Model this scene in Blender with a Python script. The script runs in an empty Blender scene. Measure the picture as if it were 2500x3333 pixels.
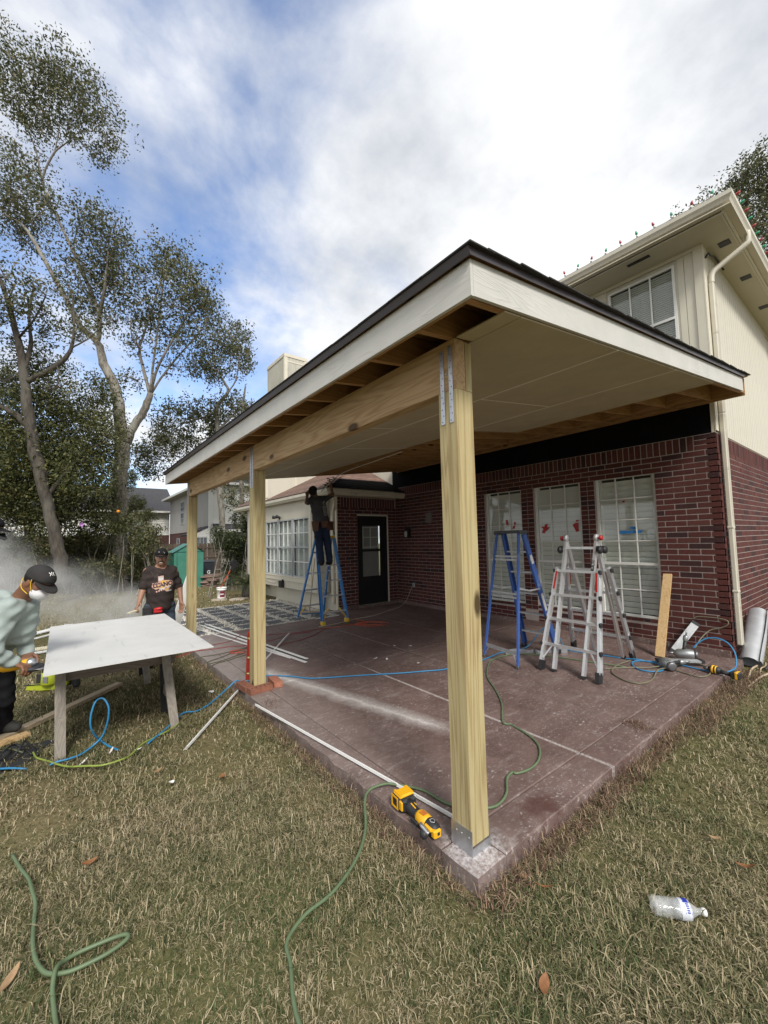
import bpy, bmesh, math, random
import numpy as np
from mathutils import Vector, Matrix, Quaternion
from mathutils.bvhtree import BVHTree

random.seed(7)
RNG = np.random.default_rng(7)
SC = bpy.context.scene
COL = SC.collection
R = math.radians

# ------------------------------------------------------------------ camera
CAMLOC = Vector((-1.7094, -1.4945, 1.6555))
FWD = Vector((0.61627, 0.78457, 0.0683)).normalized()
RGT = Vector((0.78716, -0.61634, -0.02259)).normalized()
UPV = RGT.cross(FWD).normalized()
cd = bpy.data.cameras.new('camera')
cam = bpy.data.objects.new('camera', cd)
COL.objects.link(cam)
cd.sensor_fit = 'HORIZONTAL'
cd.sensor_width = 36.0
cd.lens = 36.0 * 1324.04 / 2500.0
cd.clip_start = 0.05
cd.clip_end = 1500
M = Matrix((RGT, UPV, -FWD)).transposed().to_4x4()
M.translation = CAMLOC
cam.matrix_world = M
SC.camera = cam

# ------------------------------------------------------------------ sky and sun
SUN_EL, SUN_AZ = R(42), R(250)         # azimuth measured from +X towards +Y
sun_dir = Vector((math.cos(SUN_EL) * math.cos(SUN_AZ), math.cos(SUN_EL) * math.sin(SUN_AZ), math.sin(SUN_EL)))
SKYOFF = (-2.5, 6.1, 0.0)
world = bpy.data.worlds.new('World')
SC.world = world
world.use_nodes = True
wt = world.node_tree
wt.nodes.clear()
def WN(t, **kw):
    n = wt.nodes.new(t)
    for k, v in kw.items():
        setattr(n, k, v)
    return n
sky = WN('ShaderNodeTexSky', sky_type='NISHITA', sun_disc=False)
sky.sun_elevation = SUN_EL
sky.sun_rotation = math.pi / 2 - SUN_AZ
sky.air_density = 1.0
sky.dust_density = 0.3
sky.ozone_density = 2.2
geo = WN('ShaderNodeTexCoord')
mp = WN('ShaderNodeMapping')
mp.inputs['Scale'].default_value = (1.0, 1.0, 0.0)
mp.inputs['Location'].default_value = SKYOFF
sepd = WN('ShaderNodeSeparateXYZ')
zc = WN('ShaderNodeMath', operation='MAXIMUM'); zc.inputs[1].default_value = 0.0
za = WN('ShaderNodeMath', operation='ADD'); za.inputs[1].default_value = 0.30
cl_ = WN('ShaderNodeVectorMath', operation='DIVIDE')
comb = WN('ShaderNodeCombineXYZ')
n1 = WN('ShaderNodeTexNoise')
n1.inputs['Scale'].default_value = 1.45
n1.inputs['Detail'].default_value = 8.0
n1.inputs['Roughness'].default_value = 0.57
n1.inputs['Distortion'].default_value = 0.25
n2 = WN('ShaderNodeTexNoise')
n2.inputs['Scale'].default_value = 2.7
n2.inputs['Detail'].default_value = 8.0
n2.inputs['Roughness'].default_value = 0.57
dotr = WN('ShaderNodeVectorMath', operation='DOT_PRODUCT')
dotr.inputs[1].default_value = (0.04, 0.88, 0.47)       # the blue gap lies over the back of the yard, unseen cloud added behind the camera for neutral fill
bias = WN('ShaderNodeMath', operation='MULTIPLY_ADD')
bias.inputs[1].default_value = -0.85
bias.inputs[2].default_value = 0.88
add = WN('ShaderNodeMath', operation='ADD')
ramp = WN('ShaderNodeValToRGB')
ramp.color_ramp.interpolation = 'EASE'
ramp.color_ramp.elements[0].position = 0.44
ramp.color_ramp.elements[1].position = 0.70
ccol = WN('ShaderNodeValToRGB')
e = ccol.color_ramp.elements
e[0].position = 0.34; e[0].color = (0.58, 0.61, 0.66, 1)
e[1].position = 0.62; e[1].color = (0.98, 0.985, 0.985, 1)
cmul = WN('ShaderNodeVectorMath', operation='SCALE')
cmul.inputs['Scale'].default_value = 4.7
skm = WN('ShaderNodeVectorMath', operation='MULTIPLY')
skm.inputs[1].default_value = (0.86, 0.92, 1.02)
mix = WN('ShaderNodeMix', data_type='RGBA')
bg = WN('ShaderNodeBackground')
bg.inputs['Strength'].default_value = 0.105
out = WN('ShaderNodeOutputWorld')
L = wt.links.new
L(geo.outputs['Generated'], sepd.inputs[0]); L(sepd.outputs[2], zc.inputs[0]); L(zc.outputs[0], za.inputs[0])
for q_ in range(3): L(za.outputs[0], comb.inputs[q_])
L(geo.outputs['Generated'], cl_.inputs[0]); L(comb.outputs[0], cl_.inputs[1])
L(cl_.outputs[0], mp.inputs['Vector'])
L(mp.outputs[0], n1.inputs['Vector'])
L(mp.outputs[0], n2.inputs['Vector'])
L(geo.outputs['Generated'], dotr.inputs[0])
L(dotr.outputs['Value'], bias.inputs[0])
L(n1.outputs[0], add.inputs[0])
L(bias.outputs[0], add.inputs[1])
L(add.outputs[0], ramp.inputs[0])
L(n2.outputs[0], ccol.inputs[0])
L(ccol.outputs[0], cmul.inputs[0])
L(sky.outputs[0], skm.inputs[0])
L(ramp.outputs[0], mix.inputs['Factor'])
L(skm.outputs[0], mix.inputs['A'])
L(cmul.outputs[0], mix.inputs['B'])
L(mix.outputs['Result'], bg.inputs['Color'])
L(bg.outputs[0], out.inputs[0])

sd = bpy.data.lights.new('sun', 'SUN')
sd.energy = 1.5
sd.angle = R(15)
sd.color = (1.0, 0.96, 0.9)
sun = bpy.data.objects.new('sun', sd)
COL.objects.link(sun)
sun.rotation_euler = (-sun_dir).to_track_quat('-Z', 'Y').to_euler()
sun.location = (0, 0, 30)

SC.view_settings.view_transform = 'Standard'
SC.view_settings.look = 'None'
SC.view_settings.gamma = 1.0
SC.view_settings.use_curve_mapping = False
SC.view_settings.exposure = 1.25
SC.cycles.max_bounces = 6
SC.cycles.diffuse_bounces = 3
SC.cycles.transparent_max_bounces = 6
SC.cycles.volume_bounces = 1
SC.cycles.use_denoising = True

# ------------------------------------------------------------------ helpers: objects
def setp(o, label=None, cat=None, group=None, kind=None):
    if label: o['label'] = label
    if cat: o['category'] = cat
    if group: o['group'] = group
    if kind: o['kind'] = kind
    return o

def link(o, parent=None):
    COL.objects.link(o)
    if parent is not None:
        o.parent = parent
        o.matrix_parent_inverse = Matrix.Translation(-parent.location)
    return o

def thing(name, label, cat, loc=(0, 0, 0), group=None):
    o = bpy.data.objects.new(name, None)
    o.location = loc
    o.empty_display_size = 0.1
    COL.objects.link(o)
    return setp(o, label, cat, group)

def mesh_np(name, verts, faces_n, idx, smooth=False):
    """fast mesh: verts (n,3), faces_n list/array of corner counts, idx flat indices"""
    me = bpy.data.meshes.new(name)
    verts = np.asarray(verts, np.float32)
    idx = np.asarray(idx, np.int32).ravel()
    faces_n = np.asarray(faces_n, np.int32)
    me.vertices.add(len(verts))
    me.vertices.foreach_set('co', verts.ravel())
    me.loops.add(len(idx))
    me.loops.foreach_set('vertex_index', idx)
    me.polygons.add(len(faces_n))
    st = np.zeros(len(faces_n), np.int32)
    st[1:] = np.cumsum(faces_n)[:-1]
    me.polygons.foreach_set('loop_start', st)
    if smooth:
        me.polygons.foreach_set('use_smooth', np.ones(len(faces_n), bool))
    me.update(calc_edges=True)
    return me

class MB:
    """collects simple shapes (world coordinates) into one mesh"""
    def __init__(s):
        s.v = []; s.f = []; s.m = []; s.sm = []; s.cur = 0; s.smooth = False
    def mat(s, i):
        s.cur = i; return s
    def add(s, vs, fs, smooth=None):
        b = len(s.v)
        s.v.extend([tuple(map(float, p)) for p in vs])
        sm = s.smooth if smooth is None else smooth
        for f in fs:
            s.f.append([b + i for i in f]); s.m.append(s.cur); s.sm.append(sm)
        return s
    def box(s, lo, hi, M=None):
        x0, y0, z0 = lo; x1, y1, z1 = hi
        p = [(x0,y0,z0),(x1,y0,z0),(x1,y1,z0),(x0,y1,z0),(x0,y0,z1),(x1,y0,z1),(x1,y1,z1),(x0,y1,z1)]
        if M is not None: p = [M @ Vector(q) for q in p]
        return s.add(p, [(0,3,2,1),(4,5,6,7),(0,1,5,4),(1,2,6,5),(2,3,7,6),(3,0,4,7)], False)
    def cbox(s, c, d, M=None):
        return s.box((c[0]-d[0]/2,c[1]-d[1]/2,c[2]-d[2]/2),(c[0]+d[0]/2,c[1]+d[1]/2,c[2]+d[2]/2),M)
    def rbox(s, c, d, b, M=None):
        """box with chamfered edges"""
        h = [d[i]/2 for i in range(3)]
        vs = []; key = {}
        for sx in (-1,1):
            for sy in (-1,1):
                for sz in (-1,1):
                    sg = (sx,sy,sz)
                    for ax in range(3):
                        q = [sg[i]*(h[i]-(0 if i == ax else b)) for i in range(3)]
                        key[(sg,ax)] = len(vs); vs.append(Vector(q))
        fs = []
        for ax in range(3):
            o = [i for i in range(3) if i != ax]
            for sgn in (-1,1):
                ring = []
                for a,bb in ((-1,-1),(1,-1),(1,1),(-1,1)):
                    sg = [0,0,0]; sg[ax]=sgn; sg[o[0]]=a; sg[o[1]]=bb
                    ring.append(key[(tuple(sg),ax)])
                fs.append(ring)
        for ax in range(3):
            o = [i for i in range(3) if i != ax]
            for a in (-1,1):
                for bb in (-1,1):
                    s0=[0,0,0]; s0[ax]=-1; s0[o[0]]=a; s0[o[1]]=bb
                    s1=list(s0); s1[ax]=1
                    fs.append([key[(tuple(s0),o[0])],key[(tuple(s1),o[0])],key[(tuple(s1),o[1])],key[(tuple(s0),o[1])]])
        for sx in (-1,1):
            for sy in (-1,1):
                for sz in (-1,1):
                    fs.append([key[((sx,sy,sz),0)],key[((sx,sy,sz),1)],key[((sx,sy,sz),2)]])
        out = []
        for f in fs:
            c0 = sum((vs[i] for i in f), Vector())/len(f)
            n = (vs[f[1]]-vs[f[0]]).cross(vs[f[2]]-vs[f[0]])
            out.append(f if n.dot(c0) > 0 else f[::-1])
        c = Vector(c)
        vs = [(M @ v if M is not None else v) + c for v in vs]
        return s.add(vs, out, False)
    def tube(s, path, r, n=8, cap=True, smooth=True, squash=1.0, up=None):
        P = [Vector(p) for p in path]
        rs = r if isinstance(r, (list, tuple)) else [r]*len(P)
        vs = []; fs = []
        prev = None
        for i, p in enumerate(P):
            t = (P[min(i+1,len(P)-1)] - P[max(i-1,0)])
            t = t.normalized() if t.length > 1e-9 else Vector((0,0,1))
            if prev is None:
                a = Vector(up) if up is not None else (Vector((0,0,1)) if abs(t.z) < 0.9 else Vector((1,0,0)))
                u = t.cross(a).normalized()
            else:
                u = (prev - t*prev.dot(t))
                u = u.normalized() if u.length > 1e-6 else t.cross(Vector((1,0,0))).normalized()
            prev = u
            w = t.cross(u)
            for k in range(n):
                an = 2*math.pi*k/n
                vs.append(p + u*(math.cos(an)*rs[i]) + w*(math.sin(an)*rs[i]*squash))
        for i in range(len(P)-1):
            for k in range(n):
                a = i*n+k; b = i*n+(k+1)%n
                fs.append((a,b,b+n,a+n))
        if cap:
            fs.append(tuple(range(n))[::-1]); fs.append(tuple((len(P)-1)*n+k for k in range(n)))
        return s.add(vs, fs, smooth)
    def bar(s, p0, p1, w, h, up=(0,0,1)):
        """rectangular bar from p0 to p1; w across, h along up"""
        p0 = Vector(p0); p1 = Vector(p1)
        t = (p1-p0).normalized(); u = t.cross(Vector(up)).normalized(); v = u.cross(t).normalized()
        vs = []
        for p in (p0,p1):
            for a,b in ((-1,-1),(1,-1),(1,1),(-1,1)):
                vs.append(p+u*(a*w/2)+v*(b*h/2))
        return s.add(vs, [(0,1,2,3),(7,6,5,4),(0,4,5,1),(1,5,6,2),(2,6,7,3),(3,7,4,0)], False)
    def lathe(s, prof, c, axis=(0,0,1), n=20, smooth=True, cap=True):
        ax = Vector(axis).normalized()
        a = Vector((1,0,0)) if abs(ax.x) < 0.9 else Vector((0,1,0))
        u = ax.cross(a).normalized(); w = ax.cross(u); c = Vector(c)
        vs = []; fs = []
        for r, h in prof:
            for k in range(n):
                an = 2*math.pi*k/n
                vs.append(c+ax*h+u*(math.cos(an)*r)+w*(math.sin(an)*r))
        for i in range(len(prof)-1):
            for k in range(n):
                a = i*n+k; b = i*n+(k+1)%n
                fs.append((a,b,b+n,a+n))
        if cap:
            fs.append(tuple(range(n))[::-1]); fs.append(tuple((len(prof)-1)*n+k for k in range(n)))
        return s.add(vs, fs, smooth)
    def ell(s, c, r, n=12, m=8, M=None):
        vs = []; fs = []
        for i in range(m+1):
            th = math.pi*i/m
            for k in range(n):
                an = 2*math.pi*k/n
                v = Vector((r[0]*math.sin(th)*math.cos(an), r[1]*math.sin(th)*math.sin(an), r[2]*math.cos(th)))
                if M is not None: v = M @ v
                vs.append(Vector(c)+v)
        for i in range(m):
            for k in range(n):
                a = i*n+k; b = i*n+(k+1)%n
                fs.append((a,a+n,b+n,b))
        return s.add(vs, fs, True)
    def prism(s, poly, off, M=None):
        """polygon (3d points) extruded by vector off"""
        P = [Vector(p) for p in poly]; o = Vector(off)
        if M is not None:
            P = [M @ p for p in P]; o = M.to_3x3() @ o
        n = len(P)
        nn = Vector((0,0,0))
        for i in range(n): nn += P[i].cross(P[(i+1)%n])
        if nn.dot(o) > 0: P = P[::-1]
        vs = P+[p+o for p in P]
        fs = [tuple(range(n)), tuple(range(n,2*n))[::-1]]
        for i in range(n):
            j=(i+1)%n
            fs.append((i,i+n,j+n,j))
        return s.add(vs, fs, False)
    def quad(s, a, b, c, d):
        return s.add([a,b,c,d], [(0,1,2,3)], False)
    def mesh(s, name):
        me = bpy.data.meshes.new(name)
        me.from_pydata(s.v, [], s.f)
        me.polygons.foreach_set('use_smooth', s.sm)
        me.polygons.foreach_set('material_index', s.m)
        me.update()
        return me
    def build(s, name, mats, parent=None, loc=None):
        me = s.mesh(name)
        for m in (mats if isinstance(mats, (list, tuple)) else [mats]):
            me.materials.append(m)
        o = bpy.data.objects.new(name, me)
        if loc is not None: o.location = loc
        return link(o, parent)

def obj(name, me, mats, parent=None, loc=None):
    if not me.materials:
        for m in (mats if isinstance(mats, (list, tuple)) else [mats]):
            me.materials.append(m)
    o = bpy.data.objects.new(name, me)
    if loc is not None: o.location = loc
    return link(o, parent)

def copy_tree(o, parent=None):
    c = o.copy(); COL.objects.link(c)
    if parent is not None:
        c.parent = parent
    for ch in list(o.children):
        copy_tree(ch, c)
    return c

def spline(pts, n=6):
    """Catmull-Rom through the points"""
    P = [Vector(p) for p in pts]
    if len(P) < 3: return P
    out = []
    for i in range(len(P)-1):
        a = P[max(i-1,0)]; b = P[i]; c = P[i+1]; d = P[min(i+2,len(P)-1)]
        for k in range(n):
            t = k/n
            out.append(0.5*((2*b)+(c-a)*t+(2*a-5*b+4*c-d)*t*t+(3*b-a-3*c+d)*t*t*t))
    out.append(P[-1])
    return out

# ------------------------------------------------------------------ helpers: materials
class NT:
    def __init__(s, name):
        s.m = bpy.data.materials.new(name); s.m.use_nodes = True
        s.t = s.m.node_tree; s.t.nodes.clear()
        s.b = s.n('ShaderNodeBsdfPrincipled'); s.o = s.n('ShaderNodeOutputMaterial')
        s.l(s.b.outputs[0], s.o.inputs[0])
        s._co = None
    def n(s, t, **kw):
        x = s.t.nodes.new(t)
        for k, v in kw.items(): setattr(x, k, v)
        return x
    def l(s, a, b): s.t.links.new(a, b)
    def co(s, scale=(1,1,1), loc=(0,0,0), rot=(0,0,0), kind='Object'):
        if s._co is None: s._co = s.n('ShaderNodeTexCoord')
        mpn = s.n('ShaderNodeMapping')
        mpn.inputs['Scale'].default_value = scale if isinstance(scale,(tuple,list)) else (scale,)*3
        mpn.inputs['Location'].default_value = loc
        mpn.inputs['Rotation'].default_value = rot
        s.l(s._co.outputs[kind], mpn.inputs['Vector'])
        return mpn.outputs[0]
    def noise(s, vec, scale=5, detail=4, rough=0.55, dist=0.0):
        x = s.n('ShaderNodeTexNoise')
        x.inputs['Scale'].default_value = scale; x.inputs['Detail'].default_value = detail
        x.inputs['Roughness'].default_value = rough; x.inputs['Distortion'].default_value = dist
        s.l(vec, x.inputs['Vector'])
        return x.outputs[0]
    def ramp(s, fac, stops, interp='LINEAR'):
        x = s.n('ShaderNodeValToRGB'); cr = x.color_ramp; cr.interpolation = interp
        while len(cr.elements) < len(stops): cr.elements.new(0.5)
        for el, (p, c) in zip(cr.elements, stops):
            el.position = p
            el.color = (c, c, c, 1) if isinstance(c, (int, float)) else (c[0], c[1], c[2], 1)
        s.l(fac, x.inputs[0])
        return x.outputs[0]
    def math(s, op, a, b=None, c=None):
        x = s.n('ShaderNodeMath', operation=op)
        for i, v in enumerate((a, b, c)):
            if v is None: continue
            if isinstance(v, (int, float)): x.inputs[i].default_value = v
            else: s.l(v, x.inputs[i])
        return x.outputs[0]
    def mix(s, fac, a, b, mode='MIX'):
        x = s.n('ShaderNodeMix', data_type='RGBA', blend_type=mode)
        for nm, v in (('Factor', fac), ('A', a), ('B', b)):
            if isinstance(v, (int, float)): x.inputs[nm].default_value = v if nm == 'Factor' else (v,v,v,1)
            elif isinstance(v, (tuple, list)): x.inputs[nm].default_value = (v[0], v[1], v[2], 1)
            else: s.l(v, x.inputs[nm])
        return x.outputs['Result']
    def bump(s, h, strength=0.3, dist=0.01):
        x = s.n('ShaderNodeBump')
        x.inputs['Strength'].default_value = strength; x.inputs['Distance'].default_value = dist
        s.l(h, x.inputs['Height']); s.l(x.outputs[0], s.b.inputs['Normal'])
    def col(s, v):
        if isinstance(v, (tuple, list)): s.b.inputs['Base Color'].default_value = (v[0], v[1], v[2], 1)
        else: s.l(v, s.b.inputs['Base Color'])
    def set(s, **kw):
        for k, v in kw.items():
            k = k.replace('_', ' ')
            if isinstance(v, (int, float)): s.b.inputs[k].default_value = v
            elif isinstance(v, tuple): s.b.inputs[k].default_value = v if len(v) == 4 else (*v, 1)
            else: s.l(v, s.b.inputs[k])
        return s

def C(c, f): return tuple(max(0.0, x*f) for x in c)

def pmat(name, c, var=0.18, scale=6, rough=0.6, metal=0.0, bump=0.0, bscale=60, rnd=0.0, stretch=(1,1,1), spec=0.5, stain=None, kind='Object'):
    """general painted or plain surface: base colour with soft procedural variation, optional stain colour and fine relief"""
    t = NT(name)
    v = t.co(stretch, kind=kind)
    nz = t.noise(v, scale, 5, 0.6)
    cc = t.ramp(nz, [(0.28, C(c, 1-var)), (0.72, C(c, 1+var*0.7))])
    if stain:
        sn = t.noise(t.co(stain[1], kind=kind), 1.0, 6, 0.65)
        cc = t.mix(t.ramp(sn, [(stain[2], 0.0), (stain[2]+0.12, stain[3])]), cc, stain[0])
    if rnd:
        oi = t.n('ShaderNodeObjectInfo')
        hv = t.n('ShaderNodeHueSaturation')
        f = t.math('MULTIPLY_ADD', oi.outputs['Random'], 2*rnd, 1-rnd)
        t.l(f, hv.inputs['Value']); t.l(cc, hv.inputs['Color']); cc = hv.outputs[0]
    t.col(cc)
    t.set(Roughness=rough, Metallic=metal, Specular_IOR_Level=spec)
    if bump:
        t.bump(t.noise(v, bscale, 4, 0.6), bump, 0.004)
    return t.m

def wood(name, light, dark, axis='Z', freq=1.0, knots=True, tint=None, rough=0.7, bump=0.25, rnd=0.0):
    t = NT(name)
    sc = {'X': (0.07,1,1), 'Y': (1,0.07,1), 'Z': (1,1,0.055)}[axis]
    v = t.co(sc)
    base = t.noise(v, 8.5*freq, 1.8, 0.5, 0.3)
    g = t.math('SINE', t.math('MULTIPLY', base, 64.0))
    g = t.math('MULTIPLY_ADD', g, 0.5, 0.5)
    g = t.math('POWER', g, 1.6)
    fib = t.noise(v, 90*freq, 3, 0.6)
    m = t.math('MULTIPLY_ADD', fib, 0.62, t.math('MULTIPLY', g, 0.40))
    cc = t.ramp(m, [(0.12, light), (0.50, C([(a+b)/2 for a, b in zip(light, dark)], 1.05)), (0.9, dark)])
    big = t.noise(t.co(), 1.3, 2, 0.5)
    cc = t.mix(t.ramp(big, [(0.35, 0.0), (0.7, 0.35)]), cc, C(dark, 1.1) if tint is None else tint)
    if knots:
        ks = {'X': (0.45,1,1), 'Y': (1,0.45,1), 'Z': (1,1,0.42)}[axis]
        vo = t.n('ShaderNodeTexVoronoi', feature='F1')
        vo.inputs['Scale'].default_value = 4.2
        t.l(t.co(ks, loc=(0.3,0.7,0.15)), vo.inputs['Vector'])
        kf = t.ramp(vo.outputs['Distance'], [(0.10, 1.0), (0.17, 0.0)])
        cc = t.mix(kf, cc, C(dark, 0.28))
    if rnd:
        oi = t.n('ShaderNodeObjectInfo'); hv = t.n('ShaderNodeHueSaturation')
        t.l(t.math('MULTIPLY_ADD', oi.outputs['Random'], 2*rnd, 1-rnd), hv.inputs['Value'])
        t.l(cc, hv.inputs['Color']); cc = hv.outputs[0]
    t.col(cc); t.set(Roughness=rough, Specular_IOR_Level=0.3)
    if bump: t.bump(m, bump, 0.003)
    return t.m

def island(name, stops, rough=0.8, patch=None, transl=0.0, spec=0.3, pscale=0.5):
    """each loose piece of the mesh gets its own colour out of the ramp"""
    t = NT(name)
    g = t.n('ShaderNodeNewGeometry')
    cc = t.ramp(g.outputs['Random Per Island'], stops)
    if patch:
        nz = t.noise(t.co(), pscale, 4, 0.6)
        cc2 = t.ramp(g.outputs['Random Per Island'], patch)
        cc = t.mix(t.ramp(nz, [(0.38, 0.0), (0.62, 1.0)]), cc, cc2)
    t.col(cc); t.set(Roughness=rough, Specular_IOR_Level=spec)
    if transl:
        tr = t.n('ShaderNodeBsdfTranslucent'); mx = t.n('ShaderNodeMixShader')
        t.l(cc, tr.inputs['Color']); mx.inputs[0].default_value = transl
        t.l(t.b.outputs[0], mx.inputs[1]); t.l(tr.outputs[0], mx.inputs[2]); t.l(mx.outputs[0], t.o.inputs[0])
    return t.m

# ------------------------------------------------------------------ materials
M = {}
M['post'] = wood('post_wood', (0.50, 0.42, 0.23), (0.25, 0.165, 0.07), 'Z', 1.0, True, (0.40, 0.37, 0.19))
M['beam'] = wood('beam_wood', (0.53, 0.39, 0.22), (0.30, 0.18, 0.085), 'Y', 1.0, True)
M['rafter'] = wood('rafter_wood', (0.46, 0.28, 0.13), (0.27, 0.14, 0.055), 'X', 1.0, True)
M['block'] = wood('blocking_wood', (0.46, 0.28, 0.13), (0.27, 0.14, 0.055), 'Y', 1.0, True)
M['pine'] = wood('pine_board', (0.62, 0.45, 0.25), (0.44, 0.27, 0.11), 'Z', 1.1, True)
M['pine_x'] = wood('pine_plank', (0.50, 0.42, 0.31), (0.36, 0.27, 0.17), 'X', 1.0, True)
M['oldwood'] = wood('weathered_wood', (0.30, 0.27, 0.23), (0.17, 0.15, 0.125), 'Z', 1.4, False)
M['oldwood_y'] = wood('weathered_rail', (0.24, 0.20, 0.17), (0.11, 0.09, 0.075), 'X', 1.4, False)
def fascia_mat(name, axis):
    t = NT(name)
    sc = {'Y': (1, 0.12, 1), 'X': (0.12, 1, 1)}[axis]
    v = t.co(sc)
    b = t.noise(v, 8.0, 1.5, 0.5, 0.5)
    g = t.math('MULTIPLY_ADD', t.math('SINE', t.math('MULTIPLY', b, 130.0)), 0.5, 0.5)
    g = t.math('POWER', g, 3.0)
    amp = t.ramp(t.noise(t.co((1, 1, 1)), 1.6, 2, 0.5), [(0.40, 0.06), (0.62, 1.0)])
    h = t.math('MULTIPLY', g, amp)
    nz = t.noise(t.co(), 4, 4, 0.6)
    cc = t.ramp(nz, [(0.3, (0.50, 0.495, 0.46)), (0.7, (0.57, 0.56, 0.525))])
    cc = t.mix(t.math('MULTIPLY', h, 0.16), cc, (0.40, 0.38, 0.34))
    t.col(cc); t.set(Roughness=0.6, Specular_IOR_Level=0.35)
    t.bump(h, 0.30, 0.003)
    return t.m
M['fascia_y'] = fascia_mat('primed_fascia', 'Y')
M['fascia_x'] = fascia_mat('primed_fascia_side', 'X')
M['ceiling'] = pmat('primed_ceiling_panel', (0.46, 0.395, 0.265), 0.10, 3.5, 0.75, bump=0.05, stain=((0.33, 0.275, 0.18), (6, 1.5, 3), 0.62, 0.4))
M['ceiltrim'] = pmat('ceiling_batten', (0.74, 0.70, 0.60), 0.05, 4, 0.6)
M['shingle_dark'] = pmat('black_shingle', (0.028, 0.026, 0.026), 0.35, 40, 0.9, bump=0.5, bscale=300)
M['drip'] = pmat('dark_drip_edge', (0.045, 0.036, 0.042), 0.12, 6, 0.35, 0.0)
M['galv'] = pmat('galvanised_steel', (0.50, 0.52, 0.55), 0.22, 18, 0.38, 0.85, stretch=(1, 1, 0.3))
M['bolt'] = pmat('bolt_steel', (0.20, 0.20, 0.21), 0.2, 30, 0.45, 0.8)
M['black'] = pmat('black_plastic', (0.018, 0.018, 0.020), 0.2, 20, 0.5)
M['tarpaper'] = pmat('tar_paper', (0.006, 0.006, 0.0075), 0.25, 5, 0.85, bump=0.15, bscale=12, spec=0.12)
M['white'] = pmat('white_paint', (0.78, 0.78, 0.76), 0.05, 6, 0.5)
M['whitewin'] = pmat('white_window_vinyl', (0.72, 0.72, 0.68), 0.06, 8, 0.45)
M['greywin'] = pmat('grey_window_frame', (0.42, 0.44, 0.45), 0.08, 8, 0.45)
M['cream'] = pmat('cream_siding', (0.575, 0.545, 0.455), 0.07, 1.6, 0.65, bump=0.06, bscale=25, stretch=(1, 1, 0.35), stain=((0.40, 0.36, 0.27), (1.2, 1.2, 0.25), 0.60, 0.45))
M['creamtrim'] = pmat('cream_trim', (0.64, 0.60, 0.49), 0.06, 3, 0.6, stain=((0.30, 0.27, 0.21), (2, 2, 1.2), 0.64, 0.5))
M['soffit'] = pmat('soffit_board', (0.56, 0.515, 0.41), 0.05, 2, 0.7)
M['gutter'] = pmat('gutter_aluminium', (0.60, 0.565, 0.47), 0.08, 5, 0.45, stain=((0.16, 0.15, 0.13), (3, 3, 8), 0.60, 0.55))
M['roofbrown'] = pmat('brown_shingle', (0.17, 0.105, 0.082), 0.35, 9, 0.9, bump=0.4, bscale=220, rnd=0.22)
M['roofgrey'] = pmat('dark_grey_shingle', (0.055, 0.055, 0.060), 0.3, 6, 0.9, bump=0.3, bscale=150)
M['mortar'] = pmat('mortar', (0.35, 0.30, 0.28), 0.15, 30, 0.9, bump=0.3, bscale=150)
def brick_mat(name, by_island=False, warm=1.0):
    t = NT(name)
    if by_island:
        g = t.n('ShaderNodeNewGeometry'); r = g.outputs['Random Per Island']
    else:
        g = t.n('ShaderNodeObjectInfo'); r = g.outputs['Random']
    cc = t.ramp(r, [(0.0, (0.105, 0.034, 0.030)), (0.35, (0.122, 0.040, 0.034)), (0.62, (0.090, 0.031, 0.028)), (0.80, (0.138, 0.050, 0.041)), (0.86, (0.052, 0.026, 0.027)), (1.0, (0.066, 0.029, 0.028))])
    v = t.co(kind='Object')
    nz = t.noise(v, 38, 5, 0.65)
    cc = t.mix(0.5, cc, t.ramp(nz, [(0.25, 0.35), (0.75, 1.0)]), 'MULTIPLY')
    cc = t.mix(t.ramp(t.noise(v, 140, 2, 0.5), [(0.62, 0.0), (0.75, 0.35)]), cc, (0.30, 0.17, 0.14))
    t.col(cc); t.set(Roughness=0.85, Specular_IOR_Level=0.25)
    t.bump(t.noise(v, 110, 4, 0.65), 0.35, 0.003)
    return t.m
M['brick'] = brick_mat('red_brick')
M['brickfield'] = brick_mat('red_brick_field', True)
M['loosebrick'] = pmat('loose_red_brick', (0.30, 0.12, 0.075), 0.3, 22, 0.9, bump=0.4, bscale=120, rnd=0.25)
def glass_mat(name, tint=(0.02, 0.025, 0.028), rough=0.03, alpha=0.25, spec=0.6):
    t = NT(name)
    t.col(tint); t.set(Roughness=rough, Specular_IOR_Level=spec)
    tr = t.n('ShaderNodeBsdfTransparent'); tr.inputs[0].default_value = (0.93, 0.95, 0.94, 1)
    gl = t.n('ShaderNodeBsdfGlossy'); gl.inputs['Roughness'].default_value = rough
    fr = t.n('ShaderNodeLayerWeight'); fr.inputs[0].default_value = 0.5
    f = t.math('MULTIPLY_ADD', t.math('POWER', fr.outputs['Facing'], 4.0), 0.60, 0.045)
    mx = t.n('ShaderNodeMixShader'); t.l(f, mx.inputs[0]); t.l(tr.outputs[0], mx.inputs[1]); t.l(gl.outputs[0], mx.inputs[2])
    t.l(mx.outputs[0], t.o.inputs[0])
    return t.m
M['glass'] = glass_mat('window_glass')
M['blind'] = pmat('white_blind_slat', (0.80, 0.79, 0.75), 0.06, 5, 0.6)
M['curtain'] = pmat('sheer_curtain', (0.62, 0.63, 0.62), 0.10, 9, 0.8, stretch=(1, 1, 0.05))
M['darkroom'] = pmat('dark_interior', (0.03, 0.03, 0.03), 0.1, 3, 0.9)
M['doorblack'] = pmat('black_storm_door', (0.012, 0.013, 0.014), 0.15, 8, 0.35)
M['redtape'] = pmat('red_tape', (0.42, 0.012, 0.012), 0.1, 20, 0.45)
M['bluetape'] = pmat('blue_tape', (0.02, 0.16, 0.42), 0.08, 20, 0.6)
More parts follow.
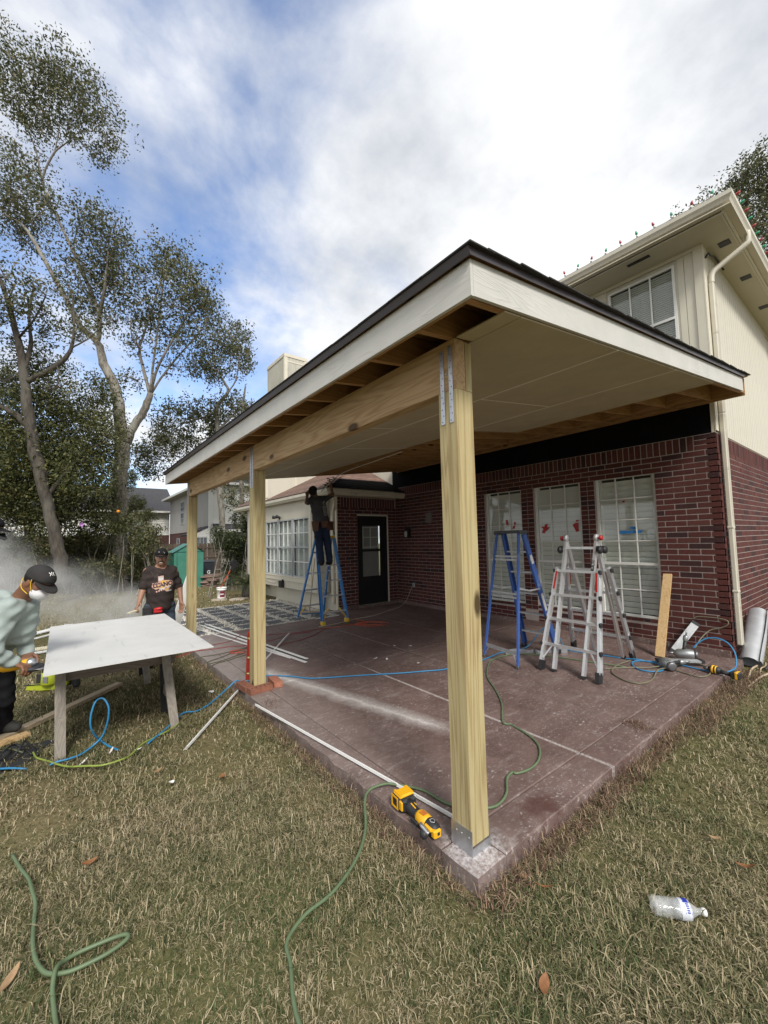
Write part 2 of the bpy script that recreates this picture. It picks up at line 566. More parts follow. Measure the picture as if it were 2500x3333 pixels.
M['paver'] = pmat('dark_grey_paver', (0.115, 0.118, 0.125), 0.22, 7, 0.85, bump=0.3, bscale=90, rnd=0.14, kind='Object')
M['gravel'] = island('white_gravel', [(0.0, (0.42, 0.38, 0.32)), (0.4, (0.66, 0.62, 0.54)), (1.0, (0.78, 0.76, 0.70))], 0.8)
M['concrete'] = pmat('concrete_base', (0.30, 0.285, 0.26), 0.15, 7, 0.85, bump=0.25, bscale=60, stain=((0.12, 0.10, 0.08), (2, 2, 3), 0.58, 0.6))

def slab_mat():
    t = NT('stained_slab')
    v = t.co()
    n_big = t.noise(v, 1.5, 6, 0.66)
    n_mid = t.noise(v, 5.5, 6, 0.68, 0.4)
    n_fine = t.noise(v, 60, 3, 0.7)
    cc = t.ramp(n_big, [(0.3, (0.115, 0.070, 0.060)), (0.52, (0.165, 0.110, 0.097)), (0.75, (0.215, 0.155, 0.138))])
    cc = t.mix(0.55, cc, t.ramp(n_mid, [(0.25, 0.55), (0.75, 1.25)]), 'MULTIPLY')
    # worn, dusty grey plus painted-in sky reflection towards the open lawn edge and in streaks
    sep = t.n('ShaderNodeSeparateXYZ'); t.l(v, sep.inputs[0])
    x, y = sep.outputs[0], sep.outputs[1]
    edge = t.math('SMOOTH_MIN', t.math('MULTIPLY_ADD', x, -0.75, 0.62), 0.75, 0.2)
    far = t.math('MULTIPLY_ADD', y, 0.14, -0.08)
    far = t.math('MINIMUM', t.math('MAXIMUM', far, 0.0), 0.75)
    dust = t.math('MULTIPLY', t.math('MAXIMUM', edge, 0.0), t.math('ADD', far, 0.12))
    dust = t.math('MULTIPLY', dust, t.ramp(n_mid, [(0.3, 0.75), (0.7, 1.5)]))
    cc = t.mix(t.math('MINIMUM', dust, 0.85), cc, (0.36, 0.335, 0.315))
    # white overspray flecks
    fl = t.noise(t.co((1.0, 1.6, 1)), 26, 6, 0.72, 0.6)
    flm = t.math('MULTIPLY', t.ramp(fl, [(0.56, 0.0), (0.66, 0.85)]), t.ramp(t.noise(v, 1.7, 3, 0.6), [(0.40, 0.22), (0.62, 1.0)]))
    cc = t.mix(flm, cc, (0.52, 0.47, 0.45))
    sp = t.noise(t.co((0.5, 1.7, 1), rot=(0, 0, 0.5)), 9, 5, 0.75, 0.8)
    cc = t.mix(t.math('MULTIPLY', t.ramp(sp, [(0.53, 0.0), (0.68, 0.45)]), t.ramp(n_big, [(0.4, 0.3), (0.6, 1.0)])), cc, (0.40, 0.36, 0.345))
    # the pale saw-dust drift lying across the slab
    d = t.math('ADD', t.math('MULTIPLY_ADD', x, 0.9755, -1.159), t.math('MULTIPLY', y, 0.2198))
    d = t.math('ADD', d, t.math('MULTIPLY_ADD', n_mid, 0.16, -0.08))
    al = t.math('MULTIPLY_ADD', t.math('ABSOLUTE', t.math('ADD', y, -2.5)), -1.0, 1.55)
    al = t.math('MINIMUM', t.math('MAXIMUM', t.math('MULTIPLY', al, 3.0), 0.0), 1.0)
    core = t.ramp(t.math('ABSOLUTE', d), [(0.0, 0.95), (0.03, 0.55), (0.16, 0.0)])
    cc = t.mix(t.math('MULTIPLY', core, t.math('MULTIPLY', al, t.ramp(n_fine, [(0.3, 0.5), (0.65, 1.0)]))), cc, (0.66, 0.63, 0.60))
    # cement dust round the corner post foot
    dx = t.math('ADD', x, -0.05); dy = t.math('ADD', y, -0.02)
    rr = t.math('SQRT', t.math('ADD', t.math('MULTIPLY', dx, dx), t.math('MULTIPLY', dy, dy)))
    rr = t.math('ADD', rr, t.math('MULTIPLY_ADD', t.noise(v, 14, 5, 0.7), 0.22, -0.11))
    ring = t.ramp(rr, [(0.09, 0.85), (0.16, 0.5), (0.24, 0.0)])
    gn = t.n('ShaderNodeNewGeometry'); sn_ = t.n('ShaderNodeSeparateXYZ'); t.l(gn.outputs['True Normal'], sn_.inputs[0])
    ring = t.math('MULTIPLY', ring, t.ramp(sn_.outputs[2], [(0.3, 0.22), (0.9, 1.0)]))     # dust settles on the flat top
    cc = t.mix(t.math('MULTIPLY', ring, t.ramp(t.noise(v, 34, 5, 0.75), [(0.40, 0.12), (0.60, 1.0)])), cc, (0.58, 0.56, 0.56))
    # chalk along one joint
    chk = t.ramp(t.math('ABSOLUTE', t.math('ADD', x, -1.42)), [(0.004, 0.8), (0.022, 0.0)])
    chk = t.math('MULTIPLY', chk, t.math('MINIMUM', t.math('MAXIMUM', t.math('MULTIPLY_ADD', y, -2.0, 6.2), 0.0), 1.0))
    cc = t.mix(t.math('MULTIPLY', chk, t.ramp(n_fine, [(0.35, 0.3), (0.6, 1.0)])), cc, (0.60, 0.56, 0.54))
    # damp rust stain
    dx = t.math('ADD', x, -0.62); dy = t.math('MULTIPLY', y, 1.6)
    r2 = t.math('SQRT', t.math('ADD', t.math('MULTIPLY', dx, dx), t.math('MULTIPLY', dy, dy)))
    r2 = t.math('ADD', r2, t.math('MULTIPLY_ADD', t.noise(v, 7, 5, 0.7), 0.5, -0.25))
    cc = t.mix(t.ramp(r2, [(0.05, 0.75), (0.22, 0.0)]), cc, (0.075, 0.028, 0.022))
    t.col(cc)
    t.set(Roughness=t.ramp(n_mid, [(0.3, 0.42), (0.7, 0.68)]), Specular_IOR_Level=0.4)
    t.bump(t.math('MULTIPLY_ADD', n_mid, 1.0, t.math('MULTIPLY', n_fine, 0.25)), 0.28, 0.008)
    return t.m
M['slab'] = slab_mat()
def lawn_mat():
    t = NT('lawn_soil')
    v = t.co()
    a = t.ramp(t.noise(v, 30, 6, 0.75), [(0.25, (0.075, 0.06, 0.032)), (0.5, (0.165, 0.135, 0.072)), (0.78, (0.31, 0.255, 0.14))])
    b = t.ramp(t.noise(v, 22, 6, 0.75), [(0.25, (0.05, 0.052, 0.02)), (0.5, (0.12, 0.115, 0.048)), (0.78, (0.22, 0.195, 0.095))])
    cc = t.mix(t.ramp(t.noise(v, 0.6, 4, 0.6), [(0.38, 0.0), (0.62, 1.0)]), a, b)
    t.col(cc); t.set(Roughness=0.95, Specular_IOR_Level=0.1)
    t.bump(t.noise(v, 45, 4, 0.7), 0.6, 0.02)
    return t.m
M['lawn'] = lawn_mat()
M['grass'] = island('dry_grass', [(0.0, (0.05, 0.062, 0.024)), (0.16, (0.095, 0.105, 0.043)), (0.30, (0.18, 0.155, 0.085)), (0.52, (0.33, 0.27, 0.165)), (0.85, (0.48, 0.40, 0.26)), (1.0, (0.62, 0.54, 0.38))], 0.75,
                    [(0.0, (0.045, 0.065, 0.024)), (0.34, (0.10, 0.13, 0.05)), (0.56, (0.18, 0.175, 0.085)), (0.80, (0.35, 0.29, 0.175)), (1.0, (0.52, 0.44, 0.28))], 0.2, 0.2, 0.9)
M['roots'] = island('dried_roots', [(0.0, (0.06, 0.034, 0.026)), (0.45, (0.14, 0.08, 0.058)), (0.8, (0.27, 0.18, 0.12)), (1.0, (0.42, 0.32, 0.20))], 0.9)
M['bark'] = pmat('grey_bark', (0.20, 0.18, 0.15), 0.65, 16, 0.95, bump=1.0, bscale=30, stretch=(1, 1, 0.3), stain=((0.40, 0.385, 0.34), (1.6, 1.6, 0.8), 0.50, 0.7))
M['barkdark'] = pmat('dark_bark', (0.068, 0.058, 0.047), 0.65, 15, 0.95, bump=1.0, bscale=30, stretch=(1, 1, 0.22), stain=((0.13, 0.12, 0.10), (2, 2, 0.8), 0.5, 0.6))
LEAF = [(0.0, (0.040, 0.050, 0.020)), (0.4, (0.078, 0.090, 0.036)), (0.75, (0.13, 0.138, 0.058)), (0.93, (0.20, 0.185, 0.088)), (1.0, (0.26, 0.19, 0.10))]
M['leaf'] = island('oak_leaf', LEAF, 0.55, None, 0.28, 0.4)
M['leafdark'] = island('evergreen_leaf', [(0.0, (0.012, 0.02, 0.008)), (0.5, (0.030, 0.044, 0.014)), (0.85, (0.062, 0.082, 0.026)), (1.0, (0.11, 0.13, 0.04))], 0.5, None, 0.22, 0.4)
M['leafyellow'] = island('yellow_green_leaf', [(0.0, (0.036, 0.048, 0.016)), (0.5, (0.085, 0.098, 0.034)), (1.0, (0.19, 0.18, 0.065))], 0.5, None, 0.3, 0.4)

# ------------------------------------------------------------------ the ground
GZ = -0.10
mb = MB()
NX = 40
mb.quad((-120, -60, GZ), (150, -60, GZ), (150, 160, GZ), (-120, 160, GZ))
setp(mb.build('lawn_ground', M['lawn']), 'dry lawn running from the patio to the back fence', None, None, 'structure')

def grass_blades(pts, hgt, wid, lean, seed):
    """pts (n,3); returns verts and quads/tris arrays of bent blades"""
    rng = np.random.default_rng(seed)
    n = len(pts)
    az = rng.uniform(0, 2*np.pi, n)
    h = hgt*rng.uniform(0.5, 1.35, n)*(0.55+0.85*turf(pts[:, 0], pts[:, 1]))
    ln = lean*rng.uniform(0.35, 1.5, n)
    dx, dy = np.cos(az), np.sin(az)
    wx, wy = -dy, dx
    w = wid*rng.uniform(0.6, 1.3, n)
    tilt = np.cos(ln); run = np.sin(ln)
    mid = pts + np.stack([dx*h*run*0.42, dy*h*run*0.42, h*(0.25+0.42*tilt)], 1)
    tw = rng.normal(0, 0.3, (n, 2))
    tip = pts + np.stack([dx*h*run*1.0+tw[:, 0]*h*0.3, dy*h*run*1.0+tw[:, 1]*h*0.3, np.maximum(h*(0.18+0.75*tilt**2), 0.006)], 1)
    W = np.stack([wx*w, wy*w, np.zeros(n)], 1)
    V = np.stack([pts-W*0.5, pts+W*0.5, mid-W*0.45, mid+W*0.45, tip], 1).reshape(-1, 3)
    b = np.arange(n)*5
    q = np.stack([b, b+1, b+3, b+2], 1); tr = np.stack([b+2, b+3, b+4], 1)
    idx = np.concatenate([q.ravel(), tr.ravel()])
    fn = np.concatenate([np.full(n, 4), np.full(n, 3)])
    return V, fn, idx

def turf(x, y):
    """0..1 patchiness of the turf"""
    a = np.sin(2.1*x+1.3*np.sin(1.7*y))*np.sin(2.6*y-1.1*np.sin(2.3*x)+0.7)
    b = np.sin(6.3*x-2.0*np.sin(4.1*y)+1.9)*np.sin(5.7*y+1.6*np.sin(5.2*x))
    c = np.sin(17*x+2*np.sin(13*y))*np.sin(15*y-2*np.sin(16*x)+0.4)
    return np.clip(0.5+0.28*a+0.26*b+0.22*c, 0, 1)

def lawn_points(n, d0, d1, seed, half=50, power=1.0):
    rng = np.random.default_rng(seed)
    d = d0*(d1/d0)**rng.uniform(0, 1, n) if power == 1.0 else np.sqrt(rng.uniform(d0*d0, d1*d1, n))
    a = math.atan2(FWD.y, FWD.x) + np.radians(rng.uniform(-half, half, n))
    x = CAMLOC.x + d*np.cos(a); y = CAMLOC.y + d*np.sin(a)
    ok = ~((x > -0.10) & (x < 5.4) & (y > -0.115) & (y < 6.45))
    ok &= ~((x > -0.05) & (x < 3.3) & (y > 6.4) & (y < 9.9))
    ok &= ~((x > 3.0) & (y > 6.5) & (y < 16))
    ok &= ~((x > 5.2) & (y > -0.05))
    den = turf(x, y)
    ok &= rng.uniform(0, 1, n) < np.clip(0.25+1.0*den, 0.12, 1)
    return np.stack([x[ok], y[ok], np.full(ok.sum(), GZ-0.004)], 1)

Vs = []; FNq = []; IDX = []; off = 0
allv = []; allfn = []; allidx = []
for (n, d0, d1, hg, wd, ln, sdn, half, pw) in ((250000, 1.25, 3.3, 0.050, 0.0036, 1.22, 11, 54, 2), (170000, 3.3, 6.5, 0.048, 0.0055, 1.18, 12, 52, 2), (70000, 6.5, 13, 0.055, 0.011, 0.95, 13, 50, 1.0), (30000, 13, 30, 0.06, 0.022, 0.85, 14, 42, 1.0)):
    P = lawn_points(n, d0, d1, sdn, half, pw)
    V, fn, idx = grass_blades(P, hg, wd, ln, sdn+50)
    allv.append(V); allfn.append(fn); allidx.append(idx+off); off += len(V)
for (n, d0, d1, hg, wd, sdn) in ((13000, 1.3, 4.5, 0.085, 0.0036, 21), (6000, 4.5, 9.0, 0.09, 0.006, 22)):     # long flattened straw
    P = lawn_points(n, d0, d1, sdn, 52, 2); P[:, 2] += 0.020
    V, fn, idx = grass_blades(P, hg, wd, 1.42, sdn+60)
    allv.append(V); allfn.append(fn); allidx.append(idx+off); off += len(V)
me = mesh_np('grass', np.concatenate(allv), np.concatenate(allfn), np.concatenate(allidx))
setp(obj('grass', me, M['grass']), 'patchy straw and green winter grass over the lawn', 'grass', None, 'stuff')

# dried roots and soil along the lawn edges of the slab
rng = np.random.default_rng(31)
def strip_pts(n, x0, x1, y0, y1):
    return np.stack([rng.uniform(x0, x1, n), rng.uniform(y0, y1, n), np.full(n, GZ)], 1)
P = np.concatenate([strip_pts(1500, -0.21, -0.10, -0.15, 3.0), strip_pts(900, -0.20, -0.10, 3.0, 6.5), strip_pts(3000, -0.12, 2.6, -0.25, -0.11), strip_pts(3200, 2.6, 5.0, -0.36, -0.11)])
P[:, 0] += rng.normal(0, 0.02, len(P)); P[:, 1] += rng.normal(0, 0.02, len(P))
keep = ~((P[:, 0] > -0.092) & (P[:, 1] > -0.105))
P = P[keep]; P[:, 2] += rng.uniform(0, 0.055, len(P))
V, fn, idx = grass_blades(P, 0.06, 0.0035, 1.25, 77)
# loose clump lying on the slab edge
Q = np.stack([rng.normal(2.23, 0.05, 260), rng.normal(0.05, 0.07, 260), np.full(260, 0.004)], 1)
V2, fn2, idx2 = grass_blades(Q, 0.06, 0.003, 1.2, 78)
Q = np.stack([rng.normal(0.02, 0.05, 90), rng.normal(2.62, 0.07, 90), np.full(90, 0.004)], 1)
V3, fn3, idx3 = grass_blades(Q, 0.06, 0.003, 1.3, 79)
me = mesh_np('dried_roots', np.concatenate([V, V2, V3]), np.concatenate([fn, fn2, fn3]), np.concatenate([idx, idx2+len(V), idx3+len(V)+len(V2)]))
setp(obj('dried_roots', me, M['roots']), 'brown dried roots and thatch cut back along the slab edge', 'roots', None, 'stuff')

# patio slab in sawn panels
slab = MB()
slab.box((-0.079, -0.094, -0.30), (5.266, 6.42, -0.014))
slab.box((3.40, 6.42, -0.30), (5.266, 6.884, -0.014))
slab_o = setp(slab.build('patio_slab', M['slab']), 'mauve stained concrete patio slab with sawn joints', None, None, 'structure')
gx = [-0.085, 0.15, 1.42, 2.335, 3.60, 5.27]
gy = [-0.10, 0.146, 3.15, 6.43]
J = 0.004
def slab_panel(x0, y0, x1, y1):
    m = MB()
    nx = max(1, int((x1-x0)/0.12)); ny = max(1, int((y1-y0)/0.12))
    b = 0.006
    rng2 = random.Random(int(x0*100+y0*1000))
    outer_x = x0 < 0; outer_y = y0 < 0
    top = []
    def ring(o, z, jit=0.0):
        pts = []
        for i in range(nx): pts.append((x0+o+(x1-x0-2*o)*i/nx, y0+o+(rng2.uniform(-jit, jit) if outer_y else 0), z))
        for i in range(ny): pts.append((x1-o, y0+o+(y1-y0-2*o)*i/ny, z))
        for i in range(nx): pts.append((x1-o-(x1-x0-2*o)*i/nx, y1-o, z))
        for i in range(ny): pts.append((x0+o+(rng2.uniform(-jit, jit) if outer_x else 0), y1-o-(y1-y0-2*o)*i/ny, z))
        return pts
    n = 2*(nx+ny)
    low = -0.30 if (outer_x or outer_y) else -0.012
    vs = ring(J, low, 0.012)+ring(J, -b, 0.008)+ring(J+b, 0.0, 0.004)
    fs = [(i+k*n, (i+1) % n+k*n, (i+1) % n+(k+1)*n, i+(k+1)*n) for k in range(2) for i in range(n)]
    fs.append(tuple(range(2*n, 3*n)))
    m.add(vs, fs)
    return m.build('slab_panel', M['slab'], slab_o)
for i in range(5):
    for j in range(3):
        slab_panel(gx[i], gy[j], gx[i+1], gy[j+1])
slab_panel(3.40, 6.43, 5.27, 6.888)
# painted kerb at the foot of the house wall
mb = MB(); mb.box((5.215, 0.02, 0.001), (5.262, 6.84, 0.085)); mb.box((3.45, 6.835, 0.001), (4.0, 6.884, 0.085)); mb.box((4.99, 6.835, 0.001), (5.215, 6.884, 0.085))
mb.build('wall_kerb', M['slab'], slab_o)

# paver patch with white gravel
mb = MB(); mb.box((-0.05, 6.44, -0.20), (3.35, 9.86, -0.045))
pav = setp(mb.build('paver_patio', M['concrete']), 'grid of dark square pavers in white gravel beside the bay window', None, None, 'structure')
px_ = [(0.0, 0.405), (0.52, 0.93), (1.04, 1.475), (1.59, 1.98), (2.085, 2.50), (2.615, 3.03)]
py_ = [6.52, 6.99, 7.43, 7.88, 8.37, 8.80, 9.28, 9.80]
m0 = MB(); m0.rbox((0, 0, 0), (0.415, 0.425, 0.05), 0.006)
pme = m0.mesh('paver'); pme.materials.append(M['paver'])
for (a, b) in px_:
    for k in range(7):
        y0, y1 = py_[k]+0.022, py_[k+1]-0.022
        o = bpy.data.objects.new('paver', pme)
        o.location = ((a+b)/2, (y0+y1)/2, -0.035+random.uniform(-0.004, 0.004))
        o.scale = ((b-a)/0.415, (y1-y0)/0.425, 1)
        o.rotation_euler = (random.uniform(-0.01, 0.01), random.uniform(-0.01, 0.01), random.uniform(-0.008, 0.008))
        link(o, pav)
# gravel
oct_v = np.array([(1,0,0),(0,1,0),(-1,0,0),(0,-1,0),(0,0,1),(0,0,-1)], float)
oct_f = np.array([(0,1,4),(1,2,4),(2,3,4),(3,0,4),(1,0,5),(2,1,5),(3,2,5),(0,3,5)])
def stones(P, s, seed):
    rng = np.random.default_rng(seed); n = len(P)
    sc = s*rng.uniform(0.5, 1.3, (n, 1, 1))*rng.uniform(0.6, 1.2, (n, 1, 3))
    V = oct_v[None]*sc + rng.normal(0, s*0.16, (n, 6, 3))
    a = rng.uniform(0, 6.28, n); c, s_ = np.cos(a), np.sin(a)
    X = V[..., 0]*c[:, None]-V[..., 1]*s_[:, None]; Y = V[..., 0]*s_[:, None]+V[..., 1]*c[:, None]
    V = np.stack([X, Y, V[..., 2]], -1)+P[:, None, :]
    F = (oct_f[None]+(np.arange(n)*6)[:, None, None]).reshape(-1)
    return V.reshape(-1, 3), np.full(n*8, 3), F
gp = []
rng = np.random.default_rng(5)
for cx in (0.462, 0.985, 1.532, 2.032, 2.557, 3.10):
    n = 1300; gp.append(np.stack([rng.normal(cx, 0.036, n), rng.uniform(6.5, 9.85, n), rng.uniform(-0.035, 0.0, n)], 1))
for yy in py_:
    n = 900; gp.append(np.stack([rng.uniform(0, 3.1, n), rng.normal(yy, 0.011, n), rng.uniform(-0.035, -0.004, n)], 1))
n = 1100; gp.append(np.stack([rng.uniform(3.0, 3.36, n), rng.uniform(7.0, 10.1, n), rng.uniform(-0.045, -0.01, n)], 1))
n = 260; gp.append(np.stack([rng.uniform(0, 3.1, n), rng.uniform(6.5, 9.8, n), np.full(n, -0.006)], 1))
V, fn, idx = stones(np.concatenate(gp), 0.0155, 6)
setp(obj('white_gravel', mesh_np('white_gravel', V, fn, idx), M['gravel'], pav), None, None, None, 'stuff')

# ------------------------------------------------------------------ the patio cover
SL = 0.1291                       # roof slope
H1, H2 = 2.4993, 2.792
zr = lambda x: H2 + SL*x          # underside of rafters / ceiling plane
cover = thing('patio_cover', 'new timber patio cover with white fascia and unfinished plywood ceiling built against the brick house', 'patio cover', (0, 0, 0))
PW = 0.14
YB, YC = 3.111, 6.235
def post_mesh(y, kind):
    m = MB()
    z0 = 0.045 if kind == 'A' else 0.004
    # full section up to the beam seat, then the remaining tongue behind the beam
    m.rbox((PW/2, y+PW/2, (z0+H1)/2), (PW, PW, H1-z0), 0.004)
    if kind == 'C':
        m.box((0.0, y, H1+0.001), (PW, y+PW, H2-0.004))
    else:
        m.box((0.087, y+0.001, H1+0.001), (PW-0.001, y+PW-0.001, H2-0.004))
    return m
for kind, y in (('A', 0.0), ('B', YB), ('C', YC)):
    p = post_mesh(y, kind).build('post', M['post'], cover)
    p['label'] = {'A': 'nearest post standing on the dusty slab corner', 'B': 'middle post with loose bricks at its foot', 'C': 'far post behind the white panel'}[kind]
    if kind == 'A':
        b = MB()
        b.box((-0.004, -0.004, 0.0), (0.145, 0.145, 0.040))
        b.box((-0.0045, -0.002, 0.040), (-0.0005, 0.142, 0.125))
        b.box((0.1405, -0.002, 0.040), (0.1445, 0.142, 0.125))
        for yy in (0.02, 0.07, 0.105):
            b.lathe([(0.007, -0.004), (0.007, 0.0), (0.003, 0.002)], (-0.0045, yy, 0.085), (-1, 0, 0), 8)
        b.build('post_base', M['galv'], p)
    # steel straps lapping beam and post
    for k in range(2):
        yy = y+0.022+0.066*k if kind != 'C' else y+0.03+0.05*k
        if kind == 'A': zt, zb = H2-0.035-0.015*(k == 1), H1-0.19
        elif kind == 'B': zt, zb = H2-0.01, H1-0.20
        else: zt, zb = H2-0.03, H1-0.12
        m = MB()
        m.box((-0.0035, yy, zb), (-0.0008, yy+0.030, zt))
        m.build('strap', M['galv'], p)
        m = MB()
        for i in range(12):
            zz = zb+0.015+(zt-zb-0.03)*i/11
            m.lathe([(0.0036, 0), (0.0036, 0.0015), (0.001, 0.0025)], (-0.0035, yy+(0.010 if i % 2 else 0.020), zz), (-1, 0, 0), 6)
        m.build('strap_nails', M['bolt'], p)['kind'] = 'stuff'
m = MB(); m.rbox((0.0425, (YC+0.0)/2, (H1+H2)/2), (0.085, YC-0.002, H2-H1), 0.003)
bm_ = m.build('beam', M['beam'], cover)
m = MB(); m.lathe([(0.008, 0), (0.008, 0.003), (0.003, 0.006)], (0, 0.07, 2.60), (-1, 0, 0), 8)
m.build('bolt', M['galv'], bm_)
# rafters 2x6
OV = 0.2831; OVY = 0.3555; YF = 6.794; XE = 5.0438
RD = 0.195
ra = MB()
x0, x1 = -OV+0.022, 5.228
ra.prism([(x0, -0.019, zr(x0)), (x1, -0.019, zr(x1)), (x1, -0.019, zr(x1)+RD), (x0, -0.019, zr(x0)+RD)], (0, 0.038, 0))
rme = ra.mesh('rafter'); rme.materials.append(M['rafter'])
for k in range(16):
    o = bpy.data.objects.new('rafter', rme); o.location = (0, 0.03+0.428*k, 0); link(o, cover)
o = bpy.data.objects.new('rafter', rme); o.location = (0, -OVY+0.045, 0); link(o, cover)
o = bpy.data.objects.new('rafter', rme); o.location = (0, YF-0.045, 0); link(o, cover)
# ledger on the wall, and lookout blocks
m = MB(); m.prism([(5.230, -OVY+0.02, zr(5.23)-0.03), (5.262, -OVY+0.02, zr(5.23)-0.03), (5.262, -OVY+0.02, zr(5.262)+RD), (5.230, -OVY+0.02, zr(5.23)+RD)], (0, 7.1, 0))
m.build('ledger_board', M['block'], cover)
bl = MB(); bl.prism([(4.86, 0.0, zr(4.86)+0.002), (4.898, 0.0, zr(4.898)+0.002), (4.898, 0.0, zr(4.898)+RD), (4.86, 0.0, zr(4.86)+RD)], (0, 0.386, 0))
bme = bl.mesh('blocking'); bme.materials.append(M['block'])
for k in range(15):
    o = bpy.data.objects.new('blocking', bme); o.location = (0, 0.0515+0.428*k, 0); link(o, cover)
# plywood deck (underside visible between rafters) and shingles
m = MB()
T0, T1 = RD+0.003, RD+0.016
m.prism([(-OV-0.018, -OVY-0.018, zr(-OV-0.018)+T0+0.002), (5.26, -OVY-0.018, zr(5.26)+T0+0.002), (5.26, -OVY-0.018, zr(5.26)+T1), (-OV-0.018, -OVY-0.018, zr(-OV-0.018)+T1)], (0, YF+OVY+0.036, 0))
m.build('roof_deck', M['rafter'], cover)
rows = []
course = 0.13; xx = -OV-0.050; k = 0
m = MB(); rr_ = random.Random(3)
while xx < 5.2:
    x2 = min(xx+course+0.05, 5.25)
    y = -OVY-0.045-rr_.uniform(0, 0.012); 
    yy = y + (0.0 if k % 2 else -0.0)
    first = True
    while yy < YF+0.045:
        w = 0.30 + rr_.uniform(-0.02, 0.03)
        if first and k % 2: w *= 0.5
        first = False
        ye = min(yy+w, YF+0.045+rr_.uniform(-0.008, 0.008))
        lift = rr_.uniform(0.0, 0.004)
        za = zr(xx)+T1+0.010+lift; zb = zr(x2)+T1+0.001
        m.prism([(xx+rr_.uniform(-0.004, 0.004), yy+0.002, za-0.008), (x2, yy+0.002, zb-0.001), (x2, yy+0.002, zb+0.005), (xx, yy+0.002, za)], (0, ye-yy-0.003, 0))
        yy += w
    xx += course; k += 1
o = m.build('shingle_roof', M['shingle_dark'], cover); o['kind'] = 'stuff'
# fascia boards
ZFB = 2.7574; ZFT = 2.9318
def fascia(name, pts, off, mat, lab=None):
    m = MB(); m.prism(pts, off); o = m.build(name, mat, cover)
    if lab: o['label'] = lab
    return o
for y0, y1 in ((-OVY, 3.478), (3.482, YF)):
    fascia('fascia_board', [(-OV, y0, ZFB), (-OV+0.019, y0, ZFB), (-OV+0.019, y0, ZFT), (-OV, y0, ZFT)], (0, y1-y0, 0), M['fascia_y'])
dz = lambda x: SL*(x+OV)
for x0, x1 in ((-OV+0.0205, 3.477), (3.481, XE)):
    fascia('fascia_board', [(x0, -OVY, ZFB+dz(x0)), (x1, -OVY, ZFB+dz(x1)), (x1, -OVY, ZFT+dz(x1)), (x0, -OVY, ZFT+dz(x0))], (0, 0.019, 0), M['fascia_x'])
    fascia('fascia_board', [(x0, YF-0.019, ZFB+dz(x0)), (x1, YF-0.019, ZFB+dz(x1)), (x1, YF-0.019, ZFT+dz(x1)), (x0, YF-0.019, ZFT+dz(x0))], (0, 0.019, 0), M['fascia_x'])
# dark rough sub-fascia behind
m = MB(); m.prism([(-OV+0.0205, -OVY+0.021, ZFB+0.012), (-OV+0.055, -OVY+0.021, ZFB+0.012), (-OV+0.055, -OVY+0.021, ZFT), (-OV+0.0205, -OVY+0.021, ZFT)], (0, YF+OVY-0.042, 0))
m.build('sub_fascia', M['block'], cover)
# drip edge
m = MB()
m.prism([(-OV-0.024, -OVY-0.024, ZFT-0.003), (-OV-0.019, -OVY-0.024, ZFT-0.003), (-OV-0.019, -OVY-0.024, ZFT+0.040), (-OV-0.040, -OVY-0.024, ZFT+0.041), (-OV-0.040, -OVY-0.024, ZFT+0.037)], (0, YF+OVY+0.048, 0))
m.build('drip_edge', M['drip'], cover)
for yy, s in ((-OVY-0.019, -1), (YF+0.019, 1)):
    m = MB(); m.prism([(-OV-0.018, yy, ZFT-0.003), (XE, yy, ZFT-0.003+dz(XE)), (XE, yy, ZFT+0.040+dz(XE)), (-OV-0.018, yy, ZFT+0.040)], (0, s*0.004, 0)); m.build('drip_edge', M['drip'], cover)
# ceiling panels, 4x8 sheets under the rafters, cut short at the house
PT = 0.008
def ceil_panel(x0, x1, y0, y1):
    m = MB(); g = 0.002
    m.prism([(x0+g, y0+g, zr(x0+g)-0.001), (x1-g, y0+g, zr(x1-g)-0.001), (x1-g, y0+g, zr(x1-g)-0.001-PT), (x0+g, y0+g, zr(x0+g)-0.001-PT)], (0, y1-y0-2*g, 0))
    return m.build('ceiling_panel', M['ceiling'], cover)
Y0 = -OVY+0.020
for (x0, x1, ys) in ((0.142, 1.34, (Y0, 2.10, 4.54, 6.74)), (1.34, 2.565, (Y0, 0.88, 3.32, 5.76, 6.74)), (2.565, 3.79, (Y0, 2.10))):
    for a, b in zip(ys[:-1], ys[1:]):
        ceil_panel(x0, x1, a, b)
# strip of ceiling past the near post (overhang side)
ceil_panel(-0.0, 0.1405, Y0, -0.012)
for x, y1 in ((1.34, 6.74), (2.565, 2.10)):
    m = MB(); z = zr(x)-PT-0.001
    m.prism([(x-0.011, Y0, z-0.0045), (x+0.011, Y0, z-0.002), (x+0.011, Y0, z+0.004), (x-0.011, Y0, z+0.002)], (0, y1-Y0, 0))
    m.build('ceiling_batten', M['ceiltrim'], cover)
for x0, x1, y in ((1.352, 2.552, 0.88), (1.352, 2.56, 3.32), (0.15, 1.328, 2.10), (0.15, 1.328, 4.54)):
    m = MB(); m.prism([(x0, y-0.006, zr(x0)-PT-0.004), (x1, y-0.006, zr(x1)-PT-0.004), (x1, y-0.006, zr(x1)-PT), (x0, y-0.006, zr(x0)-PT)], (0, 0.012, 0))
    m.build('ceiling_batten', M['ceiltrim'], cover)

# ------------------------------------------------------------------ the brick house
D, YE, XL = 5.272, 6.89, 3.445          # main wall plane, door wall plane, outer corner of the ell
house = thing('brick_house', 'two-storey dark red brick house with cream siding and a low wing beside the patio', 'house', (D, 0, 0))
WIN = [(0.775, 1.663), (1.904, 2.800), (3.064, 3.940)]
WZ0, WZ1 = 0.372, 2.600
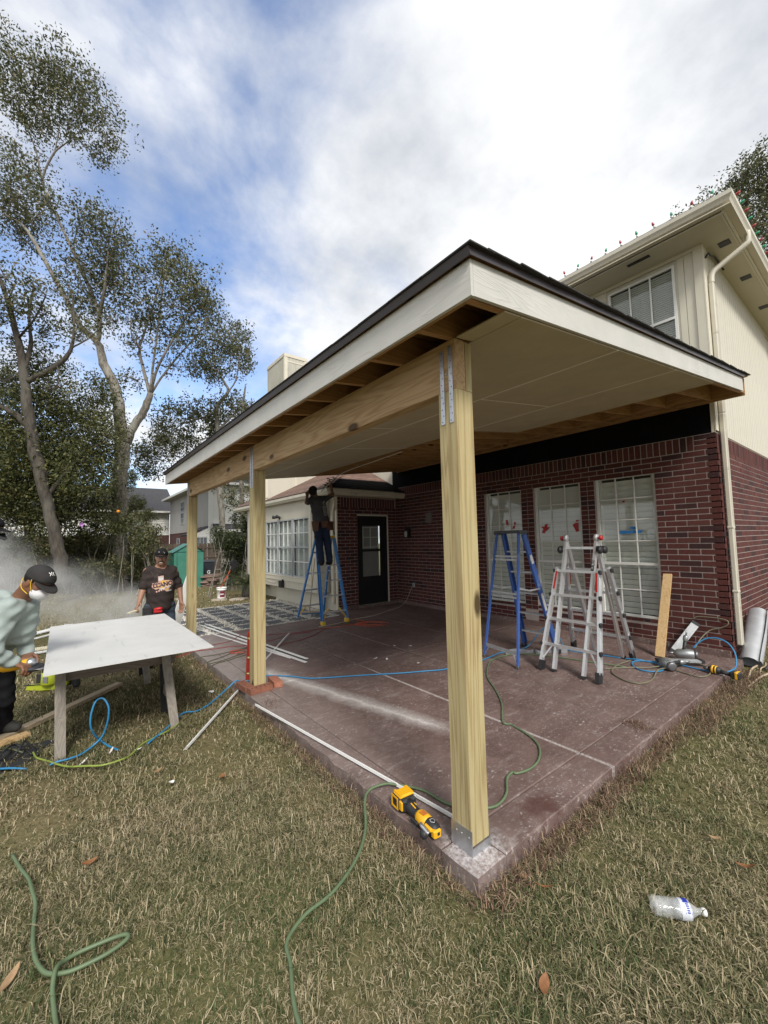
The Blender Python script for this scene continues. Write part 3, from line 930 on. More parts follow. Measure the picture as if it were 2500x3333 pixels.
# wall bodies (mortar faces); outer faces 6 mm behind the brick faces
MF = 0.0028
m = MB()
def wall_main(m, ya, yb, za, zb): m.box((D+MF, ya, za), (D+0.11, yb, zb))
ys = [MF]+[v for w in WIN for v in w]+[YE-0.002]
for i in range(0, len(ys), 2): wall_main(m, ys[i], ys[i+1], -0.3, 3.03)
for a, b in WIN:
    wall_main(m, a, b, -0.3, WZ0-0.05); wall_main(m, a, b, WZ1, 3.03)
m.box((D+MF, MF, -0.3), (12.0, 0.11, 3.02))                      # gable side, faces the lawn
m.box((XL+0.02, YE+MF, -0.3), (4.02, YE+0.1, 2.765)); m.box((4.965, YE+MF, -0.3), (D+0.05, YE+0.1, 2.765)); m.box((4.02, YE+MF, 2.285), (4.965, YE+0.1, 2.765))
wall = m.build('brick_wall', M['mortar'], house)
# bricks
BL, BH = 0.268, 0.0813
bricks = []        # (plane, u, z, w, h)  plane 0 main (u=y), 1 gable side (u=x), 2 door wall (u=x)
rb = random.Random(12)
def course(plane, u0, u1, z, h, offs, w=BL, holes=()):
    u = u0 - offs
    while u < u1-0.01:
        a, b = max(u, u0), min(u+w, u1)
        u += w
        if b-a < 0.03: continue
        segs = [(a, b)]
        for (h0, h1, z0, z1) in holes:
            if z+h*0.5 < z0 or z+h*0.5 > z1: continue
            ns = []
            for s0, s1 in segs:
                if s1 <= h0 or s0 >= h1: ns.append((s0, s1)); continue
                if s0 < h0: ns.append((s0, h0))
                if s1 > h1: ns.append((h1, s1))
            segs = ns
        for s0, s1 in segs:
            if s1-s0 > 0.025: bricks.append((plane, s0, z, s1-s0, h))
nz = 34
holes_main = [(a, b, WZ0-0.05, WZ1) for a, b in WIN]
for k in range(-2, nz+1):
    z = 2.81-BH*(nz-k)
    if z > 2.80: break
    off = BL*0.5 if k % 2 else 0.0
    course(0, 0.0, YE, z, BH, off, holes=holes_main+[(1.663, 1.904, 0.0, WZ1), (2.800, 3.064, 0.0, WZ1)])
    course(1, D+0.004, 9.0, z, BH, 0.11 if k % 2 else 0.244)
    if z < 2.47: course(2, XL, D, z, BH, off+0.05, holes=[(4.02, 4.965, -1, 2.285)])
    if WZ0-0.05 < z+BH*0.5 < WZ1:
        for a, b in ((1.663, 1.904), (2.800, 3.064)):
            h_ = (b-a)/2
            bricks.append((0, a, z, h_, BH)); bricks.append((0, a+h_, z, h_, BH))
# courses below the pier bricks at windows, soldier courses, sills
u = 0.0
while u < YE-0.02:
    if u > 0.20: bricks.append((0, u+0.0065, 2.812, 0.083, 0.216))
    u += 0.0845
for k in range(3): bricks.append((0, 0.0, 2.812+0.072*k, 0.26, 0.072))
u = D+0.004
while u < 9.0: bricks.append((1, u, 2.800, 0.080, 0.216)); u += 0.0815
u = XL+0.10
while u < D-0.04: bricks.append((2, u, 2.475, 0.083, 0.245)); u += 0.0845
for k in range(3): bricks.append((2, XL, 2.475+0.082*k, 0.097, 0.082))
for a, b in WIN:
    u = a
    n = 10; w = (b-a)/n
    for i in range(n): bricks.append((0, a+i*w, WZ0-0.052, w, 0.052))
def brick_geo(b):
    pl, u, z, w, h = b
    g = 0.0055
    jit = rb.uniform(0, 0.0025)
    if pl == 0: lo, hi = (D-jit, u+g, z+g), (D+0.02, u+w-g, z+h-g)
    elif pl == 1: lo, hi = (u+g, 0.0-jit, z+g), (u+w-g, 0.02, z+h-g)
    else: lo, hi = (u+g, YE-jit, z+g), (u+w-g, YE+0.02, z+h-g)
    return lo, hi
def shown(b):
    pl, u, z, w, h = b
    c = Vector((D, u+w/2, z+h/2)) if pl == 0 else Vector((u+w/2, 0 if pl == 1 else YE, z+h/2))
    d = c-CAMLOC; f = d.dot(FWD)
    if f < 0.1: return 0
    px = d.dot(RGT)/f; py = d.dot(UPV)/f
    if abs(px) > 0.96 or abs(py) > 1.27: return 0
    n = Vector((-1, 0, 0)) if pl == 0 else Vector((0, -1, 0))
    sz = w*h*abs(d.normalized().dot(n))/d.length_squared
    if pl == 0 and u > 3.0: sz *= 0.3      # behind the posts and ladders
    return sz
bricks.sort(key=shown, reverse=True)
m0 = MB(); m0.rbox((0, 0, 0), (1, 1, 1), 0.03)
bmeshes = {}
def unit_brick(sz, key):
    if key not in bmeshes:
        mm = MB(); mm.rbox((0, 0, 0), sz, 0.0035)
        me_ = mm.mesh('brick'); me_.materials.append(M['brick']); bmeshes[key] = me_
    return bmeshes[key]
NB = 290
for b in bricks[:NB]:
    lo, hi = brick_geo(b)
    sz = tuple(round(hi[i]-lo[i], 3) for i in range(3))
    sz = tuple(max(s, 0.01) for s in sz)
    me_ = unit_brick(sz, sz)
    o = bpy.data.objects.new('brick', me_)
    o.location = tuple((lo[i]+hi[i])/2 for i in range(3))
    link(o, wall)
m = MB()
for b in bricks[NB:]:
    lo, hi = brick_geo(b); m.box(lo, hi)
o = m.build('brick_field', M['brickfield'], wall); o['kind'] = 'stuff'

# black tar paper strip above the bricks, patio side
m = MB()
m.box((D+0.004, 0.012, 3.032), (D+0.10, 7.0, 3.62))
m.build('tar_paper', M['tarpaper'], house)
m = MB()
m.box((D+0.012, 0.05, 3.03), (D+0.03, 7.0, 3.06)); m.build('wood_nailer', M['block'], house)
# upper storey body
UZ0, ZS = 3.62, 5.729
m = MB()
UW = (0.335, 1.263, 4.485, 5.615)
m.box((D+0.02, 0.012, 3.02), (12.0, 0.10, ZS))                       # gable side siding
for ya, yb, za, zb in ((0.10, UW[0], UZ0, ZS), (UW[1], 10.6, UZ0, ZS), (UW[0], UW[1], UZ0, UW[2]), (UW[0], UW[1], UW[3], ZS), (7.0, 10.6, 2.9, UZ0)):
    m.box((D+0.02, ya, za), (D+0.11, yb, zb))
m.build('siding_wall', M['cream'], house)
# plank grooves of the gable siding: raised planks
m0 = MB(); m0.rbox((0, 0, 0), (0.119, 0.018, ZS-3.03), 0.002)
pl = m0.mesh('siding_plank'); pl.materials.append(M['cream'])
x = D+0.20; k = 0
while x < 9.5:
    w = 0.1335 if k % 3 else 0.131
    o = bpy.data.objects.new('siding_plank', pl)
    o.location = (x+w/2, 0.004, (ZS+3.03)/2); link(o, house)
    x += w+(0.006 if k % 3 == 2 else 0); k += 1
# boards and battens beside the upper window
for (a, b, t) in ((0.003, 0.105, 0.030), (0.112, 0.215, 0.012), (0.222, 0.300, 0.012), (1.30, 1.46, 0.012), (1.465, 1.70, 0.012), (1.71, 2.1, 0.012)):
    m = MB(); m.box((D+0.02-t, a, UZ0), (D+0.022, b, ZS-0.002)); m.build('trim_board', M['creamtrim'], house)
m = MB(); m.box((D-0.012, -0.012, 3.05), (D+0.19, 0.004, ZS-0.002)); m.build('corner_board', M['creamtrim'], house)
m = MB(); m.box((D-0.008, 0.0, 3.03), (D+0.003, 0.045, 3.62)); m.build('corner_strip', M['creamtrim'], house)
# frieze under the soffit
m = MB(); m.box((D-0.012, 0.012, ZS-0.055), (D+0.005, 10.6, ZS-0.001)); m.box((D+0.1, -0.006, ZS-0.05), (12, 0.010, ZS-0.001)); m.build('frieze_board', M['creamtrim'], house)

def sash_window(parent, plane_x, y0, y1, z0, z1, rail, cols, rows_up, rows_lo, frame_mat, depth=0.03, mun=0.016, bar_mat=None):
    """window facing -X; frame, rails and muntins"""
    m = MB(); f = 0.035
    m.box((plane_x-depth, y0, z0), (plane_x+0.02, y0+f, z1)); m.box((plane_x-depth, y1-f, z0), (plane_x+0.02, y1, z1))
    m.box((plane_x-depth, y0+f, z0), (plane_x+0.02, y1-f, z0+f)); m.box((plane_x-depth, y0+f, z1-f), (plane_x+0.02, y1-f, z1))
    m.box((plane_x-depth-0.006, y0+f, rail-0.02), (plane_x+0.015, y1-f, rail+0.02))
    fr = m.build('window_frame', frame_mat, parent)
    m = MB()
    for i in range(1, cols):
        yy = y0+f+(y1-y0-2*f)*i/cols
        m.box((plane_x-0.016, yy-mun/2, z0+f), (plane_x-0.004, yy+mun/2, rail-0.02)); m.box((plane_x-0.016, yy-mun/2, rail+0.02), (plane_x-0.004, yy+mun/2, z1-f))
    for a, b, n in ((rail+0.02, z1-f, rows_up), (z0+f, rail-0.02, rows_lo)):
        for i in range(1, n):
            zz = a+(b-a)*i/n
            m.box((plane_x-0.0175, y0+f, zz-mun/2), (plane_x-0.0030, y1-f, zz+mun/2))
    m.build('muntin_grid', bar_mat or frame_mat, fr)
    m = MB(); m.box((plane_x+0.002, y0+f, z0+f), (plane_x+0.005, y1-f, z1-f)); m.build('glass_pane', M['glass'], fr)
    return fr
def slats(parent_fr, x, y0, y1, z0, z1, pitch, h, mat_, tilt, thick=0.003):
    mm = MB(); mm.box((-h/2, y0, -thick/2), (h/2, y1, thick/2))
    me_ = mm.mesh('blind_slat'); me_.materials.append(mat_)
    z = z0+pitch/2
    while z < z1:
        o = bpy.data.objects.new('blind_slat', me_)
        o.location = (x, 0, z); o.rotation_euler = (0, tilt, 0)
        link(o, parent_fr); z += pitch
tapes = []
for i, (a, b) in enumerate(WIN):
    fr = sash_window(house, D+0.075, a+0.004, b-0.004, WZ0, WZ1-0.003, 1.195, 3, 4, 2, M['whitewin'])
    slats(fr, D+0.125, a+0.06, b-0.06, WZ0+0.04, WZ1-0.05, 0.088, 0.0885, M['blind'], R(72))
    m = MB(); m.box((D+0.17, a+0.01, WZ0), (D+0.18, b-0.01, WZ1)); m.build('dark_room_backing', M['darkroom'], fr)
    m = MB()
    for yy in (a+0.05, b-0.05): m.box((D+0.108, yy-0.03, WZ0+0.04), (D+0.114, yy+0.03, WZ1-0.04))
    m.build('blind_frame', M['blind'], fr)
# upper window with mini blinds
fr = sash_window(house, D+0.02, UW[0], UW[1], UW[2], UW[3], 4.822, 3, 1, 1, M['whitewin'], 0.02, 0.022)
slats(fr, D+0.06, UW[0]+0.03, UW[1]-0.03, UW[2]+0.03, UW[3]-0.03, 0.033, 0.026, M['blind'], R(38), 0.002)
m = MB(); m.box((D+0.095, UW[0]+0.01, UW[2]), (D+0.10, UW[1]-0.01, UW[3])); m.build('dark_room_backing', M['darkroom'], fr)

# soffit, gutter and roof of the upper storey
GX, GY = 4.66, -0.47
m = MB()
m.box((GX+0.02, GY+0.02, ZS), (D+0.02, 10.9, ZS+0.015)); m.box((D+0.02, GY+0.02, ZS), (12.5, 0.012, ZS+0.015))
sf = m.build('soffit', M['soffit'], house)
for (x, y, a, b) in ((5.53, -0.206, 0.15, 0.13), (6.80, -0.206, 0.15, 0.13), (8.20, -0.20, 0.15, 0.13), (4.94, 0.68, 0.07, 0.30)):
    m = MB(); m.rbox((x, y, ZS-0.004), (a, b, 0.008), 0.003); m.build('soffit_vent', M['black'], sf)
m = MB()
m.box((GX+0.10, GY+0.13, ZS-0.014), (GX+0.12, 10.9, ZS-0.001)); m.box((GX+0.12, GY+0.13, ZS-0.014), (12.5, GY+0.15, ZS-0.001))
m.build('soffit_trim', M['creamtrim'], sf)
# K-style gutter profile swept along both eaves
def gutter(parent, pts, z0, h=0.11, d=0.10, mat_=None, name='gutter'):
    m = MB(); P = [Vector((p[0], p[1], 0)) for p in pts]
    prof = [(0.10, 0.0), (0.035, 0.0), (0.022, 0.030), (0.0, 0.060), (0.0, h), (0.012, h), (0.014, h-0.012)]
    # offset directions (outward) at each point, mitred
    outs = []
    for i in range(len(P)):
        dirs = []
        if i > 0: dirs.append((P[i]-P[i-1]).normalized())
        if i < len(P)-1: dirs.append((P[i+1]-P[i]).normalized())
        ns = [Vector((-t.y, t.x, 0)) for t in dirs]
        nrm = sum(ns, Vector()); nrm = nrm/(nrm.length_squared)*len(ns) if len(ns) > 1 else ns[0]
        outs.append(nrm)
    vs = []; fs = []
    for p, o_ in zip(P, outs):
        for a, hh in prof: vs.append(p+o_*a+Vector((0, 0, z0+hh)))
    k = len(prof)
    for i in range(len(P)-1):
        for j in range(k-1): fs.append((i*k+j, (i+1)*k+j, (i+1)*k+j+1, i*k+j+1))
    m.add(vs, fs, False)
    # back and floor
    return m.build(name, mat_ or M['gutter'], parent)
gutter(house, [(12.5, GY), (GX, GY), (GX, 10.9)][::-1], ZS+0.06)
m = MB(); m.box((GX+0.10, GY+0.10, ZS-0.02), (GX+0.125, 10.9, ZS+0.17)); m.box((GX+0.125, GY+0.10, ZS-0.02), (12.5, GY+0.125, ZS+0.17)); m.build('eave_fascia', M['creamtrim'], house)
m = MB()   # hip roof over the upper storey
e = ZS+0.17; hx, hy, hz = 8.2, 3.0, 7.3
m.add([(GX+0.02, GY+0.02, e), (12.5, GY+0.02, e), (12.5, 10.9, e), (GX+0.02, 10.9, e), (8.3, 3.2, 7.55), (12.5, 3.2, 7.55), (8.3, 8.0, 7.55), (12.5, 8.0, 7.55)], [(0, 1, 5, 4), (3, 0, 4, 6), (2, 3, 6, 7), (4, 5, 7, 6), (0, 3, 2, 1)])
m.build('roof', M['roofbrown'], house)
# downspout from the eave round to the corner
def rect_pipe(m, path, w, d, ups):
    for i in range(len(path)-1):
        m.bar(path[i], path[i+1], w, d, ups[i])
m = MB()
path = spline([(5.60, -0.44, ZS+0.06), (5.60, -0.44, ZS-0.06), (5.585, -0.40, ZS-0.13), (5.50, -0.16, ZS-0.30), (5.44, -0.065, ZS-0.40), (5.425, -0.05, ZS-0.55)], 6)
m.tube(path, 0.036, 10)
for z0, z1, xx in ((3.30, ZS-0.55, 5.425), (0.15, 3.30, 5.42)):
    m.rbox((xx, -0.05, (z0+z1)/2), (0.088, 0.062, z1-z0), 0.012)
    for k in range(3): m.box((xx-0.030+0.024*k, -0.0845, z0+0.02), (xx-0.018+0.024*k, -0.0795, z1-0.02))
for zz in (0.86, 1.72): m.rbox((5.42, -0.05, zz), (0.098, 0.072, 0.035), 0.008)
ds = m.build('downspout', M['gutter'], house)
m = MB(); m.tube(spline([(5.36, -0.02, ZS-0.18), (5.40, -0.045, ZS-0.11), (5.50, -0.05, ZS-0.10), (5.75, -0.05, ZS-0.03), (6.1, -0.05, ZS-0.03), (6.16, -0.06, ZS-0.06)], 5), 0.013, 6); m.build('black_cable', M['black'], house)

# ------------------------------------------------------------------ the low wing (ell) with the door and the bay window
XB, YBAY = 3.086, 7.249
m = MB()   # cream end wall of the ell, facing the lawn
m.box((XL, YE+0.004, -0.02), (XL+0.02, YE+0.10, 2.73)); m.box((XL, YE+0.10, -0.02), (XL+0.10, 13.0, 2.80))
m.build('wing_wall', M['cream'], house)
m = MB(); m.box((3.29, 7.42, -0.02), (XL-0.001, 10.15, 0.41)); m.build('lower_siding', M['cream'], house)
m = MB(); m.box((3.27, 7.40, -0.25), (XL+0.02, 10.17, -0.022)); m.build('foundation', M['concrete'], house)
for (y0, y1) in ((YE+0.001, YE+0.095),):
    m = MB(); m.box((XL-0.022, y0, 0.0), (XL-0.001, y1, 2.72)); m.build('corner_board', M['creamtrim'], house)
# bay box
BW = [(7.655, 8.585), (8.625, 9.525), (9.575, 10.42), (10.46, 11.35)]
BZ0, BZ1 = 0.715, 2.275
m = MB()
m.box((XB, YBAY, 0.41), (XB+0.05, 7.655, 2.76)); m.box((XB, 7.655, 0.41), (XB+0.05, 11.35, BZ0)); m.box((XB, 7.655, BZ1), (XB+0.05, 11.35, 2.76)); m.box((XB, 11.35, 0.41), (XB+0.05, 12.0, 2.76))
m.box((XB+0.05, YBAY, 0.41), (XL-0.0245, YBAY+0.05, 2.76)); m.box((XB+0.05, YBAY+0.05, 0.41), (XL-0.001, 12.0, 0.43))
bay = m.build('bay_box', M['cream'], house)
m = MB()
m.box((XB-0.018, 7.525, 0.575), (XB-0.001, 7.652, 2.405)); m.box((XB-0.020, 7.653, 0.60), (XB-0.001, 11.5, 0.712)); m.box((XB-0.030, 7.60, 0.712), (XB-0.001, 11.5, 0.735))
m.build('bay_trim', M['creamtrim'], bay)
for (a, b) in BW:
    fr = sash_window(bay, XB+0.03, a+0.002, b-0.002, BZ0+0.02, BZ1, 1.515, 3, 2, 2, M['greywin'], 0.03, 0.022, M['white'])
    m = MB(); n = 28
    for i in range(n):    # pleated sheer curtain
        y0 = a+0.03+(b-a-0.06)*i/n; y1 = a+0.03+(b-a-0.06)*(i+1)/n
        xa = XB+0.075+(0.016 if i % 2 else 0.0); xb = XB+0.075+(0.0 if i % 2 else 0.016)
        m.quad((xa, y0, BZ0+0.04), (xb, y1, BZ0+0.04), (xb, y1, BZ1-0.05), (xa, y0, BZ1-0.05))
    m.build('sheer_curtain', M['curtain'], fr)
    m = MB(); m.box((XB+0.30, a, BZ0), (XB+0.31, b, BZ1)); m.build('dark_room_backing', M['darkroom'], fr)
# eave of the wing: soffit, gutter, roof
WX, WY, WZ = 2.95, 6.50, 2.72
m = MB(); m.box((WX+0.06, WY+0.06, WZ+0.035), (D-0.002, YE+0.1, WZ+0.05)); m.box((WX+0.06, YE+0.1, WZ+0.035), (XL+0.2, 13.0, WZ+0.05)); m.build('wing_soffit', M['soffit'], house)
gutter(house, [(D-0.005, WY-0.02), (WX-0.02, WY-0.02), (WX-0.02, 13.0)][::-1], WZ+0.005, 0.13, 0.10)
m = MB(); m.box((WX+0.05, WY+0.05, WZ+0.002), (WX+0.075, 13.0, WZ+0.15)); m.box((WX+0.075, WY+0.05, WZ+0.002), (D-0.002, WY+0.075, WZ+0.15)); m.build('wing_fascia', M['creamtrim'], house)
RS = 0.50; EZ = WZ+0.16
rz = lambda d: EZ+RS*d
# sheathing planes
m = MB()
hx = D-0.003; hd = hx-WX
m.add([(WX, WY, EZ), (hx, WY, EZ), (hx, WY+hd, rz(hd)), (WX, 13.0, EZ), (hx, 13.0, rz(hd))], [(0, 1, 2), (0, 2, 4, 3)])
m.build('wing_roof', M['roofbrown'], house)
# shingle tabs in courses
rs_ = random.Random(21)
def tab_row(kind, k, cw=0.14):
    m = MB(); d0, d1 = k*cw-0.02, k*cw+cw+0.02
    if d1 > hd: return
    t = WY+d0 if kind == 'x' else WX+d0
    end = hx if kind == 'y' else 13.0
    u = t
    while u < end-0.05:
        w = 0.24+rs_.uniform(-0.05, 0.06)
        ue = min(u+w, end)
        la = 0.012+rs_.uniform(0, 0.004)
        if kind == 'x':   # plane facing -X, runs along y
            m.prism([(WX+d0, u, rz(d0)+0.003), (WX+d1, u, rz(d1)+0.001), (WX+d1, u, rz(d1)+0.006), (WX+d0, u, rz(d0)+la)], (0, ue-u-0.004, 0))
        else:
            m.prism([(u, WY+d0, rz(d0)+0.003), (u, WY+d1, rz(d1)+0.001), (u, WY+d1, rz(d1)+0.006), (u, WY+d0, rz(d0)+la)], (ue-u-0.004, 0, 0))
        u += w
    return m
for kind in ('x', 'y'):
    for k in range(16):
        mm = tab_row(kind, k)
        if mm is None: continue
        black = (kind == 'y' and k < 5)
        mm.build('shingle_course', M['tarpaper'] if black else M['roofbrown'], house)
# second storey wall behind the wing roof, and the chimney
m = MB(); m.box((2.96, 10.3, 2.9), (D+0.02, 10.42, 5.0)); m.build('rear_siding', M['cream'], house)
m = MB(); m.box((3.97, 10.275, 3.0), (4.07, 10.299, 5.0)); m.box((3.02, 10.28, 3.0), (3.10, 10.299, 5.0)); m.build('trim_board', M['creamtrim'], house)
cx, cy, cz = 3.674, 10.322, 7.685
m = MB(); m.box((cx, cy, 4.6), (cx+0.78, cy+1.38, cz-0.1))
ch = m.build('chimney', pmat('weathered_chimney_siding', (0.50, 0.485, 0.41), 0.12, 3, 0.8, bump=0.1, stain=((0.20, 0.20, 0.17), (2.4, 2.4, 0.5), 0.53, 0.55)), house)
m = MB()
m.box((cx-0.02, cy-0.02, cz-0.099), (cx+0.80, cy+1.40, cz))
for (x0, y0, x1, y1) in ((cx-0.012, cy-0.012, cx+0.10, cy-0.001), (cx+0.69, cy-0.012, cx+0.79, cy-0.001), (cx-0.012, cy+0.001, cx-0.001, cy+0.09)):
    m.box((x0, y0, 4.6), (x1, y1, cz-0.1))
m.box((cx+0.101, cy-0.010, cz-0.26), (cx+0.689, cy-0.001, cz-0.22))
m.build('chimney_cap', M['creamtrim'], ch)
m = MB(); m.lathe([(0.20, 0.0), (0.20, 0.09), (0.22, 0.095), (0.22, 0.11), (0.05, 0.12)], (cx+0.33, cy+0.42, cz), n=20); m.build('flue', M['bolt'], ch)
# small downspout at the wing corner
m = MB(); pth = spline([(XL-0.33, 6.60, 2.72), (XL-0.20, 6.68, 2.58), (XL-0.06, 6.98, 2.42), (XL-0.055, 7.02, 2.30)], 5); m.tube(pth, 0.035, 8)
m.rbox((XL-0.058, 7.03, 1.23), (0.06, 0.085, 2.14), 0.010)
m.build('downspout', M['creamtrim'], house)

# ---- storm door
m = MB()
m.box((4.022, YE-0.012, 0.055), (4.075, YE+0.05, 2.27)); m.box((4.89, YE-0.012, 0.055), (4.945, YE+0.05, 2.27)); m.box((4.075, YE-0.012, 2.20), (4.89, YE+0.05, 2.27))
m.box((4.075, YE+0.004, 0.06), (4.175, YE+0.035, 2.20)); m.box((4.735, YE+0.004, 0.06), (4.89, YE+0.035, 2.20)); m.box((4.175, YE+0.004, 0.06), (4.735, YE+0.035, 0.75)); m.box((4.175, YE+0.004, 2.02), (4.735, YE+0.035, 2.20)); m.box((4.175, YE+0.004, 1.37), (4.735, YE+0.035, 1.43))
door = m.build('storm_door', M['doorblack'], house)
m = MB(); m.box((4.946, YE-0.02, 0.0), (4.985, YE+0.02, 2.30)); m.box((4.01, YE-0.014, 2.271), (4.946, YE+0.02, 2.30)); m.build('door_trim', M['creamtrim'], door)
m = MB(); m.box((4.175, YE+0.016, 0.75), (4.735, YE+0.020, 2.02)); m.build('door_glass', M['glass'], door)
m = MB(); m.box((4.19, YE+0.06, 0.06), (4.72, YE+0.07, 2.18)); m.build('inner_door', pmat('grey_inner_door', (0.30, 0.29, 0.28), 0.05), door)
m = MB()
for xx in (4.21, 4.44, 4.68): m.box((xx, YE+0.048, 1.45), (xx+0.025, YE+0.058, 2.0))
for zz in (1.47, 1.72, 1.97): m.box((4.215, YE+0.046, zz), (4.70, YE+0.0595, zz+0.02))
m.build('door_muntin', M['whitewin'], door)
m = MB(); m.tube([(4.12, YE-0.03, 1.0), (4.12, YE-0.03, 1.16)], 0.009, 6); m.box((4.11, YE-0.03, 0.99), (4.13, YE+0.004, 1.01)); m.box((4.11, YE-0.03, 1.15), (4.13, YE+0.004, 1.17)); m.build('door_handle', M['black'], door)
m = MB(); m.box((3.98, YE-0.10, 0.0), (5.02, YE-0.013, 0.05)); m.build('door_sill', M['slab'], door)
# ---- wall lantern, box, outlet, stub on the main wall
m = MB(); m.box((D-0.02, 6.30, 1.70), (D-0.002, 6.42, 1.98)); m.tube([(D-0.02, 6.36, 1.95), (D-0.10, 6.36, 1.99), (D-0.12, 6.36, 1.93)], 0.008, 6)
m.lathe([(0.012, 0.235), (0.075, 0.20), (0.07, 0.185)], (D-0.12, 6.36, 1.69), n=6, smooth=False); m.lathe([(0.05, 0), (0.055, 0.02)], (D-0.12, 6.36, 1.69), n=6, smooth=False)
for k in range(4):
    a = math.pi/4+k*math.pi/2; m.tube([(D-0.12+0.055*math.cos(a), 6.36+0.055*math.sin(a), 1.70), (D-0.12+0.066*math.cos(a), 6.36+0.066*math.sin(a), 1.88)], 0.005, 4)
lan = m.build('wall_lantern', M['black'], house)
m = MB(); m.lathe([(0.028, 0), (0.034, 0.10), (0.03, 0.15)], (D-0.12, 6.36, 1.715), n=10); m.build('lantern_glass', M['whitewin'], lan)
m = MB(); m.rbox((D-0.012, 5.62, 2.17), (0.024, 0.20, 0.25), 0.004); m.build('junction_cover', pmat('brown_cover', (0.16, 0.13, 0.12), 0.1), house)
m = MB(); m.rbox((D-0.02, 6.22, 0.50), (0.04, 0.075, 0.115), 0.008); m.build('outlet_cover', M['galv'], house)
m = MB(); m.tube([(D, 5.02, 1.38), (D-0.06, 5.02, 1.38), (D-0.075, 5.02, 1.30)], 0.025, 8); m.lathe([(0.05, 0), (0.05, 0.012)], (D, 5.02, 1.38), (-1, 0, 0), 10); m.build('hose_bib', M['creamtrim'], house)
# ---- flood light and black box on the bay
m = MB(); m.lathe([(0.05, 0), (0.05, 0.02)], (XB, 9.40, 2.34), (-1, 0, 0), 10)
for s in (-1, 1):
    m.tube([(XB-0.03, 9.40, 2.34), (XB-0.08, 9.40+0.07*s, 2.36)], 0.012, 6); m.lathe([(0.02, 0), (0.045, 0.06), (0.05, 0.12)], (XB-0.07, 9.40+0.06*s, 2.355), (-0.7, 0.7*s, 0.1), 10)
m.build('flood_light', M['black'], house)
m = MB(); m.rbox((XB-0.05, 9.22, 0.50), (0.09, 0.20, 0.18), 0.01); m.box((XB-0.06, 9.14, 0.59), (XB-0.001, 9.17, 0.63)); m.build('meter_box', M['black'], house)
m = MB(); m.tube(spline([(XB-0.005, 9.3, 0.62), (XB-0.012, 9.8, 0.50), (XB-0.012, 10.6, 0.56), (XB-0.005, 11.6, 0.62)], 6), 0.006, 5); m.build('loose_wire', M['gutter'], house)

# ---- tape on the windows
def tape(pts_yz, matk, label, x=D+0.0745):
    m = MB(); m.prism([(x, y, z) for y, z in pts_yz], (0.0015, 0, 0))
    setp(m.build('masking_tape', M[matk]), label, 'tape', 'strips of masking tape on the window glass')

# ------------------------------------------------------------------ tape strips on the house windows
tape([(3.488, 1.997), (3.439, 2.003), (3.41, 1.875), (3.475, 1.87)], 'redtape', 'left one of two red tape strips on the leftmost patio window')
tape([(3.285, 1.953), (3.246, 1.943), (3.283, 1.82), (3.341, 1.814)], 'redtape', 'curved red tape strip just above the blue ladder top')
tape([(2.617, 1.89), (2.567, 1.883), (2.644, 1.705), (2.702, 1.722)], 'redtape', 'steep stroke of the red tape cross on the middle window')
tape([(2.713, 1.831), (2.679, 1.838), (2.53, 1.817), (2.616, 1.75)], 'redtape', 'flat stroke of the red tape cross on the middle window', x=D+0.073)
tape([(2.04, 1.925), (1.995, 1.927), (2.004, 1.782), (1.997, 1.731), (2.044, 1.718), (2.104, 1.844), (2.046, 1.878)], 'redtape', 'torn angular red tape patch at the right of the middle window')
tape([(1.265, 2.201), (1.23, 2.198), (1.238, 2.168), (1.271, 2.17)], 'redtape', 'tiny red tape scrap high on the right window')
tape([(1.371, 1.716), (0.999, 1.716), (1.025, 1.673), (1.364, 1.663)], 'bluetape', 'long blue tape strip across the right window')
tape([(1.185, 1.776), (1.101, 1.776), (1.085, 1.731), (1.169, 1.73)], 'bluetape', 'short blue tape piece above the long blue strip')

# ------------------------------------------------------------------ christmas lights along the upper gutter
lights = thing('christmas_lights', 'string of red and green christmas bulbs clipped along the upper gutter', 'string lights', (4.7, 0, 5.95))
bulbR = pmat('red_bulb', (0.34, 0.03, 0.03), 0.05, 5, 0.25); bulbG = pmat('green_bulb', (0.01, 0.28, 0.13), 0.05, 5, 0.25)
m0 = MB(); m0.lathe([(0.004, 0.0), (0.013, 0.010), (0.017, 0.026), (0.013, 0.045), (0.004, 0.062)], (0, 0, 0), n=10)
m1 = MB(); m1.lathe([(0.014, -0.03), (0.014, 0.0)], (0, 0, 0), n=8)
mr = m0.mesh('bulb'); mr.materials.append(bulbR); mg = m0.mesh('bulb'); mg.materials.append(bulbG); mc = m1.mesh('bulb_socket'); mc.materials.append(M['whitewin'])
GT = ZS+0.06+0.11
spots = [(4.665, 1.66-0.215*k, GT+0.045, 0) for k in range(10)]+[(4.90+0.225*k, GY+0.01, GT+0.03, 1) for k in range(12)]
wire = []
for i, (x, y, z, side) in enumerate(spots):
    b = bpy.data.objects.new('bulb', mg if i % 2 else mr); b.location = (x, y, z)
    if side: b.rotation_euler = (R(62), R(15), 0)
    else: b.rotation_euler = (random.uniform(-0.3, 0.3), random.uniform(-0.3, 0.1), 0)
    link(b, lights)
    s_ = bpy.data.objects.new('bulb_socket', mc); s_.location = (x, y, z); s_.rotation_euler = b.rotation_euler; link(s_, lights)
    wire.append((x+0.01, y+0.005, z-0.028)); 
    if i+1 < len(spots): wire.append(((x+spots[i+1][0])/2, (y+spots[i+1][1])/2, z-0.038))
m = MB(); m.tube(spline(wire, 3), 0.0045, 5); m.build('wire', M['bulbwire'] if 'bulbwire' in M else M['gutter'], lights)

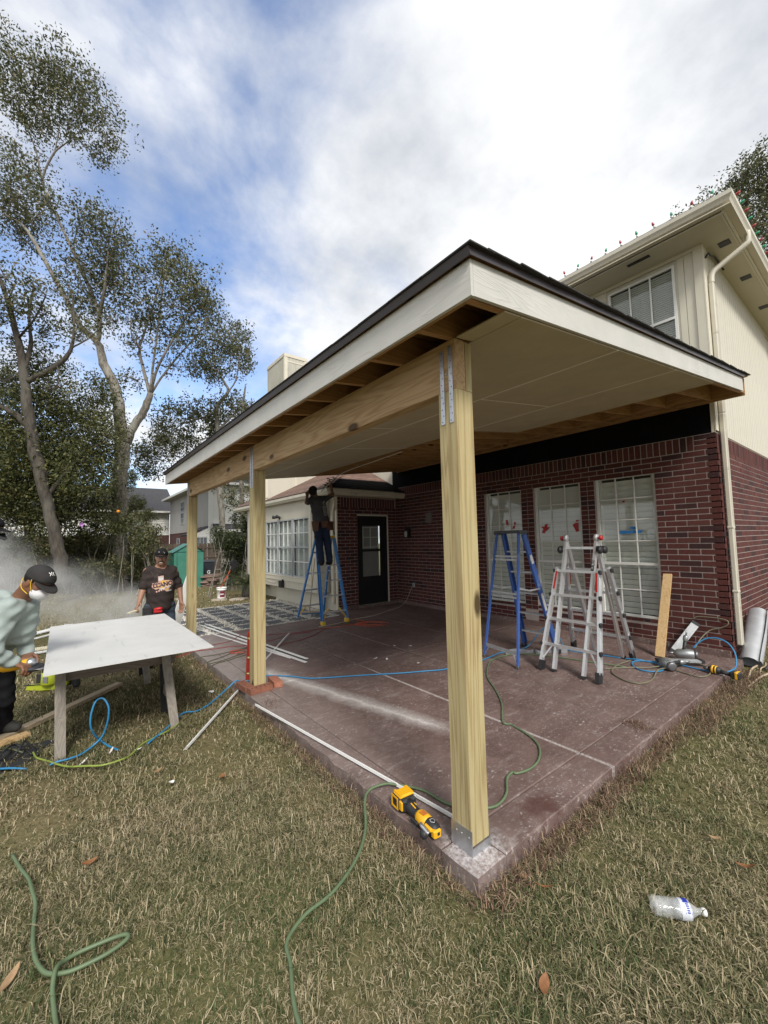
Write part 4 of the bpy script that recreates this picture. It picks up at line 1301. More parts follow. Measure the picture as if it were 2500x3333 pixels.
# ------------------------------------------------------------------ trees and shrubs
TREES = {'forked_oak': {'limbs': [[(0.07, 17.67, -0.25, 0.435), (0.02, 17.57, 1.37, 0.399), (-0.03, 17.45, 3.18, 0.375), (-0.05, 17.34, 4.54, 0.387), (-0.0, 17.2, 5.71, 0.399)], [(-0.02, 17.23, 5.59, 0.314), (-0.16, 17.23, 6.92, 0.302), (-0.28, 17.24, 7.86, 0.266), (-0.67, 17.46, 8.8, 0.23), (-0.88, 17.55, 9.65, 0.181), (-1.43, 17.92, 10.33, 0.145), (-2.05, 18.29, 11.73, 0.121), (-2.75, 18.71, 13.26, 0.097), (-3.25, 19.01, 14.23, 0.073), (-3.83, 19.43, 14.73, 0.06)], [(-0.88, 17.55, 9.59, 0.133), (-0.84, 17.44, 10.55, 0.121), (-1.08, 17.91, 11.71, 0.097), (-1.47, 18.37, 12.96, 0.085), (-1.97, 19.01, 14.45, 0.073), (-2.57, 19.59, 16.15, 0.073), (-2.81, 19.7, 17.0, 0.06), (-2.46, 19.34, 18.07, 0.048), (-2.07, 18.99, 18.5, 0.036), (-1.61, 18.58, 19.0, 0.024)], [(-2.81, 19.72, 16.8, 0.048), (-3.02, 19.77, 18.08, 0.036), (-3.35, 19.94, 19.12, 0.036), (-3.67, 20.11, 20.15, 0.024)], [(-2.46, 19.34, 18.0, 0.036), (-2.29, 19.09, 19.34, 0.024), (-2.42, 19.08, 20.63, 0.024)], [(-1.61, 18.59, 18.96, 0.024), (-0.92, 18.05, 18.92, 0.024), (-0.7, 17.93, 18.4, 0.012)], [(-0.84, 17.44, 10.55, 0.097), (-0.76, 16.8, 11.27, 0.085), (-0.72, 16.59, 11.9, 0.06), (-0.68, 16.36, 12.76, 0.036)], [(-1.08, 17.92, 11.65, 0.06), (-1.39, 17.76, 11.89, 0.048), (-1.74, 17.97, 12.51, 0.036)], [(0.07, 17.14, 5.71, 0.266), (0.36, 16.86, 6.42, 0.218), (0.62, 16.61, 6.92, 0.193), (0.81, 16.4, 7.64, 0.157)], [(0.79, 16.42, 7.55, 0.097), (0.53, 16.76, 8.92, 0.085), (0.47, 16.88, 9.58, 0.073), (0.62, 16.84, 10.24, 0.06), (1.07, 16.44, 12.14, 0.036), (1.25, 16.22, 13.01, 0.024)], [(0.81, 16.4, 7.61, 0.085), (0.94, 15.84, 8.44, 0.073), (1.24, 15.41, 9.21, 0.06), (1.59, 14.95, 9.97, 0.048), (2.02, 14.51, 11.12, 0.024)], [(0.83, 16.39, 7.61, 0.073), (1.18, 16.43, 8.33, 0.06), (1.73, 16.17, 9.27, 0.048), (2.45, 15.77, 10.35, 0.036), (2.85, 15.5, 11.27, 0.024)], [(0.79, 16.42, 7.64, 0.073), (0.89, 16.22, 9.06, 0.06), (0.98, 16.04, 10.26, 0.048), (1.12, 15.76, 12.18, 0.036), (1.23, 15.6, 13.02, 0.024)], [(0.47, 16.88, 9.55, 0.048), (0.22, 17.04, 9.95, 0.036), (0.15, 17.03, 10.69, 0.024)]], 'clumps': [(-2.29, 18.9, 21.52, 0.83, 0.78, 0.71), (-1.56, 18.43, 20.34, 0.96, 0.85, 0.77), (-0.87, 18.01, 18.92, 0.64, 0.71, 0.77), (-2.99, 19.49, 21.03, 0.77, 0.85, 0.96), (-3.68, 20.09, 20.41, 0.77, 0.85, 1.03), (-1.21, 18.33, 18.29, 0.77, 0.42, 0.39), (-2.95, 19.6, 19.49, 0.77, 0.71, 0.64), (-4.18, 20.32, 22.21, 0.45, 0.49, 1.16), (-1.99, 18.85, 19.46, 0.64, 0.71, 0.64), (-3.48, 19.1, 15.71, 0.97, 1.0, 0.91), (-3.71, 20.67, 15.22, 1.1, 0.92, 0.84), (-2.65, 17.44, 14.46, 0.51, 0.5, 0.46), (-3.52, 20.29, 17.79, 0.77, 0.71, 0.64), (-0.89, 16.64, 13.58, 0.76, 0.84, 0.76), (-1.55, 17.44, 14.28, 0.48, 0.53, 0.48), (-0.36, 17.79, 13.76, 0.51, 0.56, 0.76), (-1.6, 17.59, 12.47, 0.6, 0.66, 0.66), (-0.77, 17.39, 12.32, 0.67, 0.74, 0.73), (-1.89, 16.79, 10.85, 0.51, 0.49, 0.45), (-1.06, 18.31, 11.52, 0.56, 0.55, 0.5), (-0.34, 17.03, 12.04, 0.43, 0.47, 0.73), (-0.63, 16.76, 10.44, 0.53, 0.52, 0.47), (1.28, 16.42, 13.33, 0.63, 0.69, 0.63), (0.44, 15.72, 11.89, 0.53, 0.58, 0.59), (1.62, 15.22, 12.21, 0.66, 0.73, 0.66), (1.97, 14.06, 11.23, 0.63, 0.69, 0.63), (0.6, 15.99, 10.86, 0.65, 0.59, 0.54), (1.25, 14.88, 10.73, 0.69, 0.64, 0.58), (2.02, 14.47, 10.5, 0.64, 0.58, 0.52), (1.14, 16.67, 10.33, 0.69, 0.55, 0.5), (1.59, 14.94, 9.61, 0.7, 0.51, 0.47), (0.28, 16.6, 9.54, 0.42, 0.46, 0.48), (0.3, 17.96, 11.16, 0.45, 0.5, 0.65), (2.93, 15.81, 11.45, 0.52, 0.57, 0.52), (0.19, 17.5, 8.46, 0.37, 0.41, 0.44), (1.46, 15.91, 8.84, 0.61, 0.4, 0.36)]}, 'dark_oak': {'limbs': [[(-1.69, 15.17, 0.44, 0.314), (-1.86, 15.2, 1.57, 0.265), (-2.16, 15.32, 2.95, 0.245), (-2.47, 15.43, 4.42, 0.255), (-2.73, 15.5, 6.0, 0.216), (-2.87, 15.49, 7.27, 0.177), (-3.07, 15.55, 8.45, 0.128), (-3.41, 15.7, 9.83, 0.088), (-3.71, 15.85, 10.72, 0.059)], [(-2.75, 15.43, 6.98, 0.128), (-2.23, 14.99, 7.3, 0.118), (-1.84, 14.65, 7.68, 0.098), (-1.67, 14.48, 8.12, 0.069), (-1.64, 14.4, 8.8, 0.049), (-1.71, 14.38, 9.69, 0.029)], [(-2.85, 15.48, 7.37, 0.128), (-2.74, 15.69, 8.3, 0.088), (-2.82, 15.91, 9.42, 0.059), (-2.72, 15.75, 10.33, 0.039)], [(-2.65, 15.49, 5.41, 0.147), (-3.09, 15.78, 5.96, 0.128), (-3.68, 16.21, 6.37, 0.098), (-4.39, 16.7, 7.22, 0.069)], [(-3.03, 15.53, 8.36, 0.059), (-2.62, 14.55, 8.65, 0.039), (-2.34, 14.14, 9.33, 0.029)], [(-1.66, 14.48, 8.02, 0.039), (-1.24, 14.5, 8.46, 0.029), (-0.92, 14.46, 8.96, 0.02)], [(-2.21, 15.33, 3.24, 0.098), (-1.46, 15.39, 4.52, 0.069), (-0.81, 15.08, 5.17, 0.039)]], 'clumps': [(-3.19, 15.0, 9.07, 0.57, 0.47, 0.43), (-2.49, 14.55, 8.99, 0.52, 0.47, 0.43), (-3.09, 16.33, 8.67, 0.57, 0.4, 0.36), (-3.32, 14.62, 9.79, 0.51, 0.46, 0.41), (-2.19, 15.1, 8.53, 0.45, 0.38, 0.35), (-1.73, 15.02, 8.95, 0.41, 0.39, 0.36), (-3.73, 15.25, 9.0, 0.56, 0.62, 0.56), (-2.62, 14.01, 9.45, 0.46, 0.4, 0.37), (-1.31, 13.63, 8.18, 0.38, 0.31, 0.28), (-3.27, 16.21, 7.22, 0.6, 0.44, 0.4), (-3.81, 16.33, 7.95, 0.59, 0.55, 0.5), (-2.05, 14.05, 6.49, 0.47, 0.31, 0.28)]}, 'undergrowth_tree': {'limbs': [[(-2.54, 17.75, 0.43, 0.219), (-2.71, 17.75, 1.91, 0.186), (-2.78, 17.7, 3.11, 0.153), (-2.63, 17.49, 4.2, 0.11), (-2.23, 17.08, 5.28, 0.077), (-1.73, 16.62, 6.03, 0.044)], [(-2.76, 17.69, 3.0, 0.11), (-3.24, 17.96, 4.33, 0.088), (-3.52, 18.08, 5.43, 0.055)], [(-2.67, 17.53, 4.09, 0.077), (-1.61, 16.66, 4.5, 0.055), (-0.94, 16.06, 5.35, 0.033)], [(-2.75, 17.72, 2.57, 0.066), (-1.84, 16.93, 3.41, 0.055), (-0.99, 16.21, 4.04, 0.033)]], 'clumps': [(-3.03, 16.49, 6.1, 0.87, 0.68, 0.62), (-2.24, 16.25, 6.61, 0.63, 0.58, 0.53), (-1.47, 17.2, 6.68, 0.69, 0.63, 0.57), (-3.36, 18.21, 5.14, 0.94, 0.85, 0.78), (-2.44, 16.13, 5.17, 0.82, 0.74, 0.67), (-1.58, 16.39, 5.23, 0.76, 0.72, 0.65), (-0.95, 15.98, 5.67, 0.55, 0.6, 0.55), (-3.07, 16.93, 3.67, 0.99, 0.8, 0.73), (-2.17, 17.78, 4.16, 0.96, 0.81, 0.74), (-1.28, 15.37, 4.12, 0.72, 0.79, 0.72), (-0.72, 15.65, 4.64, 0.48, 0.53, 0.54), (-1.48, 16.73, 3.08, 0.77, 0.54, 0.49), (-3.93, 18.22, 5.29, 0.76, 0.83, 0.87), (-3.85, 18.73, 3.72, 0.78, 0.85, 0.78), (-2.72, 18.34, 2.82, 0.68, 0.5, 0.45), (-0.65, 17.26, 3.5, 0.53, 0.58, 0.59), (-2.44, 16.43, 7.81, 0.64, 0.58, 0.53), (-3.35, 18.17, 7.62, 0.67, 0.62, 0.56), (-0.87, 16.39, 7.15, 0.51, 0.56, 0.56), (-0.55, 15.16, 5.65, 0.42, 0.47, 0.64), (-3.28, 16.63, 4.13, 0.71, 0.67, 0.61), (-1.88, 18.15, 4.94, 0.7, 0.65, 0.59), (-2.98, 17.35, 2.55, 0.85, 0.53, 0.48), (-1.98, 16.6, 2.63, 0.69, 0.47, 0.43), (-1.0, 17.44, 2.51, 0.64, 0.41, 0.37), (-0.25, 15.99, 2.62, 0.33, 0.37, 0.44)]}, 'slender_tree': {'limbs': [[(4.42, 18.71, -0.27, 0.236), (4.3, 18.68, 1.2, 0.191), (4.2, 18.62, 2.82, 0.191), (4.08, 18.59, 4.14, 0.177), (4.01, 18.52, 5.61, 0.162), (3.92, 18.44, 7.38, 0.147), (3.88, 18.4, 8.18, 0.133), (4.28, 18.03, 8.91, 0.103), (4.1, 18.12, 9.43, 0.074), (3.76, 18.32, 10.17, 0.059), (3.62, 18.35, 11.05, 0.029)], [(4.28, 18.03, 8.86, 0.059), (4.59, 17.73, 9.56, 0.044), (4.67, 17.56, 10.73, 0.029)], [(3.9, 18.41, 7.96, 0.088), (3.36, 18.85, 7.69, 0.059), (2.55, 19.51, 7.42, 0.044)], [(3.92, 18.47, 7.08, 0.088), (4.51, 17.94, 7.8, 0.059), (4.85, 17.62, 8.38, 0.029)]], 'clumps': [(4.76, 18.99, 12.36, 0.79, 0.78, 0.71), (3.74, 18.28, 11.29, 0.74, 0.73, 0.66), (4.95, 19.08, 11.07, 0.71, 0.78, 0.71), (3.42, 17.09, 9.5, 0.76, 0.53, 0.48), (3.14, 19.19, 10.33, 0.75, 0.58, 0.52), (4.78, 17.02, 10.7, 0.43, 0.48, 0.58), (2.38, 20.72, 7.99, 0.85, 0.85, 0.77), (2.88, 18.01, 7.82, 0.7, 0.69, 0.63), (4.14, 19.63, 7.7, 0.78, 0.77, 0.7), (4.55, 18.04, 8.14, 0.67, 0.73, 0.67), (1.97, 21.5, 7.01, 0.7, 0.77, 0.7), (2.45, 19.59, 6.52, 0.81, 0.73, 0.66), (3.27, 18.76, 6.61, 0.73, 0.56, 0.51), (1.2, 21.76, 6.18, 0.61, 0.68, 0.61), (1.8, 22.06, 5.66, 0.63, 0.7, 0.63), (4.31, 17.94, 3.94, 0.36, 0.4, 0.43), (5.19, 19.53, 3.51, 0.35, 0.38, 0.39), (4.25, 19.99, 4.93, 0.31, 0.34, 0.47), (4.96, 16.72, 3.99, 0.28, 0.31, 0.42)]}, 'back_tree': {'limbs': [[(5.73, 19.6, -0.29, 0.206), (5.57, 19.53, 1.93, 0.19), (5.47, 19.46, 3.67, 0.174), (5.39, 19.41, 4.94, 0.159), (5.28, 19.34, 6.68, 0.143), (5.36, 19.12, 8.58, 0.095), (5.45, 18.93, 9.84, 0.048)], [(5.3, 19.34, 6.52, 0.079), (5.89, 18.8, 7.46, 0.063), (6.24, 18.45, 8.24, 0.032)]], 'clumps': [(5.81, 19.96, 8.89, 0.5, 0.55, 0.5), (6.37, 19.64, 7.72, 0.5, 0.55, 0.5), (5.31, 19.42, 6.22, 0.4, 0.44, 0.4), (5.64, 18.36, 4.82, 0.38, 0.42, 0.54), (5.52, 17.64, 3.52, 0.33, 0.36, 0.59), (5.5, 19.05, 2.7, 0.28, 0.31, 0.47)]}, 'tall_tree': {'limbs': [[(31.02, 3.66, -1.44, 0.471), (30.7, 3.28, 5.8, 0.435), (30.24, 3.01, 13.04, 0.363), (29.86, 2.99, 16.66, 0.29), (29.66, 2.93, 19.2, 0.181), (29.46, 2.89, 21.37, 0.109)], [(29.86, 2.99, 16.66, 0.145), (31.09, 1.81, 19.16, 0.109), (31.6, 1.22, 21.31, 0.073)], [(29.75, 2.92, 18.47, 0.109), (28.5, 3.77, 19.95, 0.073), (27.62, 4.38, 20.88, 0.036)], [(28.5, 3.77, 19.95, 0.054), (27.08, 4.9, 19.81, 0.036), (26.08, 5.67, 20.02, 0.018)]], 'clumps': [(29.78, 2.78, 21.84, 1.09, 1.2, 1.28), (27.71, 3.67, 20.05, 0.97, 0.88, 0.8), (29.58, 2.08, 22.73, 0.89, 0.98, 0.98), (27.06, 4.25, 20.87, 0.62, 0.55, 0.5), (28.49, 5.89, 21.45, 0.78, 0.3, 0.27), (30.42, 2.86, 20.09, 1.11, 1.22, 1.11), (31.39, 2.43, 18.52, 0.93, 1.02, 1.3), (28.5, 2.79, 22.28, 0.71, 0.78, 0.71), (31.92, 1.75, 21.86, 1.12, 1.23, 1.49), (29.52, 1.46, 17.48, 1.03, 1.13, 1.37), (26.89, 3.15, 18.04, 0.85, 0.74, 0.68), (31.82, 2.99, 17.44, 0.95, 1.05, 0.95)]}}
SHRUBS = {'vine_bush': [(-1.32, 18.36, 1.3, 0.6, 0.46, 0.42), (-0.53, 18.53, 1.51, 0.62, 0.55, 0.5), (0.11, 17.64, 1.73, 0.61, 0.47, 0.43), (-0.98, 16.95, 0.75, 0.67, 0.43, 0.39), (-0.26, 16.6, 0.83, 0.62, 0.5, 0.45), (0.54, 17.66, 0.98, 0.56, 0.61, 0.62), (0.51, 15.05, 1.71, 0.43, 0.42, 0.38), (0.36, 17.72, 0.14, 0.55, 0.4, 0.37), (0.92, 17.19, 0.37, 0.49, 0.54, 0.49), (-1.59, 18.16, 0.62, 0.41, 0.45, 0.47), (1.03, 15.56, 1.25, 0.34, 0.37, 0.45), (0.86, 15.55, 2.04, 0.4, 0.37, 0.34), (0.23, 15.95, 2.39, 0.51, 0.43, 0.39), (-0.44, 17.06, 2.15, 0.52, 0.38, 0.35), (-1.16, 17.82, 1.94, 0.64, 0.41, 0.37), (-1.8, 18.48, 1.78, 0.59, 0.45, 0.41), (-0.72, 18.94, 1.76, 0.75, 0.42, 0.38)], 'trunk_vine': [(1.36, 34.61, 5.72, 0.65, 0.71, 1.15), (1.98, 34.05, 6.62, 0.58, 0.63, 0.92), (1.67, 34.49, 4.33, 0.58, 0.63, 0.69), (1.18, 34.94, 3.66, 0.46, 0.51, 0.58), (2.4, 34.01, 4.78, 0.81, 0.76, 0.69), (3.15, 33.5, 3.84, 0.69, 0.64, 0.58)], 'evergreen_shrub': [(3.63, 14.24, 1.45, 0.65, 0.71, 0.65), (3.47, 12.65, 2.16, 0.38, 0.42, 0.65), (3.02, 13.94, 1.7, 0.51, 0.5, 0.45), (3.4, 14.23, 0.71, 0.52, 0.45, 0.41), (3.98, 13.56, 1.16, 0.35, 0.38, 0.69), (3.48, 14.39, 2.58, 0.17, 0.18, 0.53), (3.73, 14.01, 2.92, 0.19, 0.21, 0.41), (4.32, 13.81, 1.73, 0.3, 0.33, 0.83), (2.38, 12.79, 1.96, 0.26, 0.29, 0.26)], 'low_shrub': [(-3.5, 20.39, 1.11, 0.73, 0.67, 0.61), (-2.63, 17.56, 1.15, 0.54, 0.48, 0.43), (-4.05, 20.4, 1.73, 0.71, 0.78, 0.71), (-2.98, 17.59, 1.91, 0.54, 0.41, 0.38), (-2.14, 18.06, 0.88, 0.45, 0.5, 0.45), (-2.38, 17.1, 1.74, 0.54, 0.41, 0.37), (-3.45, 19.52, 1.83, 0.58, 0.51, 0.47)]}
def leaf_cloud(cl, per_m3, leaf, seed, spread=0.26, twig_leaves=16, ratio=0.45, droop=0.2, grow=1.0):
    rng = np.random.default_rng(seed)
    cl = [tuple(c[:3])+(c[3]*grow, c[4]*grow, c[5]*grow) for c in cl]
    pos = []; tw = []
    for (x, y, z, a, b, c) in cl:
        vol = 4.19*a*b*c
        nt = max(6, int(per_m3*vol**0.85))
        u = rng.normal(0, 1, (nt, 3)); u /= np.linalg.norm(u, axis=1)[:, None]
        r = rng.uniform(0.12, 1.0, nt)**0.55*rng.uniform(0.85, 1.12, nt)
        T = np.array([x, y, z])+u*r[:, None]*np.array([a, b, c])
        for _ in range(5):     # irregular gaps in the crown
            vc = np.array([x, y, z])+rng.normal(0, 0.62, 3)*np.array([a, b, c])
            T = T[np.linalg.norm((T-vc)/np.array([a, b, c]), axis=1) > rng.uniform(0.25, 0.48)]
        nt = len(T)
        if nt == 0: continue
        tw.append(T)
        k = rng.poisson(twig_leaves, nt)+3
        base = np.repeat(T, k, 0)
        dirs = np.repeat(rng.normal(0, 1, (nt, 3)), k, 0)
        t = rng.uniform(-1, 1, (len(base), 1))
        off = dirs*t*spread*0.55+rng.normal(0, spread*0.36, (len(base), 3))
        pos.append(base+off)
    P = np.concatenate(pos); n = len(P)
    d = rng.normal(0, 1, (n, 3)); d[:, 2] -= droop; d /= np.linalg.norm(d, axis=1)[:, None]
    w = np.cross(d, rng.normal(0, 1, (n, 3))); w /= np.linalg.norm(w, axis=1)[:, None]
    s = leaf*rng.uniform(0.6, 1.35, (n, 1))
    nrm = np.cross(d, w)
    v0 = P-d*s*0.5; v2 = P+d*s*0.5
    v1 = P+w*s*ratio*0.5+nrm*s*0.07; v3 = P-w*s*ratio*0.5+nrm*s*0.07
    V = np.stack([v0, v1, v2, v3], 1).reshape(-1, 3)
    return V, np.full(n, 4), np.arange(n*4), np.concatenate(tw)

def build_tree(name, label, cat, spec, bark, leafm, per_m3, leaf, seed, spread, twigs=5, group=None, twl=16):
    limbs = spec['limbs']; b0 = limbs[0][0]
    t = thing(name, label, cat, (b0[0], b0[1], GZ), group)
    rg = random.Random(seed)
    m = MB(); pts = []
    for i, lb in enumerate(limbs):
        P = spline([Vector(p[:3]) for p in lb], 5)
        rs = []
        for k in range(len(lb)-1):
            for q in range(5): rs.append(lb[k][3]+(lb[k+1][3]-lb[k][3])*q/5)
        rs.append(lb[-1][3])
        rs = [r*0.70 for r in rs]
        if i == 0:
            rs = [r*(1+0.55*max(0, 1-(p.z-GZ)/0.9)**2) for r, p in zip(rs, P)]
        rs = [r*(1+rg.uniform(-0.06, 0.06)) for r in rs]
        P = [p+Vector((rg.uniform(-1, 1), rg.uniform(-1, 1), rg.uniform(-1, 1)))*r*0.16 for p, r in zip(P, rs)]
        m.tube(P, rs, 10 if i < 4 else 7)
        pts += [(p, r) for p, r in zip(P, rs)]
    V, fn, idx, T = leaf_cloud(spec['clumps'], per_m3, leaf, seed, spread, twl, grow=1.42)
    arr = np.array([tuple(p) for p, r in pts])
    # fine branches from the limbs out to the twigs
    for c in spec['clumps']:
        cc = np.array(c[:3])
        dd = np.linalg.norm(arr-cc, axis=1); j = int(dd.argmin())
        p0, r0 = pts[j]
        near = T[np.linalg.norm((T-cc)/np.array(c[3:6]), axis=1) < 1.15]
        if len(near) == 0: continue
        midp = Vector(cc)+Vector((rg.gauss(0, 0.15), rg.gauss(0, 0.15), -0.2*c[5]))
        rb0 = min(r0*0.6, 0.012+0.02*c[3])
        m.tube(spline([p0, p0.lerp(midp, 0.5)+Vector((rg.gauss(0, 0.1), rg.gauss(0, 0.1), 0.1)), midp], 3), [rb0*(1-0.09*k) for k in range(7)], 5)
        for k in range(twigs*3):
            e_ = Vector(near[rg.randrange(len(near))])
            m.tube([midp, midp.lerp(e_, 0.5)+Vector((rg.gauss(0, 0.08), rg.gauss(0, 0.08), rg.gauss(0, 0.08))), e_], [rb0*0.5, rb0*0.35, 0.004], 4, cap=False)
    m.build('trunk', bark, t)
    obj('crown', mesh_np('crown', V, fn, idx), leafm, t)
    return t
build_tree('oak_tree', 'tall pale-barked oak forking low above the back fence', 'tree', TREES['forked_oak'], M['bark'], M['leaf'], 19, 0.125, 41, 0.42, 6, None, 17)
build_tree('oak_tree', 'dark-trunked oak with a crooked limb at the left edge', 'tree', TREES['dark_oak'], M['barkdark'], M['leaf'], 24, 0.105, 42, 0.36)
build_tree('evergreen_tree', 'dense low yellow-green tree in front of the dark oak', 'tree', TREES['undergrowth_tree'], M['barkdark'], M['leafyellow'], 58, 0.10, 43, 0.34, 6, None, 18)
build_tree('slender_tree', 'slim straight trunk behind the far end of the patio cover', 'tree', TREES['slender_tree'], M['bark'], M['leaf'], 22, 0.135, 44, 0.32, 4)
build_tree('slender_tree', 'narrower ivy-hung trunk just right of the slim straight one', 'tree', TREES['back_tree'], M['bark'], M['leaf'], 24, 0.135, 45, 0.32, 4)
build_tree('shade_tree', 'leafy tree rising behind the upper roof corner at right', 'tree', TREES['tall_tree'], M['barkdark'], M['leaf'], 10, 0.17, 46, 0.40, 5)

def build_shrub(name, label, cl, leafm, per_m3, leaf, seed, spread, stems=10, twl=16):
    xs = [c[0] for c in cl]; ys = [c[1] for c in cl]
    bx, by = sum(xs)/len(xs), sum(ys)/len(ys)
    t = thing(name, label, 'shrub', (bx, by, GZ))
    V, fn, idx, T = leaf_cloud(cl, per_m3, leaf, seed, spread, twl)
    V[:, 2] = np.maximum(V[:, 2], GZ+0.01)
    rg = random.Random(seed); m = MB()
    for c in cl:
        for k in range(max(1, stems//4)):
            b = Vector((c[0]+rg.gauss(0, 0.25), c[1]+rg.gauss(0, 0.2), GZ)); e_ = Vector(c[:3])+Vector((rg.gauss(0, c[3]*0.5), rg.gauss(0, c[4]*0.5), rg.gauss(0, c[5]*0.6)))
            m.tube([b, b.lerp(e_, 0.55)+Vector((rg.gauss(0, 0.12), rg.gauss(0, 0.12), 0.1)), e_], [0.018, 0.012, 0.005], 5, cap=False)
    m.build('stems', M['bark'], t)
    obj('foliage', mesh_np('foliage', V, fn, idx), leafm, t)
    return t
build_shrub('vine_bush', 'broad dark bush tangled over the back fence behind the dust', SHRUBS['vine_bush'], M['leaf'], 190, 0.085, 51, 0.20, 14, 20)
build_shrub('climbing_vine', 'bright vine climbing the trunk of the forked oak', SHRUBS['trunk_vine'], M['leafyellow'], 160, 0.085, 52, 0.17, 4, 18)
build_shrub('evergreen_shrub', 'tall dark shrub beside the slim trunk beyond the pavers', SHRUBS['evergreen_shrub'], M['leafdark'], 210, 0.075, 53, 0.18, 14, 20)
build_shrub('low_shrub', 'low hedge plants along the fence at the far left', SHRUBS['low_shrub'], M['leaf'], 130, 0.095, 54, 0.22, 8, 18)

# sago palm beside the pavers
palm = thing('sago_palm', 'dark sago palm with drooping feathery fronds near the bay window', 'palm', (2.95, 11.6, GZ))
m = MB(); m.lathe([(0.16, 0), (0.19, 0.15), (0.15, 0.35), (0.08, 0.42)], (2.95, 11.6, GZ), n=10); m.build('trunk', M['barkdark'], palm)
rgp = random.Random(8)
for k in range(22):
    a = 2*math.pi*k/22+rgp.uniform(-0.12, 0.12); el = rgp.uniform(0.25, 1.25); Ln = rgp.uniform(0.75, 1.05)
    c0 = Vector((2.95, 11.6, GZ+0.38)); pts = []
    for i in range(9):
        s = i/8; e2 = el-1.35*s*s
        if i: c0 = c0+Vector((math.cos(a)*math.cos(e2), math.sin(a)*math.cos(e2), math.sin(e2)))*Ln/8
        pts.append(c0.copy())
    m = MB(); m.tube(pts, [0.012-0.001*i for i in range(9)], 4, cap=False)
    side = Vector((-math.sin(a), math.cos(a), 0))
    for i in range(26):
        s = 0.12+0.86*i/25; f = s*8; j = min(int(f), 7); p = pts[j].lerp(pts[j+1], f-j); tg = (pts[j+1]-pts[j]).normalized()
        up = tg.cross(side).normalized()
        ll = 0.20*math.sin(math.pi*(0.12+0.8*s))+0.03
        for sg in (-1, 1):
            d = (side*sg+tg*0.55-up*0.12).normalized(); w = tg*0.008
            m.add([p-w, p+w, p+d*ll+Vector((0, 0, -0.03))], [(0, 1, 2)])
    m.build('frond', M['leafdark'], palm)

# orange and a flower caught in the foliage
m = MB(); m.ell((-0.28, 15.15, 2.84), (0.055, 0.055, 0.052)); setp(m.build('orange', pmat('orange_peel', (0.75, 0.26, 0.01), 0.05, 20, 0.5)), 'single ripe orange hanging among the leaves by the oak trunk', 'fruit')
m = MB()
for k in range(5):
    a = 2*math.pi*k/5; m.add([(-1.32, 13.9, 2.33), (-1.32+0.06*math.cos(a-0.5), 13.87, 2.33+0.06*math.sin(a-0.5)), (-1.32+0.075*math.cos(a), 13.85, 2.33+0.075*math.sin(a)), (-1.32+0.06*math.cos(a+0.5), 13.87, 2.33+0.06*math.sin(a+0.5))], [(0, 1, 2, 3)])
setp(m.build('flower', pmat('lilac_petal', (0.42, 0.20, 0.50), 0.1, 20, 0.6)), 'lilac trumpet flower open on the low tree', 'flower')

# ------------------------------------------------------------------ back fence
FY = 20.7
fence = thing('picket_fence', 'weathered brown dog-ear picket fence across the back of the yard', 'fence', (0, FY, GZ))
M['fence'] = wood('weathered_fence', (0.135, 0.105, 0.08), (0.065, 0.05, 0.04), 'Z', 1.3, False, rough=0.9, rnd=0.22)
m0 = MB(); m0.prism([(-0.068, 0, 0), (0.068, 0, 0), (0.068, 0, 1.72), (0.035, 0, 1.77), (-0.035, 0, 1.77), (-0.068, 0, 1.72)], (0, 0.018, 0))
pk = m0.mesh('picket'); pk.materials.append(M['fence'])
x = -16.0
while x < 11.5:
    o = bpy.data.objects.new('picket', pk); o.location = (x, FY+random.uniform(-0.004, 0.004), GZ+0.02+random.uniform(-0.015, 0.015)); o.rotation_euler = (0, random.uniform(-0.012, 0.012), 0); link(o, fence); x += 0.142
for z in (0.30, 0.95, 1.42):
    m = MB(); m.box((-16, FY-0.042, z), (11.5, FY-0.006, z+0.085)); m.build('rail', M['fence'], fence)
for k in range(12):
    m = MB(); m.box((-15.7+2.44*k, FY-0.135, GZ), (-15.61+2.44*k, FY-0.044, 1.58)); m.build('fence_post', M['fence'], fence)

# ------------------------------------------------------------------ neighbouring houses
greysid = pmat('grey_siding', (0.37, 0.365, 0.35), 0.08, 2, 0.75, stretch=(1, 1, 0.3))
whitesid = pmat('white_lap_siding', (0.72, 0.72, 0.68), 0.06, 2, 0.7)
farbrick = pmat('far_brick', (0.10, 0.047, 0.042), 0.35, 14, 0.9)
n1 = thing('grey_house', 'grey two-storey neighbour house with end wall coloured white as if sunlit beyond the fence', 'house', (4.77, 22.9, GZ))
m = MB(); m.box((4.79, 22.92, GZ), (13, 34.1, 5.1)); m.build('wall_core', M['darkroom'], n1)
m = MB(); m.box((4.775, 22.905, 2.46), (4.788, 34.1, 5.04)); m.build('grey_siding_wall', greysid, n1)
m0 = MB(); m0.box((4.765, 0, 2.46), (4.7745, 0.05, 5.02)); bt = m0.mesh('batten'); bt.materials.append(greysid)
for k in range(28):
    o = bpy.data.objects.new('batten', bt); o.location = (0, 22.95+0.405*k, 0); link(o, n1)
m = MB(); m.box((4.775, 22.905, GZ), (4.788, 34.1, 2.455)); m.build('brick_base', farbrick, n1)
m = MB(); m.box((4.755, 22.905, 2.44), (4.774, 34.1, 2.47)); m.build('belt_trim', farbrick, n1)
m = MB(); m.box((4.775, 22.89, GZ), (13, 22.904, 5.04)); m.build('sunlit_tone_wall', whitesid, n1)  # white tone paints in the brightness of the sun-facing side
m0 = MB(); m0.box((0, 22.882, 2.3), (0.035, 22.8895, 5.02)); bt = m0.mesh('batten'); bt.materials.append(whitesid)
for k in range(18):
    o = bpy.data.objects.new('batten', bt); o.location = (5.0+0.405*k, 0, 0); link(o, n1)
m = MB(); m.box((4.70, 22.83, GZ), (4.80, 22.88, 5.0)); m.build('corner_downspout', M['whitewin'], n1)
